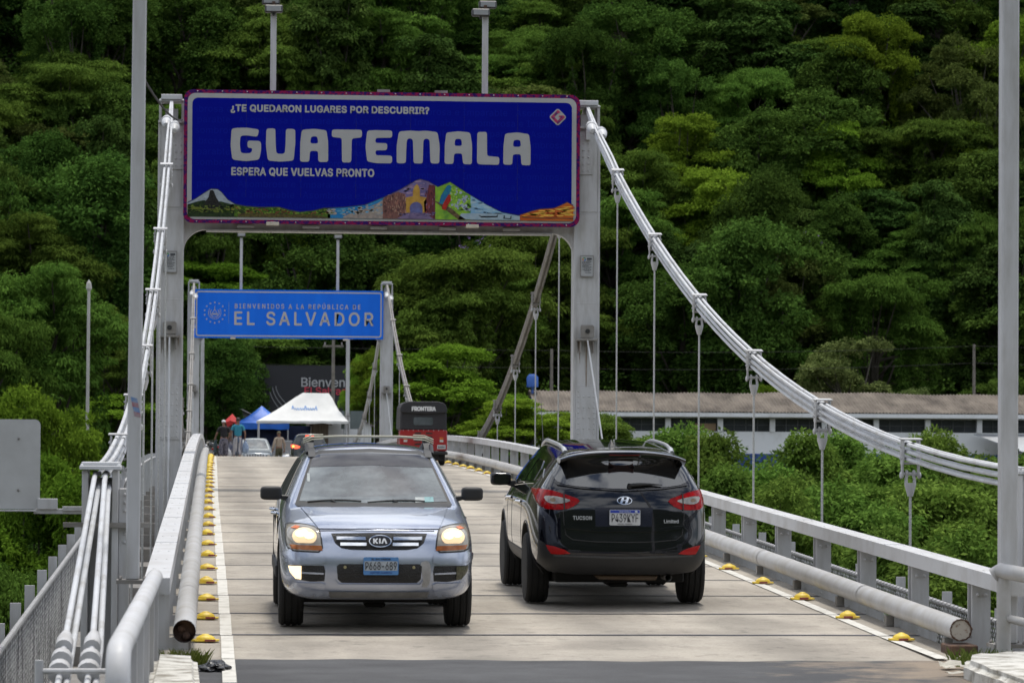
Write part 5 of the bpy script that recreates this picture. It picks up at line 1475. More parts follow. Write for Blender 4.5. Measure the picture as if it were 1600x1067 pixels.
def stall(name, cx_, cy_, w_, d_, ze, zr, rl, m, label, seed, val=.14, ridge_shift=0):
    root = empty(name, (cx_, cy_, -1.8), label, 'market tent', 'tents at the far end of the bridge')
    mb = MB(); vs, fs = canopy_mesh(0, 0, w_, d_, ze + 1.8, zr + 1.8, rl, seed, val)
    vs = [(x + ridge_shift * max(0, (z - ze - 1.8)) / (zr - ze), y, z) for x, y, z in vs]
    mb.add(vs, fs); mb.obj('canopy', m, root, smooth=True, fix=False)
    for sx_ in (-1, 1):
        for sy in (-1, 1):
            mb = MB(); mb.tube([(sx_ * w_ * .48, sy * d_ * .48, 0), (sx_ * w_ * .48, sy * d_ * .48, ze + 1.75)], .035, 8); mb.obj('pole', steel_w, root)
    return root
p0, p1 = hit(402, 657, 176), hit(545, 657, 176)
wt = stall('market_tent', (p0.x + p1.x) / 2, 177.9, p1.x - p0.x, 3.6, p0.z, hit(500, 614, 178).z, .34, fabric_w, 'white ridge tent with a blue scrawl before the billboard', 3, .13, .7)
scr = MB(); pr = random.Random(9); xx = -.55; y_s = -1.02
zs = hit(478, 639, 176.8).z + 1.8
pts = []
for k in range(34): pts.append((xx + .040 * k, y_s, zs + .07 * math.sin(k * 1.9) + (.11 if k in (1, 2, 17, 18, 31) else 0)))
cv = bpy.data.objects['canopy'] if 'canopy' in bpy.data.objects else None
bvh_c = BVHTree.FromPolygons([v.co[:] for v in wt.children[0].data.vertices], [tuple(f.vertices) for f in wt.children[0].data.polygons])
pts2 = []
for q in pts:
    h_ = bvh_c.ray_cast(Vector((q[0], -6, q[2])), Vector((0, 1, 0)))[0]
    if h_: pts2.append((q[0], h_.y - .012, q[2]))
if len(pts2) > 3: scr.tube(pts2, .022, 5); scr.obj('scrawl', mat('blue print on canvas', (.10, .28, .62), .6, 0, 0), wt)
p0, p1 = hit(367, 664, 181), hit(452, 662, 181)
stall('market_tent', (p0.x + p1.x) / 2, 182.6, p1.x - p0.x, 2.6, p0.z + .12, hit(408, 634, 182).z, .05, fabric_b, 'blue tarpaulin tent left of the white ridge tent', 5, .34)
# red parasol
p = hit(363, 657, 174); root = empty('parasol', (p.x, 174, -1.8), 'red parasol partly folded beside the blue tarpaulin tent', 'parasol')
mb = MB(); mb.tube([(0, 0, 0), (0, 0, p.z + 2.1)], .025, 8); mb.obj('pole', steel_d, root)
mb = MB(); n = 10; vs = [(0, 0, p.z + 2.15)]; fs = []
for k in range(n): a = 6.283 * k / n; vs.append((.36 * math.cos(a), .36 * math.sin(a), p.z + 1.72 + .09 * (k % 2)))
for k in range(n): a = 6.283 * k / n; vs.append((.30 * math.cos(a), .30 * math.sin(a), p.z + 1.45 + .12 * (k % 3)))
for k in range(n): fs += [(0, 1 + k, 1 + (k + 1) % n), (1 + k, 1 + n + k, 1 + n + (k + 1) % n, 1 + (k + 1) % n)]
mb.add(vs, fs); mb.obj('canopy', mat('red cloth', (.55, .03, .03), .7, 0, .1, 4), root, fix=False)
# white shack, brown hut, grey kiosk
def hut(name, px0, px1, pe, pr_, Y, dep, wm, rm, label, door=None, lines=True):
    a, b_ = hit(px0, pe, Y), hit(px1, pe, Y); zr = hit(px0, pr_, Y).z; root = empty(name, ((a.x + b_.x) / 2, Y, -1.85), label, 'hut'); hw = (b_.x - a.x) / 2; ze, zr = a.z + 1.85, zr + 1.85
    mb = MB(); mb.box(-hw, hw, 0, dep, 0, ze); mb.prism([(-hw, ze), (hw, ze), (hw * .0, zr)], 0, dep, 'Y')
    if lines:
        for q in np.arange(.12, ze, .14): mb.box(-hw - .006, hw + .006, -.008, .0, q, q + .118)
    mb.obj('wall', wm, root)
    mb = MB(); e_ = .18; sl = (zr - ze) / hw
    mb.prism([(-hw - e_, ze - sl * e_ + .01), (0, zr + .01), (hw + e_, ze - sl * e_ + .01), (hw + e_, ze - sl * e_ + .06), (0, zr + .07), (-hw - e_, ze - sl * e_ + .06)], -.25, dep + .2, 'Y'); mb.obj('roof', rm, root)
    if door:
        for x0_, x1_, z0_, z1_, m in door:
            mb = MB(); mb.box(x0_, x1_, -.02, -.009, z0_, z1_); mb.obj('window' if z0_ > .3 else 'door', m, root)
    return root
planks = mat('bare planks', (.30, .25, .20), .85, 0, .2, 2, .2, col2=(.16, .12, .09), stretch=(9, 1, .6))
hut('white_shack', 513, 580, 664, 648, 180, 3.2, wallw, mat('tile shed roof', (.22, .19, .16), .9, 0, .2, 2), 'white boarded shack under a low roof right of the white tent', [(-.95, -.72, 0, 1.6, glassd)])
hut('plank_hut', 487, 513, 663, 660, 179.4, 2.2, planks, mat('rusty sheet roof', (.22, .10, .06), .9, 0, .2, 2), 'small brown plank hut wedged between white tent and white shack', None, False)
hut('grey_kiosk', 352, 402, 652, 640, 200, 4, mat('grey shed wall', (.10, .10, .10), .9, 0, .2, 1), mat('pale sheet roof', (.38, .38, .37), .7, 0, .1, 2), 'grey shed with a pale sheet roof above the two walking people', None, False)
# goods and dark interior under the tents: shelves of a stall
root = empty('stall_counter', (hit(440, 690, 181).x, 181.2, -1.8), 'dark stall counter with goods in the shade under the white tent', 'stall')
mb = MB(); mb.box(-2.6, 1.6, .6, .7, 0, 2.5); mb.obj('dark_backing', mat('dark stall interior', (.012, .02, .06), .9, 0, .2, 2), root)  # near-black sheet stands in for the shaded interior under the tents
mb = MB(); mb.box(-2.4, 1.4, 0, .5, 0, .85); mb.obj('counter', planks, root)
pr = random.Random(3)
for k in range(14):
    x_ = -2.3 + k * .27; mb = MB(); hh = pr.uniform(.15, .5); mb.box(x_, x_ + pr.uniform(.12, .24), .05, .4, .86, .86 + hh)
    mb.obj('goods', mat('goods %d' % (k % 4), [(.25, .06, .04), (.05, .06, .15), (.2, .2, .2), (.10, .12, .06)][k % 4], .7, 0, .2, 5), root, bevel=.02)

# street light poles and road sign at the far abutment
for px, Yp, lab, h_ in ((315.5, 177.2, 'slim grey light pole standing beside the left post of the farther portal', 7.0), (543, 177.6, 'slim grey light pole below the VADOR of the light blue sign, beside two sign backs', 7.0)):
    x = hit(px, 640, Yp).x; root = empty('street_light_pole', (x, Yp, -1.8), lab, 'light pole', 'light poles at the far abutment')
    mb = MB(); mb.box(-.095, .095, -.095, .095, 0, h_); mb.obj('shaft', steel, root, bevel=.015)
    mb = MB(); mb.box(-.17, .17, -.17, .17, 0, .03); mb.obj('base_plate', steel_d, root)
    mb = MB(); mb.box(-.3, .3, -.1, .1, h_, h_ + .12); mb.obj('lamp_head', alu, root, bevel=.03)
Yp = 177.0
a, b_ = hit(533, 670, Yp), hit(567.5, 642, Yp); xm = hit(543.5, 650, Yp).x
root = empty('road_sign', (xm, Yp, -1.8), 'grey-green backs of two narrow road signs on the far light pole', 'road sign')
sgm = mat('sign back', (.14, .17, .17), .6, .2, .1, 2)
for x0_, x1_ in ((a.x, xm - .16), (xm + .12, b_.x)):
    mb = MB(); mb.box(x0_ - xm, x1_ - xm, 0, .03, a.z + 1.8, b_.z + 1.8); mb.obj('plate', sgm, root)
mb = MB(); mb.box(a.x - xm, b_.x - xm, .04, .08, a.z + 2.1, a.z + 2.16); mb.box(a.x - xm, b_.x - xm, .04, .08, b_.z + 1.5, b_.z + 1.56); mb.box(-.02, .02, .04, .12, 0, b_.z + 1.7); mb.obj('strut', steel_d, root)

# statue on a pedestal
sx0 = hit(646, 540, 231); root = empty('statue', (sx0.x, 231, sx0.z - 3.2), 'pale robed statue with outstretched arms on a pedestal in the forest', 'statue')
stone = mat('pale stone', (.36, .33, .30), .9, 0, .2, 3, .2)
mb = MB(); mb.box(-.38, .38, -.35, .35, 0, 3.0); mb.box(-.46, .46, -.42, .42, 3.0, 3.3); mb.obj('pedestal', stone, root, bevel=.03)
mb = MB()
mb.tube([(0, 0, 3.3), (0, 0, 3.5), (0, -.01, 3.9), (0, 0, 4.25), (0, 0, 4.38)], [.21, .19, .14, .19, .09], 14)
mb.tube([(0, 0, 4.36), (0, 0, 4.44)], .055, 10); mb.ball((0, -.01, 4.53), (.085, .095, .12), 12, 8)
for s_ in (-1, 1):
    mb.tube([(s_ * .1, 0, 4.26), (s_ * .38, -.03, 4.24), (s_ * .70, -.06, 4.24)], [.09, .075, .05], 10); mb.tube([(s_ * .45, -.03, 4.22), (s_ * .5, -.03, 4.06)], [.08, .02], 8)
    for f in range(4): mb.tube([(s_ * .70, -.06 + .02 * f - .03, 4.24), (s_ * (.80 + .015 * (1.5 - abs(f - 1.5))), -.07 + .024 * f - .03, 4.235)], [.012, .008], 5)
mb.obj('figure', mat('pale statue', (.45, .40, .37), .85, 0, .2, 5), root, smooth=60)
# utility poles, wires and the white pointed pole
wood = mat('grey wood', (.22, .20, .17), .9, 0, .2, 3, col2=(.13, .12, .10))
def upole(px, pt, Y, zf, label, arm=True, m=wood, r=.11):
    p = hit(px, pt, Y); root = empty('utility_pole', (p.x, Y, zf), label, 'utility pole', 'utility poles on the far bank')
    mb = MB(); mb.tube([(0, 0, 0), (0, 0, p.z - zf)], [r * 1.2, r * .8], 10); mb.obj('shaft', m, root)
    if arm:
        mb = MB(); mb.box(-.55, .55, -.05, .05, p.z - zf - .38, p.z - zf - .28); mb.obj('cross_arm', m, root)
        mb = MB()
        for q in (-.45, .45): mb.tube([(q, 0, p.z - zf - .28), (q, 0, p.z - zf - .12)], .04, 8)
        mb.obj('insulator', steel_d, root)
    return p
pa = upole(862, 545, 214, -2.2, 'grey utility pole above the bright trees left of the right tower post', False)
pb = upole(1522, 538, 216, -2.2, 'wooden utility pole above the brown roof near the right light pole', False)
upole(521, 531, 182, -1.85, 'slim wooden utility pole beside the pale tree at the end of the white tent', True, wood, .10)
for dz, lab in ((-.1, 'upper thin black power line crossing the dark forest between two poles'), (-1.2, 'lower thin black power line crossing the dark forest between two poles')):
    pts = []
    ends = [Vector((-30, 216, pa.z + .9 + dz)), Vector((pa.x, 214, pa.z + dz)), Vector((pb.x, 216, pb.z + dz)), Vector((78, 218, pb.z + .2 + dz))]
    for e0, e1 in zip(ends[:-1], ends[1:]):
        for t_ in np.linspace(0, 1, 10)[:-1]: v = e0.lerp(e1, t_); v.z -= .5 * 4 * t_ * (1 - t_) * .5; pts.append(v)
    mb = MB(); mb.tube(pts, .010, 5); tag(mb.obj('power_line', dark_m), lab, 'power line', 'power lines before the forest')
p = hit(138, 437, 150); zb_ = gz(p.x, 150); root = empty('pointed_pole', (p.x, 150, zb_), 'white pole with a pointed finial among the trees at left', 'pole')
mb = MB(); mb.tube([(0, 0, 0), (.03, 0, p.z - zb_ - .5)], [.085, .065], 10); mb.obj('shaft', mat('chalky white', (.50, .49, .45), .8, 0, .1, 2), root)
mb = MB(); h_ = p.z - zb_; mb.tube([(.03, 0, h_ - .5), (.03, 0, h_ - .38), (.03, 0, h_ - .3), (.03, 0, h_ - .15), (.03, 0, h_)], [.065, .13, .12, .10, .01], 10); mb.obj('finial', MATS['chalky white'], root)
# ================================================================ vehicles
paint_s = mat('silver metallic paint', (.40, .44, .54), .24, .66, .03, 9, 0, coat=1.0, col2=(.37, .41, .51))
paint_k = mat('black gloss paint', (.003, .0034, .007), .10, 0, 0, coat=1.0, spec=.15)
matte_k = mat('black plastic trim', (.016, .016, .017), .55, 0, .1, 12, .06)
rubber = mat('tyre rubber', (.010, .010, .010), .85, 0, .15, 14, .1)
alloy = mat('alloy rim', (.50, .51, .53), .28, .8, .06, 9)
script_m = mat('bright script', (.42, .43, .44), .25, .3, 0)
chrome = mat('chrome', (.75, .76, .78), .10, 1, 0)
wind_s = mat('cloud painted windscreen', (.15, .175, .18), .05, 0, .25, 2.6, 0, col2=(.035, .044, .048), ior=2.0, stretch=(1, 1, 1.6), thr=(.36, .66))  # blotchy grey base colour paints cloud reflections into the pane
glass_k = mat('tinted glass', (.010, .011, .012), .03, 0, .1, 2, ior=1.6)
glass_s = mat('dull side glass', (.012, .014, .015), .30, 0, .1, 2, ior=1.25, spec=.2)  # rough, weakly reflecting dark glass for the side windows
glass_r = mat('tinted rear glass', (.010, .011, .012), .03, 0, .1, 2, ior=2.1)
lamp_clear = mat('clear lamp lens', (.36, .33, .28), .08, .15, .12, 18, ior=1.6)
lamp_warm = mat('lit headlamp', (.9, .75, .5), .2, 0, 0, emit=(1.0, .58, .20), estr=.34)
lamp_core = mat('lit bulb', (1, .9, .7), .2, 0, 0, emit=(1.0, .80, .48), estr=1.7)
fog_lit = mat('lit fog lamp', (1, .9, .7), .2, 0, 0, emit=(1.0, .74, .40), estr=1.3)
amber = mat('amber lens', (.42, .13, .015), .12, 0, .1, 20, col2=(.26, .07, .01))
red_l = mat('red lamp lens', (.40, .004, .006), .10, 0, .12, 22, col2=(.18, .002, .004), ior=1.3, spec=.3)
red_d = mat('dark red reflector', (.40, .012, .012), .15, 0, .1, 22)
smoke_l = mat('smoked lamp lens', (.30, .28, .26), .08, .2, .15, 25, ior=1.6)

def loft(stations, nc=6):
    """closed body shell from stations: dict(y, rows=[(x, z, dy)...], crown, bow)"""
    fr = [1 - 2 * i / (nc - 1) for i in range(nc)]            # columns from right (+1) to left (-1)
    vs = []; fs = []; rings = []
    def P(st, i, f):
        x, z, dy = st['rows'][i]; nr = len(st['rows'])
        top_ = i == nr - 1
        zz_ = z + (st.get('crown', 0) * (1 - f * f) if top_ else 0)
        return (x * f, st['y'] + dy - st.get('bow', 0) * (1 - f * f), zz_)
    nr = len(stations[0]['rows'])
    for st in stations:
        ring = [P(st, i, 1) for i in range(nr)] + [P(st, nr - 1, f) for f in fr[1:-1]] + [P(st, i, -1) for i in reversed(range(nr))] + [P(st, 0, f) for f in reversed(fr[1:-1])]
        rings.append(list(range(len(vs), len(vs) + len(ring)))); vs += ring
    n = len(rings[0])
    for a, b in zip(rings[:-1], rings[1:]):
        for j in range(n): fs.append((a[j], a[(j + 1) % n], b[(j + 1) % n], b[j]))
    def cap(st, ring, flip):
        g = {}
        for i in range(nr):
            for j, f in enumerate(fr):
                if j == 0: g[i, j] = ring[i]
                elif j == nc - 1: g[i, j] = ring[nr + nc - 2 + (nr - 1 - i)]
                elif i == nr - 1: g[i, j] = ring[nr + j - 1]
                elif i == 0: g[i, j] = ring[2 * nr + nc - 2 + (nc - 2 - j)]
                else: g[i, j] = len(vs); vs.append(P(st, i, f))
        for i in range(nr - 1):
            for j in range(nc - 1):
                q = (g[i, j], g[i, j + 1], g[i + 1, j + 1], g[i + 1, j])
                fs.append(q if not flip else tuple(reversed(q)))
    cap(stations[0], rings[0], True); cap(stations[-1], rings[-1], False)
    return vs, fs

def st(y, xs, zs, dys=None, crown=.02, bow=0.0): return dict(y=y, rows=[(a, b, c) for a, b, c in zip(xs, zs, dys or [0] * len(xs))], crown=crown, bow=bow)

def car_body(stations, paint, wheels, wr, wx, lvl=3):
    vs, fs = loft(stations)
    me = bpy.data.meshes.new('body'); me.from_pydata(vs, [], fs)
    bm = bmesh.new(); bm.from_mesh(me); bmesh.ops.recalc_face_normals(bm, faces=bm.faces); bm.to_mesh(me); bm.free()
    me.materials.append(paint)
    o = bpy.data.objects.new('body', me); COL.objects.link(o)
    m = o.modifiers.new('s', 'SUBSURF'); m.levels = m.render_levels = lvl
    realize(o)
    solid = BVHTree.FromPolygons([v.co[:] for v in o.data.vertices], [tuple(p.vertices) for p in o.data.polygons])
    cut = MB()
    for y in wheels:
        for s in (-1, 1): cut.tube([(s * (wx - .20), y, wr), (s * (wx + .4), y, wr)], wr + .055, 36)
    c = cut.obj('cutter', dark_m)
    b = o.modifiers.new('b', 'BOOLEAN'); b.operation = 'DIFFERENCE'; b.object = c; b.solver = 'EXACT'
    try: b.material_mode = 'TRANSFER'
    except Exception: pass
    realize(o); bpy.data.objects.remove(c)
    smooth_mesh(o.data, 38)
    return o, solid

def patch(bvh, poly, axis, m, name, parent, off=.004, res=.03, skirt=.012, smooth_k=0, extra=None, flat_y=None):
    """a lamp, pane or trim piece: outline poly laid onto the body surface, seen along an axis"""
    if smooth_k: poly = chaikin(poly, smooth_k)
    P2 = [Vector(p) for p in poly]; n = len(P2)
    # dense outline
    out = []
    for i in range(n):
        a, b = P2[i], P2[(i + 1) % n]; k = max(1, int((b - a).length / res))
        out += [a.lerp(b, j / k) for j in range(k)]
    n = len(out)
    def inside(p):
        c_ = False; j = n - 1
        for i in range(n):
            a, b = out[i], out[j]
            if (a.y > p.y) != (b.y > p.y) and p.x < (b.x - a.x) * (p.y - a.y) / (b.y - a.y) + a.x: c_ = not c_
            j = i
        return c_
    xs = [p.x for p in out]; ys = [p.y for p in out]; pts = list(out)
    gx = np.arange(min(xs) + res * .5, max(xs), res); gy = np.arange(min(ys) + res * .5, max(ys), res)
    for a in gx:
        for b in gy:
            p = Vector((a, b))
            if inside(p) and min((p - q).length_squared for q in out) > (res * .4) ** 2: pts.append(p)
    r = delaunay_2d_cdt(pts, [], [list(range(n))], 1, 1e-6)
    V2, F = r[0], r[2]
    D = {'front': Vector((0, 1, 0)), 'left': Vector((1, 0, 0)), 'right': Vector((-1, 0, 0)), 'top': Vector((0, 0, -1))}[axis]
    def org(p):
        if axis == 'front': return Vector((p.x, -6, p.y))
        if axis == 'left': return Vector((-6, p.x, p.y))
        if axis == 'right': return Vector((6, p.x, p.y))
        return Vector((p.x, p.y, 6))
    vs = []
    for p in V2:
        o = org(p); h_, nn, _, _ = bvh.ray_cast(o, D)
        if h_ is None:
            q = o + D * 6; hh = bvh.find_nearest(q); h_ = hh[0]; nn = hh[1]
        if flat_y is not None: h_ = Vector((h_.x, flat_y, h_.z))
        if nn.dot(D) > 0: nn = -nn
        vs.append(h_ + (nn * .7 - D * .3).normalized() * off)
    fs = [tuple(f) for f in F]
    cnt = {}
    for f in fs:
        for i in range(len(f)): k = (f[i], f[(i + 1) % len(f)]); cnt[tuple(sorted(k))] = cnt.get(tuple(sorted(k)), 0) + 1
    bd = [k for k, c_ in cnt.items() if c_ == 1]; mp_ = {}
    for k in bd:
        for v in k:
            if v not in mp_: mp_[v] = len(vs); vs.append(vs[v] + D * skirt)
    for a, b in bd: fs.append((a, b, mp_[b], mp_[a]))
    me = bpy.data.meshes.new(name); me.from_pydata([v[:] for v in vs], [], fs)
    bm = bmesh.new(); bm.from_mesh(me); bmesh.ops.recalc_face_normals(bm, faces=bm.faces); bm.to_mesh(me); bm.free()
    smooth_mesh(me, 40)
    return mesh_obj(name, me, parent, m)

def seam(bvh, pts, r, m, name, parent):
    mb = MB(); out = []
    for p, q in zip(pts[:-1], pts[1:]):
        for t_ in np.linspace(0, 1, 7)[:-1]:
            x, z = p[0] + (q[0] - p[0]) * t_, p[1] + (q[1] - p[1]) * t_; h_ = bvh.ray_cast(Vector((x, -6, z)), Vector((0, 1, 0)))[0]
            if h_: out.append((x, h_.y - r * .15, z))
    mb.tube(out, r, 6); return mb.obj(name, m, parent)

def remap(root, kx, zin, zout):
    """bring all parts of a car (not its wheels) to the measured width and heights"""
    done = set()
    def go(o):
        for c in o.children:
            if c.name.startswith('wheel'): c.location.x *= kx; continue
            if c.type == 'MESH' and c.data.name not in done:
                done.add(c.data.name); n = len(c.data.vertices); co = np.empty(n * 3); c.data.vertices.foreach_get('co', co); co = co.reshape(-1, 3)
                lx, ly, lz = c.location; co += (lx, ly, lz); c.location = (0, 0, 0)
                co[:, 0] *= kx; co[:, 2] = np.interp(co[:, 2], zin, zout); c.data.vertices.foreach_set('co', co.ravel()); c.data.update()
            go(c)
    go(root)

def lay_text(me, bvh, x, z, m, name, parent, off=.006):
    for v in me.vertices:
        p = Vector((v.co.x + x, -6, v.co.z + z)); h_ = bvh.ray_cast(p, Vector((0, 1, 0)))[0]
        v.co = Vector((p.x, (h_.y if h_ else 0) - off + v.co.y, p.z))
    return mesh_obj(name, me, parent, m)

def wheel(parent, x, y, r, wd, rim_m, spokes=5, steer=0):
    s = 1 if x > 0 else -1
    root = bpy.data.objects.new('wheel', None); COL.objects.link(root); root.parent = parent; root.location = (x, y, r); root.rotation_euler = (0, 0, steer)
    mb = MB(); h_ = wd / 2
    prof = [(-h_ * .82, .64), (-h_, .78), (-h_ * .98, .93), (-h_ * .80, .985), (-h_ * .60, 1), (-h_ * .56, .975), (-h_ * .44, .975), (-h_ * .40, 1.0), (-h_ * .06, 1.0), (-h_ * .02, .975), (h_ * .08, .975), (h_ * .12, 1.0), (h_ * .42, 1), (h_ * .46, .975), (h_ * .58, .975), (h_ * .62, 1), (h_ * .80, .985), (h_ * .98, .93), (h_, .78), (h_ * .82, .64)]
    mb.tube([(a, 0, 0) for a, _ in prof], [r * b for _, b in prof], 44, caps=False)
    mb.obj('tyre', rubber, root, smooth=28)
    mb = MB(); e_ = s * h_
    mb.tube([(e_ * .80, 0, 0), (e_ * .86, 0, 0), (e_ * .90, 0, 0)], [r * .66, r * .67, r * .62], 40, caps=False)
    mb.tube([(e_ * .9, 0, 0), (-e_ * .8, 0, 0)], r * .61, 36, caps=False)
    for k in range(spokes):
        for d in (-1, 1):
            a = 2 * math.pi * k / spokes + d * .16; ca, sa = math.cos(a), math.sin(a); w_ = r * .05
            p0 = Vector((e_ * .62, r * .12 * ca, r * .12 * sa)); p1 = Vector((e_ * .82, r * .63 * ca, r * .63 * sa)); t_ = Vector((0, -sa, ca)) * w_
            q = Vector((s * .03, 0, 0))
            vs = [p0 - t_, p0 + t_, p1 + t_ * 1.3, p1 - t_ * 1.3]; mb.add([v for v in vs] + [v - q for v in vs], [(0, 1, 2, 3), (7, 6, 5, 4), (0, 4, 5, 1), (1, 5, 6, 2), (2, 6, 7, 3), (3, 7, 4, 0)])
    mb.tube([(e_ * .5, 0, 0), (e_ * .68, 0, 0)], [r * .19, r * .14], 18)
    mb.obj('rim', rim_m, root, smooth=35)
    mb = MB(); mb.tube([(e_ * .25, 0, 0), (e_ * .3, 0, 0)], r * .56, 30); mb.obj('brake_disc', steel_d, root)
    return root

def underbody(root, x, y0, y1, z0, z1):
    mb = MB(); mb.box(-x, x, y0, y1, z0, z1); mb.box(-.1, .1, y0 + .1, y1 - .1, z0 - .04, z0)
    mb.tube([(-.7, y0 + .5, z0 + .02), (.7, y0 + .5, z0 + .02)], .045, 8)
    return mb.obj('underbody', mat('shade black underside', (.008, .008, .008), .9, 0, .2, 6), root, bevel=.03)  # near-black colour paints in the deep shade beneath the car

def place_car(name, X, Y, label, cat='car', group=None):
    sl = math.atan((zd(Y + 3) - zd(Y)) / 3) if Y < 177 else 0
    return empty(name, (X, Y, zd(Y) + .006 if Y < 177 else -1.795), label, cat, group, (sl, 0, 0))

SUV_FRONT = [
 st(.00, [.60, .70, .745, .75, .74, .72, .68, .60], [.245, .30, .44, .57, .66, .74, .80, .835], [.13, .05, .0, .0, .02, .04, .06, .10], .03, .085),
 st(.13, [.70, .81, .835, .84, .835, .82, .775, .69], [.235, .30, .45, .59, .69, .78, .84, .875], [.03, .0, 0, 0, 0, 0, .01, .03], .03, .07),
 st(.42, [.76, .87, .885, .89, .885, .86, .80, .70], [.23, .31, .46, .62, .74, .845, .905, .935], None, .03, .02),
 st(1.02, [.77, .88, .90, .90, .89, .865, .80, .69], [.22, .32, .48, .66, .83, .945, .995, 1.02], None, .03, .05),
 st(1.17, [.77, .88, .90, .90, .89, .855, .79, .71], [.22, .32, .48, .68, .86, .98, 1.03, 1.055], None, .012, .10),
 st(1.56, [.77, .88, .90, .90, .89, .85, .705, .63], [.22, .32, .48, .70, .90, 1.04, 1.33, 1.355], None, .02, .10),
 st(1.93, [.77, .88, .90, .90, .89, .85, .64, .555], [.22, .32, .48, .70, .92, 1.06, 1.565, 1.605], None, .035, .08),
 st(2.10, [.77, .88, .90, .90, .89, .85, .63, .54], [.22, .32, .48, .70, .92, 1.06, 1.60, 1.645], None, .035, .02),
 st(3.2, [.77, .88, .90, .90, .89, .85, .63, .54], [.22, .32, .48, .70, .93, 1.07, 1.60, 1.65], None, .035),
 st(4.0, [.76, .87, .89, .89, .88, .83, .62, .52], [.24, .34, .50, .70, .93, 1.07, 1.55, 1.60], None, .03),
 st(4.30, [.70, .80, .83, .83, .82, .78, .58, .48], [.30, .38, .52, .72, .93, 1.06, 1.45, 1.50], None, .02)]
SUV_REAR = [
 st(.00, [.60, .70, .73, .73, .71, .64, .575, .50], [.285, .40, .55, .74, .97, 1.14, 1.455, 1.585], [.09, .01, .0, .045, .055, .13, .285, .27], .025, .10),
 st(.15, [.72, .83, .85, .85, .835, .775, .665, .575], [.28, .40, .56, .77, .99, 1.155, 1.45, 1.585], [.02, 0, 0, .01, .02, .06, .20, .20], .03, .05),
 st(.52, [.79, .885, .90, .90, .895, .845, .665, .57], [.27, .40, .58, .80, .99, 1.14, 1.475, 1.605], [0, 0, 0, 0, 0, 0, .05, .03], .03),
 st(1.2, [.80, .89, .91, .91, .90, .86, .66, .565], [.26, .40, .60, .81, .985, 1.115, 1.51, 1.635], None, .03),
 st(2.2, [.80, .89, .91, .905, .90, .865, .66, .56], [.26, .40, .60, .80, .97, 1.08, 1.545, 1.655], None, .03),
 st(2.85, [.80, .89, .91, .905, .90, .865, .64, .54], [.26, .40, .60, .80, .96, 1.06, 1.52, 1.61], None, .03),
 st(3.22, [.80, .89, .91, .905, .895, .86, .71, .62], [.26, .40, .60, .79, .94, 1.03, 1.30, 1.34], None, .02),
 st(3.60, [.80, .89, .91, .905, .89, .85, .78, .70], [.26, .40, .60, .78, .91, .98, 1.03, 1.06], None, .02),
 st(4.10, [.77, .87, .89, .885, .87, .83, .76, .66], [.26, .38, .56, .70, .80, .88, .92, .94], None, .03),
 st(4.38, [.66, .76, .78, .78, .76, .73, .68, .58], [.30, .38, .52, .62, .70, .76, .80, .83], None, .02)]

# ---------------------------------------------------------------- silver car, seen from the front
root = place_car('silver_car', 1.47, 30.15, 'silver car with lit headlamps and a roof bar driving towards the camera')
FW, RW = .87, 3.50
body, bv = car_body(SUV_FRONT, paint_s, (FW, RW), .345, .80); body.parent = root
underbody(root, .68, .62, 4.1, .18, .34)
def sym(poly): return [(-x, z) for x, z in reversed(poly)]
# windscreen: black surround, then the pane
ws = [(-.735, 1.045), (0, 1.035), (.735, 1.045), (.70, 1.16), (.585, 1.52), (.545, 1.60), (.48, 1.625), (0, 1.645), (-.48, 1.625), (-.545, 1.60), (-.585, 1.52), (-.70, 1.16)]
patch(bv, ws, 'front', matte_k, 'windscreen_surround', root, .004, .035)
wi = [(-.695, 1.075), (0, 1.062), (.695, 1.075), (.665, 1.18), (.558, 1.52), (.53, 1.575), (.47, 1.595), (0, 1.612), (-.47, 1.595), (-.53, 1.575), (-.558, 1.52), (-.665, 1.18)]
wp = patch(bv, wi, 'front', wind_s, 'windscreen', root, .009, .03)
band = [(-.585, 1.445), (0, 1.475), (.585, 1.445), (.556, 1.535), (.53, 1.573), (.47, 1.593), (0, 1.610), (-.47, 1.593), (-.53, 1.573), (-.556, 1.535)]
patch(bv, band, 'front', mat('tinted sun band', (.045, .044, .05), .06, 0, .3, 3, ior=1.6), 'sun_band', wp, .011, .03)
for x, z, w_, h_, m in ((.435, 1.095, .045, .028, mat('white sticker', (.42, .46, .46), .5, 0, .2, 60)), (.52, 1.097, .045, .028, mat('teal sticker', (.18, .40, .42), .5, 0, .25, 60)), (-.60, 1.33, .012, .045, MATS['white sticker'])):
    patch(bv, [(x - w_, z - h_), (x + w_, z - h_ + .004), (x + w_, z + h_), (x - w_, z + h_)], 'front', m, 'sticker', wp, .011, .02)
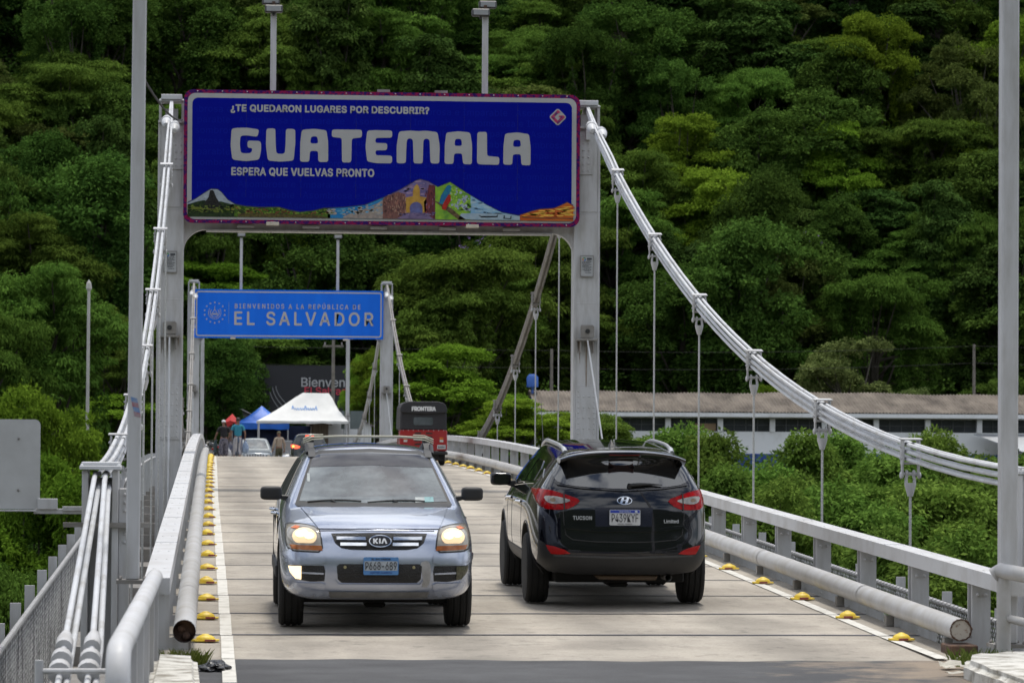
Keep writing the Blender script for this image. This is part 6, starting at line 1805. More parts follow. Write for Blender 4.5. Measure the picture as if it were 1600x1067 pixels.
# side windows and their dark frames, both flanks
for ax, s in (('left', -1), ('right', 1)):
    patch(bv, [(1.62, 1.08), (2.55, 1.10), (2.55, 1.50), (2.05, 1.51)], ax, glass_s, 'front_side_window', root, .009, .025, .02)
    patch(bv, [(2.62, 1.10), (3.35, 1.11), (3.30, 1.50), (2.62, 1.50)], ax, glass_s, 'rear_side_window', root, .009, .025, .02)
    patch(bv, [(3.42, 1.12), (3.95, 1.16), (3.80, 1.46), (3.38, 1.50)], ax, glass_s, 'quarter_window', root, .009, .025, .02)
    mb = MB()
    for y in (1.45, 2.58, 3.38):
        mb.box(s * .893 - .006, s * .893 + .006, y - .004, y + .004, .42, .92)
    mb.obj('door_gap', dark_m, root)
    mb = MB()
    for y in (2.38, 3.22): mb.tube([(s * .885, y, .90), (s * .93, y + .03, .905), (s * .93, y + .13, .905), (s * .885, y + .16, .90)], .014, 8)
    mb.obj('door_handle', chrome, root, smooth=True)
    mb = MB(); mb.box(s * .885, s * .915, 1.3, 3.1, .36, .47) if s > 0 else mb.box(s * .915, s * .885, 1.3, 3.1, .36, .47)
    mb.obj('side_moulding', matte_k, root, bevel=.01)
# head lamps
def lamp_pair(poly, m, name, off, parents=None, res=.03, k=0):
    out = []
    for i, p in enumerate((poly, sym(poly))):
        out.append(patch(bv, p, 'front', m, name, parents[i] if parents else root, off, res, smooth_k=k))
    return out
hl_o = [(-.835, .875), (-.79, .895), (-.68, .895), (-.56, .870), (-.535, .81), (-.515, .672), (-.66, .675), (-.80, .682), (-.835, .745)]
lamp_pair([(x + (-.012 if x < -.6 else .012), z + (.012 if z > .78 else -.012)) for x, z in hl_o], matte_k, 'headlamp_seal', .003, None, .03, 1)
hl = lamp_pair(hl_o, lamp_clear, 'headlamp', .008, None, .03, 1)
lamp_pair([(-.805, .728), (-.66, .724), (-.522, .722), (-.512, .680), (-.66, .683), (-.785, .690)], amber, 'amber_indicator', .011, hl)
el = [(-.672 + .108 * math.cos(a), .797 + .072 * math.sin(a)) for a in np.linspace(0, 2 * math.pi, 25)[:-1]]
el = [(x, max(z, .742)) for x, z in el]
refl = lamp_pair(el, lamp_warm, 'reflector_bowl', .011, hl, .02)
for dx, dz, r_ in ((-.040, .020, .034), (.040, .008, .036), (.0, .040, .020)):
    for i, sg in enumerate((1, -1)):
        cx_ = sg * (-.672 + dx); patch(bv, [(cx_ + r_ * 1.25 * math.cos(a), .797 + dz + r_ * .75 * math.sin(a)) for a in np.linspace(0, 6.2, 12)], 'front', lamp_core, 'bulb_glare', refl[i], .014, .012)
lamp_pair([(-.79, .862), (-.75, .884), (-.71, .878), (-.735, .858)], mat('small orange lamp', (.5, .12, .03), .2, 0, .1, 20, emit=(.9, .25, .05), estr=.25), 'marker_lamp', .012, hl, .02)
# grille with two chrome bars and the badge
gr = [(-.435, .829), (0, .838), (.435, .829), (.40, .745), (.345, .703), (.25, .690), (0, .686), (-.25, .690), (-.345, .703), (-.40, .745)]
grp = patch(bv, gr, 'front', mat('black grille mesh', (.012, .012, .013), .5, 0, .3, 40, .6, bscale=70), 'grille', root, .004, .03)
for z, xa, xb, xo in ((.786, .125, .385, 0), (.737, .118, .352, 0)):
    for s in (-1, 1):
        patch(bv, [(s * xa, z - .013), (s * xb, z - .013), (s * xb, z + .013), (s * xa, z + .013)][::s], 'front', chrome, 'chrome_bar', grp, .022, .03, .02)
bc = (0.006, .762)
def ellipse(c, a, b, n=40): return [(c[0] + a * math.cos(t_), c[1] + b * math.sin(t_)) for t_ in np.linspace(0, 2 * math.pi, n + 1)[:-1]]
bd = patch(bv, ellipse(bc, .102, .052), 'front', chrome, 'badge', root, .030, .03, .03)
patch(bv, ellipse(bc, .094, .044), 'front', mat('badge black', (.01, .01, .012), .2, 0, 0), 'badge_field', bd, .033, .03)
kx, kz, kh = bc[0] - .064, bc[1] - .021, .042
def plates(polys, x0, z0, sx, sz): return [[(x0 + a * sx, z0 + b * sz) for a, b in p] for p in polys]
# three heavy letters; the last one has no cross bar
K = [(0, 0), (.30, 0), (.30, .36), (.62, 0), (1.02, 0), (.56, .52), (.98, 1), (.60, 1), (.30, .64), (.30, 1), (0, 1)]
I = [(1.14, 0), (1.44, 0), (1.44, 1), (1.14, 1)]
A = [(1.54, 0), (1.86, 0), (2.12, .66), (2.40, 0), (2.74, 0), (2.32, 1), (1.94, 1)]
for p in plates([K, I, A], kx, kz, .0465, kh): patch(bv, p, 'front', mat('badge white', (.78, .78, .78), .3, .2, 0), 'badge_letter', bd, .036, .02, .003)
# lower grille, plate, fog lamps, bumper seams
lg = patch(bv, [(-.385, .545), (-.36, .565), (.36, .565), (.385, .545), (.375, .43), (.34, .398), (-.34, .398), (-.375, .43)], 'front', MATS['black grille mesh'], 'lower_grille', root, .005, .03)
patch(bv, [(-.40, .428), (-.365, .388), (.365, .388), (.40, .428), (.38, .372), (.34, .362), (-.34, .362), (-.38, .372)], 'front', paint_s, 'grille_lip', root, .016, .03)
for s in (-1, 1):
    patch(bv, [(s * .31 + .014 * math.cos(t_), .537 + .014 * math.sin(t_)) for t_ in np.linspace(0, 6.28, 11)[:-1]], 'front', mat('brass bolt', (.40, .36, .20), .4, .4, .1, 9), 'bolt', lg, .014, .02)
for z in (.445, .49): patch(bv, [(-.36, z - .004), (.36, z - .004), (.36, z + .004), (-.36, z + .004)], 'front', matte_k, 'grille_bar', lg, .009, .04)
px_, pz_ = .012, .550
plb = mat('plate blue', (.05, .19, .48), .45, 0, .2, 25, col2=(.10, .24, .48))
pl = empty('licence_plate'); pl.parent = root
yfp = bv.ray_cast(Vector((px_, -6, pz_)), Vector((0, 1, 0)))[0].y
mb = MB(); mb.prism(rrect(px_ - .158, px_ + .158, pz_ - .078, pz_ + .078, .012), yfp - .03, yfp - .022, 'Y'); mb.obj('plate_base', plb, pl)
mb = MB(); mb.prism(rrect(px_ - .150, px_ + .150, pz_ - .040, pz_ + .044, .004), yfp - .032, yfp - .0305, 'Y'); mb.obj('plate_field', mat('plate pale', (.42, .47, .52), .45, 0, .2, 30), pl)
def on_plate(par, txt, cx_, z, wd, hh, m, y, bold=.0):
    me = text_mesh(txt, .1, 0, .0008, 1.0, 'CENTER', width=wd, height=hh, thick=bold); o = mesh_obj('lettering', me, par, m); o.location = (cx_, y, z); return o
pink = mat('plate ink', (.035, .035, .04), .6, 0, 0)
on_plate(pl, 'P668-689', px_, pz_ - .034, .282, .07, pink, yfp - .0335, .0008)
on_plate(pl, 'EL SALVADOR', px_, pz_ + .053, .17, .015, pink, yfp - .0318, .0008); on_plate(pl, 'CENTRO AMERICA', px_, pz_ - .066, .20, .013, mat('plate navy', (.015, .05, .22), .5, 0, 0), yfp - .0318, .0006)
fr_ = [(-.815, .548), (-.50, .548), (-.488, .50), (-.495, .412), (-.62, .405), (-.75, .425), (-.80, .48)]
fc = lamp_pair(fr_, MATS['black grille mesh'], 'fog_recess', .004)
patch(bv, [(-.812, .54), (-.70, .543), (-.70, .425), (-.748, .430), (-.795, .482)], 'front', fog_lit, 'fog_lamp', fc[0], .012, .02)
patch(bv, sym([(-.812, .54), (-.70, .543), (-.70, .425), (-.748, .430), (-.795, .482)]), 'front', mat('unlit fog lens', (.10, .10, .06), .1, .1, .3, 25, ior=1.6), 'fog_lamp', fc[1], .012, .02)
lamp_pair([(-.695, .492), (-.50, .486), (-.50, .471), (-.695, .476)], paint_s, 'recess_bar', .016, fc)
lamp_pair([(-.86, .665), (-.70, .662), (-.50, .655), (-.482, .625), (-.49, .562), (-.66, .560), (-.83, .560), (-.865, .61)], paint_s, 'bumper_corner', .017, None, .03, 1)
lamp_pair([(-.80, .40), (-.62, .392), (-.485, .398), (-.49, .34), (-.52, .275), (-.66, .262), (-.74, .30)], paint_s, 'bumper_foot', .015, None, .03, 1)
patch(bv, [(-.455, .318), (.455, .318), (.44, .262), (-.44, .262)], 'front', mat('worn grey lip', (.19, .19, .19), .5, 0, .2, 7), 'lower_lip', root, .010, .04)
patch(bv, chaikin([(.36, .575), (.44, .60), (.47, .54), (.455, .36), (.38, .36), (.40, .45)], 1), 'front', mat('faded bumper paint', (.37, .365, .36), .5, .1, .15, 14), 'faded_paint', root, .0035, .03, .002)
# bonnet shut line, strips along the bonnet edges, wipers
seam(bv, [(-.545, .851), (-.3, .856), (0, .858), (.3, .856), (.545, .851)], .005, dark_m, 'bonnet_gap', root)
for x0, x1, xt, zt_ in ((-.62, -.12, -.66, 1.098), (-.06, .48, .0, 1.10)):
    mb = MB(); pts = []
    for t_ in np.linspace(0, 1, 10):
        x = x0 + (x1 - x0) * t_; z = 1.075 + .022 * math.sin(t_ * 2.6); h_ = bv.ray_cast(Vector((x, -6, z)), Vector((0, 1, 0)))[0]; pts.append((x, h_.y - .028, z))
    mb.tube(pts, .011, 6); mb.tube([(pts[4][0], pts[4][1] - .012, pts[4][2] + .004), (x1 - (x1 - x0) * .5 - .3 * (1 if x0 > -.3 else -1) * 0 + .02, pts[5][1] - .04, 1.06), (x1, pts[-1][1] - .03, 1.045)], .012, 6)
    mb.obj('wiper', matte_k, root)
patch(bv, [(-.74, 1.052), (0, 1.046), (.74, 1.052), (.72, 1.028), (0, 1.020), (-.72, 1.028)], 'front', matte_k, 'cowl', root, .006, .03)
patch(bv, [(-.545, .866), (0, .872), (.545, .866), (.60, .93), (.69, 1.022), (0, 1.032), (-.69, 1.022), (-.60, .93)], 'front', paint_s, 'bonnet', root, .009, .018, .012)
# mirrors
for s in (-1, 1):
    bm = bmesh.new(); bmesh.ops.create_cube(bm, size=1)
    bmesh.ops.bevel(bm, geom=bm.edges[:], offset=.3, segments=4, affect='EDGES', profile=.6)
    for v in bm.verts:
        v.co.x *= .205; v.co.y *= .12; v.co.z *= .16 * (1 + .15 * (v.co.x * -s)); v.co += Vector((s * .955, 1.48, 1.155)); 
    me = bpy.data.meshes.new('mirror'); bm.to_mesh(me); bm.free(); smooth_mesh(me, 50); o = mesh_obj('wing_mirror', me, root, matte_k)
    mb = MB(); mb.prism([(s * .80, 1.06), (s * .90, 1.10), (s * .90, 1.14), (s * .78, 1.13)], 1.44, 1.52, 'Y'); mb.obj('mirror_arm', matte_k, o, bevel=.01)
# roof bar with straps
zr_ = lambda x, y: bv.ray_cast(Vector((x, y, 4)), Vector((0, 0, -1)))[0].z
mb = MB(); yb_ = 2.35; zb_ = 1.745
mb.tube([(-.60, yb_, zb_ - .01), (-.3, yb_, zb_ + .006), (.3, yb_, zb_ + .006), (.60, yb_, zb_ - .01)], .012, 8)
rb = mb.obj('roof_bar', mat('ivory bar', (.50, .48, .38), .5, 0, .1, 6), root, smooth=True)
for s in (-1, 1):
    mb = MB()
    for q in range(3): mb.tube([(s * .44, yb_ - .02 * q, zb_ + .022 - .02 * q), (s * .55, yb_ - .03 - .015 * q, zb_ + .018 - .022 * q), (s * .635, yb_ - .05, zb_ - .02 - .02 * q)], .008, 6)
    mb.obj('wrapped_cord', MATS['ivory bar'], rb, smooth=True)
    mb = MB(); x0 = s * .565
    pts = [(x0 + s * .0, yb_, zb_ - .02), (x0 + s * .005, yb_ - .18, zr_(x0, yb_ - .18) + .03)]
    for y in np.linspace(2.08, 1.86, 6): pts.append((x0 - s * .005 + s * .0, y, zr_(x0 * .93, y) + .012))
    for k in range(len(pts) - 1):
        a, b = pts[k], pts[k + 1]
        mb.add([(a[0] - .034, a[1], a[2]), (a[0] + .034, a[1], a[2]), (b[0] + .034, b[1], b[2]), (b[0] - .034, b[1], b[2]), (a[0] - .034, a[1], a[2] - .012), (a[0] + .034, a[1], a[2] - .012), (b[0] + .034, b[1], b[2] - .012), (b[0] - .034, b[1], b[2] - .012)],
               [(0, 1, 2, 3), (7, 6, 5, 4), (0, 4, 5, 1), (2, 6, 7, 3), (1, 5, 6, 2), (3, 7, 4, 0)])
    mb.box(x0 - .035, x0 + .035, yb_ - .05, yb_ + .05, zr_(x0, yb_) - .01, zb_ - .01)
    mb.obj('roof_strap', mat('dark grey strap', (.035, .037, .042), .6, 0, .2, 12), root)
    mb = MB(); mb.tube([(s * .60, 1.98, 1.60), (s * .605, 2.15, 1.665), (s * .61, 3.2, 1.67), (s * .60, 3.8, 1.60)], .02, 8); mb.obj('roof_rail', matte_k, root, smooth=True)
for y in (FW, RW):
    for s in (-1, 1): wheel(root, s * .775, y, .345, .225, alloy, 5)

SZ = ([-1, .0, .2, .9, 1.05, 1.60, 1.67, 3], [-1, .0, .25, .945, 1.09, 1.525, 1.60, 2.9])
remap(root, .975, *SZ)

# ---------------------------------------------------------------- black car, seen from the rear
root = place_car('black_car', 4.00, 33.07, 'glossy black car with red tail lamps and silver roof rails seen from behind')
RW, FW = .93, 3.57
body, bv = car_body(SUV_REAR, paint_k, (RW, FW), .352, .815); body.parent = root
underbody(root, .66, .34, 4.1, .19, .36)
gl = [(-.68, 1.45), (-.70, 1.30), (-.64, 1.20), (-.42, 1.158), (0, 1.135), (.42, 1.158), (.64, 1.20), (.70, 1.30), (.68, 1.45), (.58, 1.505), (0, 1.535), (-.58, 1.505)]
patch(bv, gl, 'front', glass_r, 'rear_window', root, .005, .03, smooth_k=1)
lip = [(-.695, 1.232), (-.64, 1.188), (-.40, 1.146), (0, 1.123), (.40, 1.146), (.64, 1.188), (.695, 1.232), (.66, 1.180), (.40, 1.134), (0, 1.111), (-.40, 1.134), (-.66, 1.180)]
patch(bv, lip, 'front', paint_k, 'tailgate_lip', root, .014, .02)
# spoiler over the window with the high brake lamp
mb = MB(); n = 17; vs = []; fs = []
prof = [(.34, 1.603), (.20, 1.602), (.07, 1.594), (.03, 1.580), (.045, 1.556), (.14, 1.530), (.28, 1.525), (.44, 1.54)]
for i in range(n):
    f = i / (n - 1) * 2 - 1; x = .635 * f
    for y, z in prof:
        drop = .055 * f ** 4 + .03 * f * f; vs.append((x * (1 + .05 * (1.6 - z)), y + .11 * f * f - .03, z - drop + .012))
k = len(prof)
for i in range(n - 1):
    for j in range(k - 1): fs.append((i * k + j, i * k + j + 1, (i + 1) * k + j + 1, (i + 1) * k + j))
fs += [tuple(range(k)), tuple(reversed(range((n - 1) * k, n * k)))]
mb.add(vs, fs); sp_o = mb.obj('spoiler', paint_k, root, smooth=38)
mb = MB(); mb.box(-.155, .155, .018, .045, 1.556, 1.578); mb.obj('high_brake_lamp', mat('dull red lens', (.14, .008, .008), .2, 0, .1, 15), sp_o, bevel=.006)
# lamps
tl = [(-.86, 1.108), (-.82, 1.125), (-.70, 1.112), (-.58, 1.075), (-.435, 1.028), (-.48, .975), (-.575, .930), (-.70, .925), (-.80, .935), (-.855, 1.00)]
t0 = lamp_pair([(x * 1.006 + .0, z + (.012 if z > 1.03 else -.012)) for x, z in tl], paint_k, 'lamp_seal', .004, None, .03, 1)
tr_ = lamp_pair(tl, red_l, 'tail_lamp', .009, None, .025, 1)
lamp_pair([(-.79, 1.058), (-.70, 1.060), (-.612, 1.043), (-.52, 1.018), (-.60, .990), (-.70, .980), (-.765, .998)], smoke_l, 'clear_insert', .013, tr_, .025, 1)
lamp_pair([(-.735, 1.035), (-.69, 1.04), (-.675, 1.02), (-.69, 1.0), (-.73, 1.005)], mat('dull amber bulb', (.24, .17, .11), .2, .2, .2, 25), 'amber_bulb', .0155, tr_, .02, 1)
lamp_pair([(-.603, 1.09), (-.592, 1.087), (-.592, .925), (-.603, .925)], dark_m, 'lamp_split', .0165, tr_, .02)
lamp_pair([(-.775, .578), (-.70, .566), (-.60, .535), (-.54, .497), (-.66, .487), (-.725, .492), (-.755, .535)], red_d, 'bumper_reflector', .012, None, .02)
# tailgate shut lines, recess and plate
shut = [(-.612, .93), (-.605, .80), (-.585, .68), (-.52, .635), (-.30, .617), (0, .612), (.30, .617), (.52, .635), (.585, .68), (.605, .80), (.612, .93)]
seam(bv, shut, .005, dark_m, 'tailgate_gap', root)
rec = patch(bv, [(-.30, .955), (.285, .955), (.275, .765), (-.29, .765)], 'front', mat('blue black recess', (.006, .008, .022), .25, 0, 0), 'plate_recess', root, .003, .03)
patch(bv, [(-.60, .775), (-.3, .748), (.3, .748), (.60, .775), (.60, .745), (.3, .716), (-.3, .716), (-.60, .745)], 'front', paint_k, 'tailgate_crease', root, .020, .02, .03, 0)
pl = empty('licence_plate'); pl.parent = root
yfp = bv.ray_cast(Vector((0, -6, .858)), Vector((0, 1, 0)))[0].y
mb = MB(); mb.prism(rrect(-.155, .155, .780, .935, .012), yfp - .022, yfp - .014, 'Y'); mb.obj('plate_base', mat('plate white', (.55, .56, .57), .45, 0, .08, 20), pl)
mb = MB(); mb.box(-.148, .148, yfp - .0245, yfp - .0228, .903, .931); mb.obj('plate_band', mat('plate band blue', (.02, .05, .36), .4, 0, 0), pl)
on_plate(pl, 'P439KYF', 0, .812, .268, .082, pink, yfp - .0235, .0006)
on_plate(pl, 'GUATEMALA', 0, .909, .12, .015, mat('plate pale ink', (.45, .5, .6), .5, 0, 0), yfp - .0255, .0005); on_plate(pl, 'CENTRO AMERICA', 0, .789, .15, .010, mat('plate grey ink', (.2, .2, .22), .5, 0, 0), yfp - .0235, .0004)
mb = MB(); mb.box(.10, .125, yfp - .0262, yfp - .0250, .908, .926); mb.obj('plate_mark', mat('plate white mark', (.6, .65, .7), .5, 0, 0), pl)
# oval badge with a slanted letter, and the two chrome scripts
bc = (.0, 1.022); rgm = patch(bv, ellipse(bc, .076, .040), 'front', chrome, 'badge', root, .010, .02, .01)
patch(bv, ellipse(bc, .069, .033), 'front', paint_k, 'badge_field', rgm, .012, .02, .002)
hx, hz = bc
Hh = [(-.048, -.028), (-.026, -.030), (-.018, -.006), (.012, -.001), (.004, -.030), (.026, -.028), (.048, .028), (.026, .030), (.018, .008), (-.012, .003), (-.004, .030), (-.026, .028)]
patch(bv, [(hx + a, hz + b) for a, b in Hh], 'front', chrome, 'badge_letter', rgm, .015, .012, .003)
lay_text(text_mesh('TUCSON', .06, 0, .001, 1.08, 'LEFT', thick=.0022, width=.185, height=.036), bv, -.515, .832, script_m, 'model_script', root)
lay_text(text_mesh('Limited', .06, 0, .001, 1.0, 'LEFT', thick=.0018, width=.15, height=.034), bv, .40, .802, script_m, 'trim_script', root)
# lower bumper in grain black plastic
lb = [(-.84, .62), (-.79, .60), (-.76, .545), (-.72, .488), (-.40, .478), (0, .472), (.40, .478), (.72, .488), (.76, .545), (.79, .60), (.84, .62), (.84, .40), (.74, .315), (.5, .292), (-.5, .292), (-.74, .315), (-.84, .40)]
patch(bv, lb, 'front', matte_k, 'lower_bumper', root, .008, .035, .014)
patch(bv, [(-.70, .487), (0, .471), (.70, .487), (.70, .468), (0, .450), (-.70, .468)], 'front', mat('grey bumper edge', (.05, .052, .055), .4, 0, .1, 9), 'bumper_edge', root, .013, .03)
for x, z, r_ in ((.515, .425, .016), (-.22, .40, .012)): patch(bv, ellipse((x, z), r_, r_, 10), 'front', dark_m, 'sensor', root, .012, .012)
mb = MB(); mb.prism([(-.28, .275), (.36, .275), (.34, .225), (-.24, .232)], .10, .42, 'Y'); mb.obj('skid_plate', mat('muddy brown plate', (.12, .08, .05), .7, 0, .2, 8), root, bevel=.01)
mb = MB(); mb.tube([(.46, .05, .255), (.44, .5, .26)], .035, 12, caps=False); mb.obj('exhaust_pipe', steel_d, root)
mb = MB(); mb.prism([(-.20, .20), (.13, .20), (.10, .225), (-.16, .225)], .5, .9, 'Y'); mb.obj('silencer', alloy, root)
# rear wiper
mb = MB(); pts = []
for t_ in np.linspace(0, 1, 8):
    x, z = .05 + .34 * t_, 1.185 + .004 * t_ + .012 * math.sin(t_ * 3); h_ = bv.ray_cast(Vector((x, -6, z)), Vector((0, 1, 0)))[0]; pts.append((x, h_.y - .03, z))
mb.tube(pts, [.022, .024, .022, .019, .016, .012, .009, .005], 8); mb.tube([(.06, pts[0][1] - .005, 1.20), (.05, pts[0][1] + .02, 1.15)], .026, 8); mb.obj('rear_wiper', matte_k, root, smooth=True)
# side glass, door lines, handles, sill trim, arches
for ax, s in (('left', -1), ('right', 1)):
    patch(bv, [(.98, 1.20), (1.72, 1.155), (1.72, 1.465), (1.25, 1.455), (1.05, 1.36)], ax, glass_k, 'rear_side_window', root, .009, .025, .02)
    patch(bv, [(1.80, 1.15), (2.72, 1.10), (2.92, 1.18), (2.62, 1.43), (2.2, 1.475), (1.80, 1.47)], ax, glass_k, 'front_side_window', root, .009, .025, .02)
    patch(bv, [(.52, 1.26), (.88, 1.205), (.95, 1.345), (.80, 1.37)], ax, glass_k, 'quarter_window', root, .009, .025, .02)
    patch(bv, [(.92, 1.178), (1.76, 1.135), (2.76, 1.082), (2.76, 1.070), (1.76, 1.122), (.92, 1.165)], ax, chrome, 'belt_strip', root, .007, .04)
    for y0, y1 in ((1.44, 1.448), (2.52, 2.528), (3.05, 3.058)):
        patch(bv, [(y0, .38), (y1, .38), (y1, 1.05), (y0, 1.05)], ax, dark_m, 'door_gap', root, .002, .04, .002)
    patch(bv, [(1.42, .46), (3.0, .46), (3.0, .30), (1.42, .30)], ax, matte_k, 'sill_trim', root, .008, .06)
    mb = MB()
    for y in (1.56, 2.66): mb.tube([(s * .90, y, .945), (s * .945, y + .03, .95), (s * .945, y + .15, .945), (s * .90, y + .18, .94)], .015, 8)
    mb.obj('door_handle', chrome, root, smooth=True)
    for yw in (RW, FW):
        mb = MB(); pts = []
        for a in np.linspace(R(-12), R(192), 22):
            y, z = yw + .425 * math.cos(a), .352 + .425 * math.sin(a); h_ = bv.ray_cast(Vector((s * 6, y, max(z, .3))), Vector((-s, 0, 0)))[0]
            if h_: pts.append((h_.x, y, z))
        mb.tube(pts, .007, 8); mb.obj('arch_trim', matte_k, root, smooth=True)
    # raised roof rail
    pts = []
    for t_ in np.linspace(0, 1, 20):
        y = .50 + 2.25 * t_; xx = s * (.545 + .02 * math.sin(t_ * 3.14)); lift = .038 * min(1, 4.5 * min(t_, 1 - t_)) ** .6 if 0 < t_ < 1 else -.01
        pts.append((xx, y, zr_r(xx, y) + lift) if False else (xx, y, bv.ray_cast(Vector((xx, y, 4)), Vector((0, 0, -1)))[0].z + lift))
    mb = MB(); mb.tube(pts, [.028] * 2 + [.020] * 16 + [.028] * 2, 10)
    mb.obj('roof_rail', mat('silver rail', (.60, .61, .63), .3, .6, .03, 9), root, smooth=True)
    # mirror
    bm = bmesh.new(); bmesh.ops.create_cube(bm, size=1); bmesh.ops.bevel(bm, geom=bm.edges[:], offset=.28, segments=4, affect='EDGES', profile=.6)
    for v in bm.verts:
        v.co.x *= .225; v.co.y *= .13; v.co.z *= .155 * (1 + .25 * (v.co.x * s)); v.co += Vector((s * .985, 3.02, 1.135))
    me = bpy.data.meshes.new('mirror'); bm.to_mesh(me); bm.free(); smooth_mesh(me, 50); o = mesh_obj('wing_mirror', me, root, paint_k)
    mb = MB(); mb.prism([(s * .82, 1.03), (s * .92, 1.06), (s * .92, 1.11), (s * .80, 1.12)], 2.98, 3.06, 'Y'); mb.obj('mirror_arm', matte_k, o, bevel=.01)
    mb = MB(); mb.prism(rrect(s * .985 - .085, s * .985 + .085, 1.075, 1.19, .03), 2.948, 2.953, 'Y'); mb.obj('mirror_glass', glass_k, o)
zt0 = bv.ray_cast(Vector((-.06, .55, 4)), Vector((0, 0, -1)))[0].z
mb = MB()
prof = [(.42, 0), (.55, .02), (.62, .085), (.66, .09), (.74, .04), (.82, 0)]
vs = [(-.06 - .028 * (1 - min(1, z / .07)), y, zt0 - .012 + z) for y, z in prof] + [(-.06 + .028 * (1 - min(1, z / .07)), y, zt0 - .012 + z) for y, z in prof]; k = len(prof)
mb.add(vs, [tuple(range(k)), tuple(reversed(range(k, 2 * k)))] + [(i, i + k, i + k + 1, i + 1) for i in range(k - 1)])
mb.obj('fin_aerial', matte_k, root)
ra = root
mb = MB(); mb.tube([(-.53, 2.9, 1.55), (-.52, 3.3, 2.05)], [.006, .003], 5); mb.obj('whip_aerial', matte_k, root)
for y in (RW, FW):
    for s in (-1, 1): wheel(root, s * .80, y, .352, .225, alloy, 5)

remap(root, .973, [-1, 0, .2, 1.135, 1.46, 1.585, 1.655, 3], [-1, 0, .25, 1.168, 1.405, 1.52, 1.59, 2.9])

# ---------------------------------------------------------------- three-wheeler
YT = 84.0
root = empty('three_wheeler', (5.17, YT, zd(YT) + .006), 'red three-wheeled taxi with a black canvas hood reading FRONTERA', 'three-wheeler', None, (math.atan((zd(YT + 2) - zd(YT)) / 2), 0, 0))
red_b = mat('red body paint', (.34, .012, .016), .3, 0, .08, 5, coat=.5); canvas = mat('black canvas', (.028, .028, .032), .75, 0, .15, 5, .25, bscale=60)
mb = MB(); mb.prism(round_poly([(-.59, .35), (.59, .35), (.585, .87), (-.585, .87)], .05), 0, .62, 'Y'); mb.prism(round_poly([(-.56, .40), (.56, .40), (.55, .66), (-.55, .66)], .04), .62, 1.9, 'Y')
mb.prism(round_poly([(-.34, .42), (.34, .42), (.28, .95), (-.28, .95)], .06), 1.9, 2.3, 'Y')
bd = mb.obj('body', red_b, root, bevel=.02)
mb = MB(); hood_o = [(-.58, .86), (.58, .86), (.575, 1.2), (.56, 1.42), (.50, 1.52), (.36, 1.56), (-.36, 1.56), (-.50, 1.52), (-.56, 1.42), (-.575, 1.2)]
mb.prism(hood_o, .02, 1.85, 'Y'); hd = mb.obj('hood', canvas, root, bevel=.03)
mb = MB(); vf = round_poly([(-.585, 1.30), (0, 1.27), (.585, 1.30), (.575, 1.43), (.51, 1.535), (.36, 1.575), (-.36, 1.575), (-.51, 1.535), (-.575, 1.43)], .05); mb.prism(vf, -.05, .03, 'Y'); mb.obj('flap', canvas, hd, bevel=.015)
mb = MB(); mb.prism(rrect(-.245, .235, .99, 1.185, .04), .008, .03, 'Y'); mb.obj('rear_window', mat('hazy plastic pane', (.10, .12, .13), .15, 0, .2, 3), hd)
me = text_mesh('FRONTERA', .1, 0, .003, 1.0, 'CENTER', thick=.009, width=.58, height=.098); o = mesh_obj('lettering', me, hd, mat('white print', (.75, .75, .75), .6, 0, .1, 9)); o.location = (-.0, -.054, 1.345)
mb = MB()
for q in range(9): mb.ball((-.5 + .125 * q, .0, .862), .012, 6, 4)
mb.obj('rivets', steel, hd)
mb = MB()
for q in range(4):
    mb.prism([(.06, .815 - .09 * q), (.22, .80 - .09 * q), (.22, .775 - .09 * q), (.06, .775 - .09 * q)], -.012, .002, 'Y')
    mb.prism([(-.06, .815 - .09 * q), (-.22, .80 - .09 * q), (-.22, .775 - .09 * q), (-.06, .775 - .09 * q)], -.012, .002, 'Y')
mb.obj('vent_slots', dark_m, bd)
for s in (-1, 1):
    mb = MB(); mb.box(s * .445 - .045, s * .445 + .045, -.02, .002, .63, .69); t_ = mb.obj('tail_lamp', mat('orange lamp', (.55, .16, .04), .2, 0, 0), root, bevel=.006)
    mb = MB(); mb.box(s * .445 - .045, s * .445 + .045, -.02, .002, .575, .628); mb.obj('white_lens', mat('white lens', (.55, .52, .5), .2, 0, 0), t_)
mb = MB(); mb.box(.34, .545, -.02, .002, .405, .505); pp = mb.obj('licence_plate', mat('plate white', (.55, .56, .57)), root)
mb = MB()
for q in range(5): mb.box(.365 + .033 * q, .385 + .033 * q, -.024, -.02, .43, .475)
mb.obj('plate_letters', pink, pp)
mb = MB(); mb.box(-.60, .60, -.05, .3, .26, .345); mb.obj('bumper', matte_k, root, bevel=.02)
for x, y, r_ in ((-.47, .32, .24), (.47, .32, .24), (0, 2.1, .24)):
    mb = MB(); prof = [(-.07, .6), (-.075, .9), (-.05, 1), (.05, 1), (.075, .9), (.07, .6)]
    mb.tube([(x + a, y, r_) for a, _ in prof], [r_ * b for _, b in prof], 24); wl = mb.obj('wheel', rubber, root, smooth=30)
    mb = MB(); mb.tube([(x - .072, y, r_), (x + .072, y, r_)], r_ * .5, 16); mb.obj('rim', alloy, wl)
mb = MB(); mb.box(-.5, .5, .1, 1.0, .12, .3); mb.obj('axle_box', dark_m, root)
mb = MB(); mb.prism([(-.36, .95), (.36, .95), (.40, 1.42), (-.40, 1.42)], 1.86, 1.88, 'Y'); mb.obj('windscreen', glass_k, root)

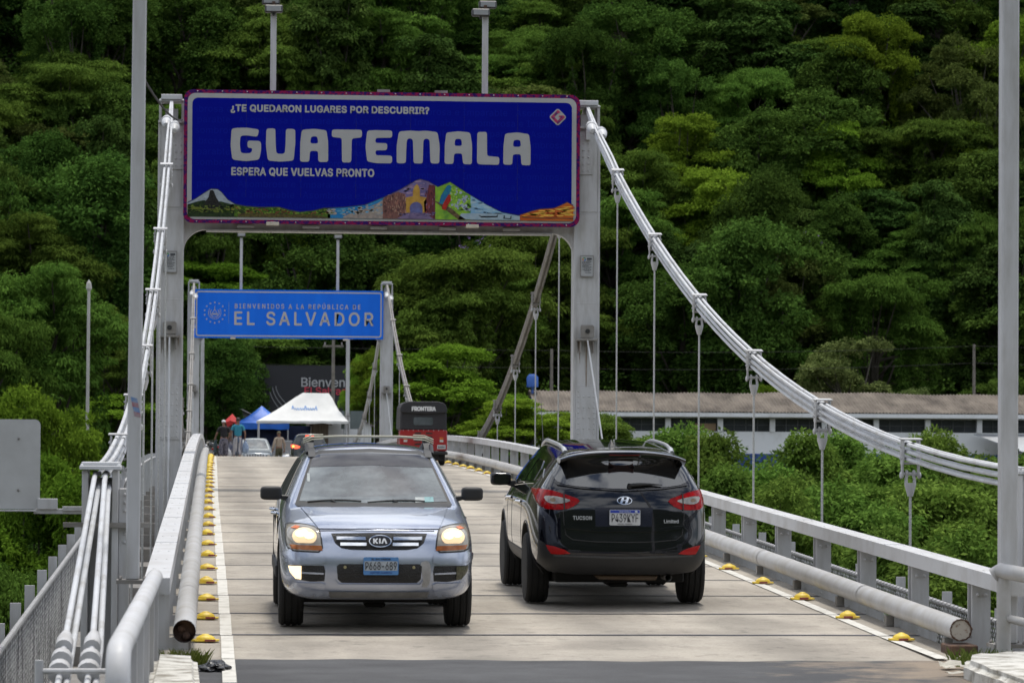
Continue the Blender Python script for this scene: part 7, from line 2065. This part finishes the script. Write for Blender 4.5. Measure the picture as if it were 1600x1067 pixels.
# ---------------------------------------------------------------- cars waiting beyond the crest
paint_g = mat('dark grey blue paint', (.075, .10, .125), .3, .4, .05, 6, coat=.8)
YJ = 168.0
root = place_car('grey_car', hit(399, 700, YJ).x, YJ, 'dark grey-blue off-road car with a slotted grille facing the camera beyond the crest')
body, bv = car_body(SUV_FRONT, paint_g, (.87, 3.5), .345, .80, 2); body.parent = root; underbody(root, .66, .35, 4.1, .2, .34)
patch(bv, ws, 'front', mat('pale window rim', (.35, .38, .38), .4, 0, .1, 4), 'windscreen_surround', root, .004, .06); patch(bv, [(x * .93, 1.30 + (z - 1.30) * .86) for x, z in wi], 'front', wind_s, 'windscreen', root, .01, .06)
g_ = patch(bv, [(-.52, .82), (.52, .82), (.50, .58), (-.50, .58)], 'front', mat('grey grille panel', (.34, .36, .38), .4, .3, .1, 5), 'grille', root, .006, .05)
for q in range(7): patch(bv, [(-.42 + .13 * q, .80), (-.36 + .13 * q, .80), (-.36 + .13 * q, .61), (-.42 + .13 * q, .61)], 'front', dark_m, 'slot', g_, .010, .05)
for s in (-1, 1): patch(bv, ellipse((s * .66, .72), .085, .075, 14), 'front', lamp_clear, 'headlamp', root, .01, .04)
patch(bv, [(-.75, .50), (.75, .50), (.74, .36), (-.74, .36)], 'front', matte_k, 'bumper', root, .012, .06)
for y in (.87, 3.5):
    for s in (-1, 1): wheel(root, s * .775, y, .345, .225, alloy, 5)
YB2 = 160.0
root = place_car('dark_car', hit(484, 700, YB2).x, YB2, 'dark car with glowing red brake lamps beyond the crest, left of the silver roof')
body, bv = car_body(SUV_REAR, mat('dark green paint', (.012, .018, .014), .2, 0, 0, coat=.8), (.93, 3.57), .352, .815, 2); body.parent = root; underbody(root, .62, .28, 4.1, .21, .36)
patch(bv, gl, 'front', mat('grey tinted glass', (.06, .065, .07), .08, 0, .1, 2), 'rear_window', root, .005, .05, smooth_k=1)
lit = mat('lit brake lamp', (.8, .05, .03), .2, 0, 0, emit=(1, .09, .03), estr=2.2)
for p in (tl, sym(tl)):
    tq = patch(bv, p, 'front', lit, 'brake_lamp', root, .009, .05, smooth_k=1)
    cx_ = sum(a for a, _ in p) / len(p) * 1.12; patch(bv, ellipse((cx_, 1.04), .055, .045, 12), 'front', mat('amber glow', (1, .5, .1), .2, 0, 0, emit=(1, .45, .08), estr=3.0), 'indicator', tq, .014, .04)
    cx_ = sum(a for a, _ in p) / len(p) * 1.1; patch(bv, ellipse((cx_, .955), .05, .03, 12), 'front', lamp_clear, 'reverse_lamp', tq, .014, .04)
mb = MB(); mb.box(-.2, .2, .15, .2, 1.51, 1.56); mb.obj('high_brake_lamp', lit, root)
patch(bv, lb, 'front', matte_k, 'lower_bumper', root, .008, .06)
for y in (.93, 3.57):
    for s in (-1, 1): wheel(root, s * .80, y, .352, .225, alloy, 5)
YB3 = 172.0
root = place_car('black_pickup', hit(447, 700, YB3).x, YB3, 'black car with a light roof edge standing behind the officer in khaki')
body, bv = car_body(SUV_FRONT, mat('black worn paint', (.012, .013, .016), .25, 0, 0, coat=.6), (.87, 3.5), .345, .80, 2); body.parent = root; underbody(root, .66, .35, 4.1, .2, .34)
patch(bv, ws, 'front', glass_k, 'windscreen', root, .006, .06); patch(bv, gr, 'front', chrome, 'grille', root, .006, .05)
for s in (-1, 1): patch(bv, ellipse((s * .66, .76), .1, .06, 14), 'front', lamp_clear, 'headlamp', root, .01, .04)
for y in (.87, 3.5):
    for s in (-1, 1): wheel(root, s * .775, y, .345, .225, alloy, 5)
# parked motorcycle left of the walkers
def motorcycle(px, Y, label, col):
    root = empty('motorcycle', (hit(px, 700, Y).x, Y, zd(Y) + .006), label, 'motorcycle', 'motorcycles beyond the crest', (0, .06, .35))
    for y in (0, 1.28):
        mb = MB(); ring = [(0, y + .25 * math.cos(a), .30 + .25 * math.sin(a)) for a in np.linspace(0, 6.283, 25)]; mb.tube(ring, .05, 8, caps=False); wl = mb.obj('wheel', rubber, root, smooth=True)
        mb = MB(); mb.tube([(-.03, y, .3), (.03, y, .3)], .07, 12)
        for q in range(6): mb.tube([(0, y, .3), (0, y + .24 * math.cos(q * 1.047), .3 + .24 * math.sin(q * 1.047))], .008, 5)
        mb.obj('spokes', alloy, wl)
    mb = MB(); mb.tube([(0, 1.28, .3), (0, 1.08, .78), (0, 1.02, .98)], .03, 8); mb.tube([(0, 1.05, .75), (0, .7, .55), (0, .1, .6)], .03, 8); mb.tube([(0, .0, .3), (0, .5, .42)], .03, 8); mb.obj('frame', steel_d, root, smooth=True)
    mb = MB(); mb.ball((0, .62, .42), (.14, .2, .16), 12, 8); mb.obj('engine', steel_d, root, smooth=True)
    mb = MB(); mb.ball((0, .78, .82), (.14, .25, .13), 14, 8); mb.obj('tank', col, root, smooth=True)
    mb = MB(); mb.ball((0, .28, .80), (.13, .42, .06), 12, 8); mb.obj('seat', matte_k, root, smooth=True)
    mb = MB(); mb.tube([(-.36, .96, 1.03), (-.15, 1.03, 1.0), (.15, 1.03, 1.0), (.36, .96, 1.03)], .016, 8); mb.obj('handlebar', matte_k, root, smooth=True)
    mb = MB(); mb.ball((0, -.2, .72), (.07, .05, .05), 10, 6); mb.obj('tail_lamp', red_l, root, smooth=True)
    mb = MB(); mb.ball((0, 1.18, .88), (.09, .08, .09), 12, 8); mb.obj('headlamp', lamp_clear, root, smooth=True)
motorcycle(338, 148, 'dark motorcycle standing left of the walker in black beyond the crest', mat('black tank', (.02, .02, .022), .2, 0, 0))
motorcycle(329, 152, 'grey motorcycle at the left edge of the crest behind the yellow humps', mat('grey tank', (.22, .22, .24), .25, .2, 0))
# ================================================================ people
skin_m = mat('brown skin', (.22, .115, .075), .55, 0, .08, 12)
hair_m = mat('black hair', (.012, .010, .009), .6, 0, .2, 30)
def skin_body(name, joints, edges, m, parent, root_i=0, lvl=2):
    """one continuous surface grown over a skeleton: joints = [(x, y, z, rx, ry)]"""
    me = bpy.data.meshes.new(name); me.from_pydata([j[:3] for j in joints], edges, []); o = bpy.data.objects.new(name, me); COL.objects.link(o)
    md = o.modifiers.new('skin', 'SKIN'); md.use_smooth_shade = True
    for i, j in enumerate(joints):
        sv = me.skin_vertices[0].data[i]; sv.radius = (j[3], j[4] if len(j) > 4 else j[3]); sv.use_root = i == root_i
    s = o.modifiers.new('sub', 'SUBSURF'); s.levels = s.render_levels = lvl
    realize(o); smooth_mesh(o.data, 180)
    if not o.data.materials: o.data.materials.append(m)
    else: o.data.materials[0] = m
    o.parent = parent
    return o
def hand(mb, w, d, s, palm_n=Vector((0, 1, 0))):
    """palm, four unequal fingers and a thumb hanging from wrist w along direction d"""
    d = d.normalized(); a = d.cross(palm_n).normalized()
    mb.tube([w - d * .015, w + d * .03, w + d * .085], [.022, .030, .032], 8)
    for k, l in enumerate((.072, .084, .078, .06)):
        b = w + d * .08 + a * (.026 - .0175 * k); c1 = b + d * l * .5 + palm_n * .006; c2 = c1 + d * l * .4 + palm_n * .028
        mb.tube([b, c1, c2], [.0095, .009, .007], 6)
    b = w + d * .03 + a * .026; mb.tube([b, b + a * .03 + d * .03, b + a * .034 + d * .06 + palm_n * .012], [.011, .010, .008], 6)

def person(loc, face, pose, top_m, leg_m, label, head_cover, wide_legs=False, long_sleeve=False):
    root = empty('person', loc, label, 'person', None, (0, 0, face))
    H = pose.get('H', 1.68); k = H / 1.72
    lean = pose.get('lean', 0.0)
    # figure faces +y (away from the camera); z up
    J = []; E = []
    def j(x, y, z, rx, ry=None): J.append((x * k, y * k, z * k, rx * k, (ry or rx) * k)); return len(J) - 1
    pel = j(0, 0, .95, .135, .10); wst = j(0, .01 + lean * .2, 1.10, .125, .09); chs = j(0, .02 + lean * .5, 1.30, .155, .105); shb = j(0, .01 + lean * .8, 1.42, .09, .075); nk = j(0, .02 + lean, 1.49, .052); hb = j(0, .04 + lean * 1.2, 1.56, .068, .075); hm = j(0, .045 + lean * 1.3, 1.64, .076, .09); ht = j(0, .03 + lean * 1.3, 1.71, .055, .065)
    E += [(pel, wst), (wst, chs), (chs, shb), (shb, nk), (nk, hb), (hb, hm), (hm, ht)]
    arms = []
    for s in (-1, 1):
        ep = pose['arm'][0 if s < 0 else 1]
        sh = j(s * .185, .01 + lean * .8, 1.40, .055); el = j(s * ep[0][0], ep[0][1] + lean * .6, ep[0][2], .042); wr = j(s * ep[1][0], ep[1][1] + lean * .4, ep[1][2], .028)
        E += [(shb, sh), (sh, el), (el, wr)]; arms.append((s, sh, el, wr))
    legs = []
    for s in (-1, 1):
        lp_ = pose['leg'][0 if s < 0 else 1]
        hp = j(s * .095, 0, .90, .092); kn = j(s * lp_[0][0], lp_[0][1], lp_[0][2], .062); an = j(s * lp_[1][0], lp_[1][1], lp_[1][2], .042); toe = j(s * (lp_[1][0] + .03), lp_[1][1] + .15, max(.03, lp_[1][2] - .06), .036)
        E += [(pel, hp), (hp, kn), (kn, an), (an, toe)]; legs.append((s, hp, kn, an, toe))
    body = skin_body('body', J, E, skin_m, root, pel)
    # hands and face belong to the body's mesh
    mb = MB()
    for s, sh, el, wr in arms:
        w_ = Vector(J[wr][:3]); d = (w_ - Vector(J[el][:3])); hand(mb, w_, d, s, Vector((0, 1, 0)))
    hc = Vector(J[hm][:3])
    mb.ball(hc + Vector((0, .095, -.02)) * k, (.014 * k, .022 * k, .022 * k), 8, 6)
    for s in (-1, 1):
        mb.ball(hc + Vector((s * .03, .082, .012)) * k, (.013 * k, .008 * k, .008 * k), 8, 5); mb.ball(hc + Vector((s * .083, .0, -.01)) * k, (.012 * k, .024 * k, .034 * k), 8, 6)
    mb.ball(hc + Vector((0, .085, -.055)) * k, (.024 * k, .008 * k, .007 * k), 8, 5)
    hm_ = mb.mesh('hands', skin_m, smooth=True)
    bm = bmesh.new(); bm.from_mesh(body.data); bm.from_mesh(hm_); bm.to_mesh(body.data); bm.free(); smooth_mesh(body.data, 180)
    # shirt
    g = 1.14; SJ = []; SE = []
    def q(i, f=g, dz=0, add=.012): x, y, z, a, b = J[i]; SJ.append((x, y, z + dz, a * f + add, b * f + add)); return len(SJ) - 1
    a0 = q(pel, 1.05, .0, .016); a1 = q(wst); a2 = q(chs); a3 = q(shb, 1.08, -.005)
    SE += [(a0, a1), (a1, a2), (a2, a3)]
    for s, sh, el, wr in arms:
        b0 = q(sh, 1.15); SE.append((a3, b0)); e_ = Vector(J[el][:3]); sv = Vector(J[sh][:3]); f_ = .98 if long_sleeve else .72
        p = sv.lerp(e_, f_); SJ.append((p.x, p.y, p.z, .062 * k, .062 * k)); b1 = len(SJ) - 1; SE.append((b0, b1))
        if long_sleeve:
            wv = Vector(J[wr][:3]); p = e_.lerp(wv, .85); SJ.append((p.x, p.y, p.z, .042 * k, .042 * k)); SE.append((b1, len(SJ) - 1))
    skin_body('shirt', SJ, SE, top_m, root, 0)
    # trousers
    TJ = []; TE = []
    x, y, z, a, b = J[pel]; TJ.append((x, y, z + .06 * k, .142 * k, .112 * k)); TJ.append((x, y, z - .05 * k, .15 * k, .118 * k)); TE.append((0, 1))
    for s, hp, kn, an, toe in legs:
        r1, r2, r3 = (.118, .120, .10) if wide_legs else (.105, .082, .07)
        i0 = len(TJ); p = Vector(J[hp][:3]); TJ.append((p.x, p.y, p.z - .08 * k, r1 * k, r1 * k)); p2 = Vector(J[kn][:3]); TJ.append((*p2, r2 * k, r2 * k)); p3 = p2.lerp(Vector(J[an][:3]), .72 if wide_legs else .9); TJ.append((*p3, r3 * k, r3 * k))
        TE += [(1, i0), (i0, i0 + 1), (i0 + 1, i0 + 2)]
    skin_body('trousers', TJ, TE, leg_m, root, 0)
    # head cover
    mb = MB(); c = Vector((hc.x, hc.y - .012 * k, hc.z + .022 * k))
    mb.ball(c, (.094 * k, .108 * k, .098 * k), 16, 10)
    if head_cover[0] == 'cap': mb.prism([(c.x + .085 * k * math.cos(a), c.y + .10 * k + .09 * k * math.sin(a)) for a in np.linspace(0, math.pi, 10)], c.z - .0, c.z + .014, 'Z')
    bm_ = mb.obj('cap' if head_cover[0] == 'cap' else 'hair', head_cover[1], root, smooth=True)
    # cut the lower front so the face stays free
    me = bm_.data; bm = bmesh.new(); bm.from_mesh(me)
    dead = [v for v in bm.verts if v.co.z < c.z - (.012 if head_cover[0] == 'cap' else .055) * k or (head_cover[0] != 'cap' and v.co.y > c.y + .05 * k and v.co.z < c.z + .03 * k)]
    dead = [v for v in dead if not (head_cover[0] == 'cap' and abs(v.co.z - c.z) < .0 )]
    bmesh.ops.delete(bm, geom=dead, context='VERTS'); bm.to_mesh(me); bm.free()
    # sandals
    mb = MB()
    for s, hp, kn, an, toe in legs:
        a_, t_ = Vector(J[an][:3]), Vector(J[toe][:3]); mb.prism([(a_.x - .045, a_.y - .06), (a_.x + .045, a_.y - .06), (t_.x + .05, t_.y + .04), (t_.x - .05, t_.y + .04)], t_.z - .045, t_.z - .022, 'Z')
    mb.obj('sandals', matte_k, root)
    return root

walk = {'arm': [((.28, -.02, 1.13), (.30, .06, .90)), ((.29, .0, 1.13), (.28, .02, .88))], 'leg': [((.11, .03, .49), (.12, -.08, .10)), ((.10, .05, .50), (.10, .06, .09))]}
YP = 140.5
cloth_k = mat('black shirt', (.016, .015, .018), .85, 0, .2, 6)
cloth_p = mat('patterned trousers', (.17, .16, .19), .85, 0, .2, 16, 0, col2=(.035, .035, .06), thr=(.42, .55))
cloth_b = mat('turquoise shirt', (.04, .28, .40), .85, 0, .15, 5)
cloth_s = mat('striped trousers', (.46, .44, .45), .85, 0, .1, 14, 0, col2=(.10, .13, .20), thr=(.44, .54), stretch=(1, 1, .03))
khaki = mat('khaki shirt', (.34, .28, .22), .85, 0, .1, 6); olive_c = mat('olive trousers', (.055, .055, .03), .85, 0, .1, 6)
p = hit(349.5, 712, YP)
person((p.x, YP, zd(YP) + .01), R(8), {**walk, 'H': 1.66, 'lean': .03, 'arm': [((.30, .06, 1.14), (.33, .24, 1.00)), ((.26, .06, 1.12), (.20, .2, .95))]}, cloth_k, cloth_p, 'person in a black shirt, patterned trousers and a white cap walking away', ('cap', mat('white cap', (.70, .70, .70), .8, 0, .05, 8)), True)
p2 = hit(371.5, 712, YP + .6)
person((p2.x, YP + .6, zd(YP) + .01), R(-6), {**walk, 'H': 1.76, 'leg': [((.12, .02, .5), (.15, .04, .09)), ((.09, .06, .5), (.07, -.10, .11))]}, cloth_b, cloth_s, 'person in a turquoise shirt and striped trousers carrying shopping bags away', ('hair', hair_m), True)
p3 = hit(436, 712, 160)
person((p3.x, 160.0, zd(160) + .01), R(24), {**walk, 'H': 1.70}, khaki, olive_c, 'person in a khaki uniform shirt and green trousers standing by the black car', ('cap', mat('khaki cap', (.12, .11, .07), .85, 0, .1, 6)), False, True)
def bag(x, y, z, w_, h_, m, label):
    bm = bmesh.new(); bmesh.ops.create_icosphere(bm, subdivisions=3, radius=1); rg_ = random.Random(int(abs(x * 100)))
    for v in bm.verts:
        n_ = mnoise.noise(v.co * 2 + Vector((x, 0, 0))) * .25; v.co *= 1 + n_; t_ = (v.co.z + 1) / 2; v.co.x *= w_ * (1 - .45 * max(0, t_) ** 2); v.co.y *= w_ * .7 * (1 - .45 * max(0, t_) ** 2); v.co.z *= h_
    me = bpy.data.meshes.new('bag'); bm.to_mesh(me); bm.free(); smooth_mesh(me, 180); root = empty('shopping_bag', (x, y, z), label, 'bag', 'bags carried by the walkers'); mesh_obj('sack', me, root, m)
    mb = MB(); mb.tube([(-.05, 0, h_ * .85), (-.03, 0, h_ * 1.25), (.03, 0, h_ * 1.25), (.05, 0, h_ * .85)], .008, 6); mb.obj('handles', m, root)
wb = mat('white plastic bag', (.60, .61, .64), .4, 0, .1, 9); bb = mat('pale blue plastic bag', (.30, .40, .58), .4, 0, .2, 9)
bag(p.x + .16, YP + .32, zd(YP) + .36, .17, .22, wb, 'white plastic bag between the two walkers, held low by the black shirt')
bag(p2.x + .31, YP + .55, zd(YP) + .58, .15, .26, bb, 'pale blue plastic bag in the right hand of the turquoise shirt')
bag(p2.x - .30, YP + .6, zd(YP) + .60, .10, .22, mat('striped cloth bag', (.30, .28, .30), .8, 0, .2, 12, 0, col2=(.10, .12, .2), thr=(.44, .54), stretch=(1, 1, .05)), 'striped cloth bag in the left hand of the turquoise shirt')
bag(p.x - .34, YP + .3, zd(YP) + .62, .09, .30, mat('grey green bag', (.06, .09, .10), .8, 0, .1, 5), 'long grey-green bag in the left hand of the black shirt')
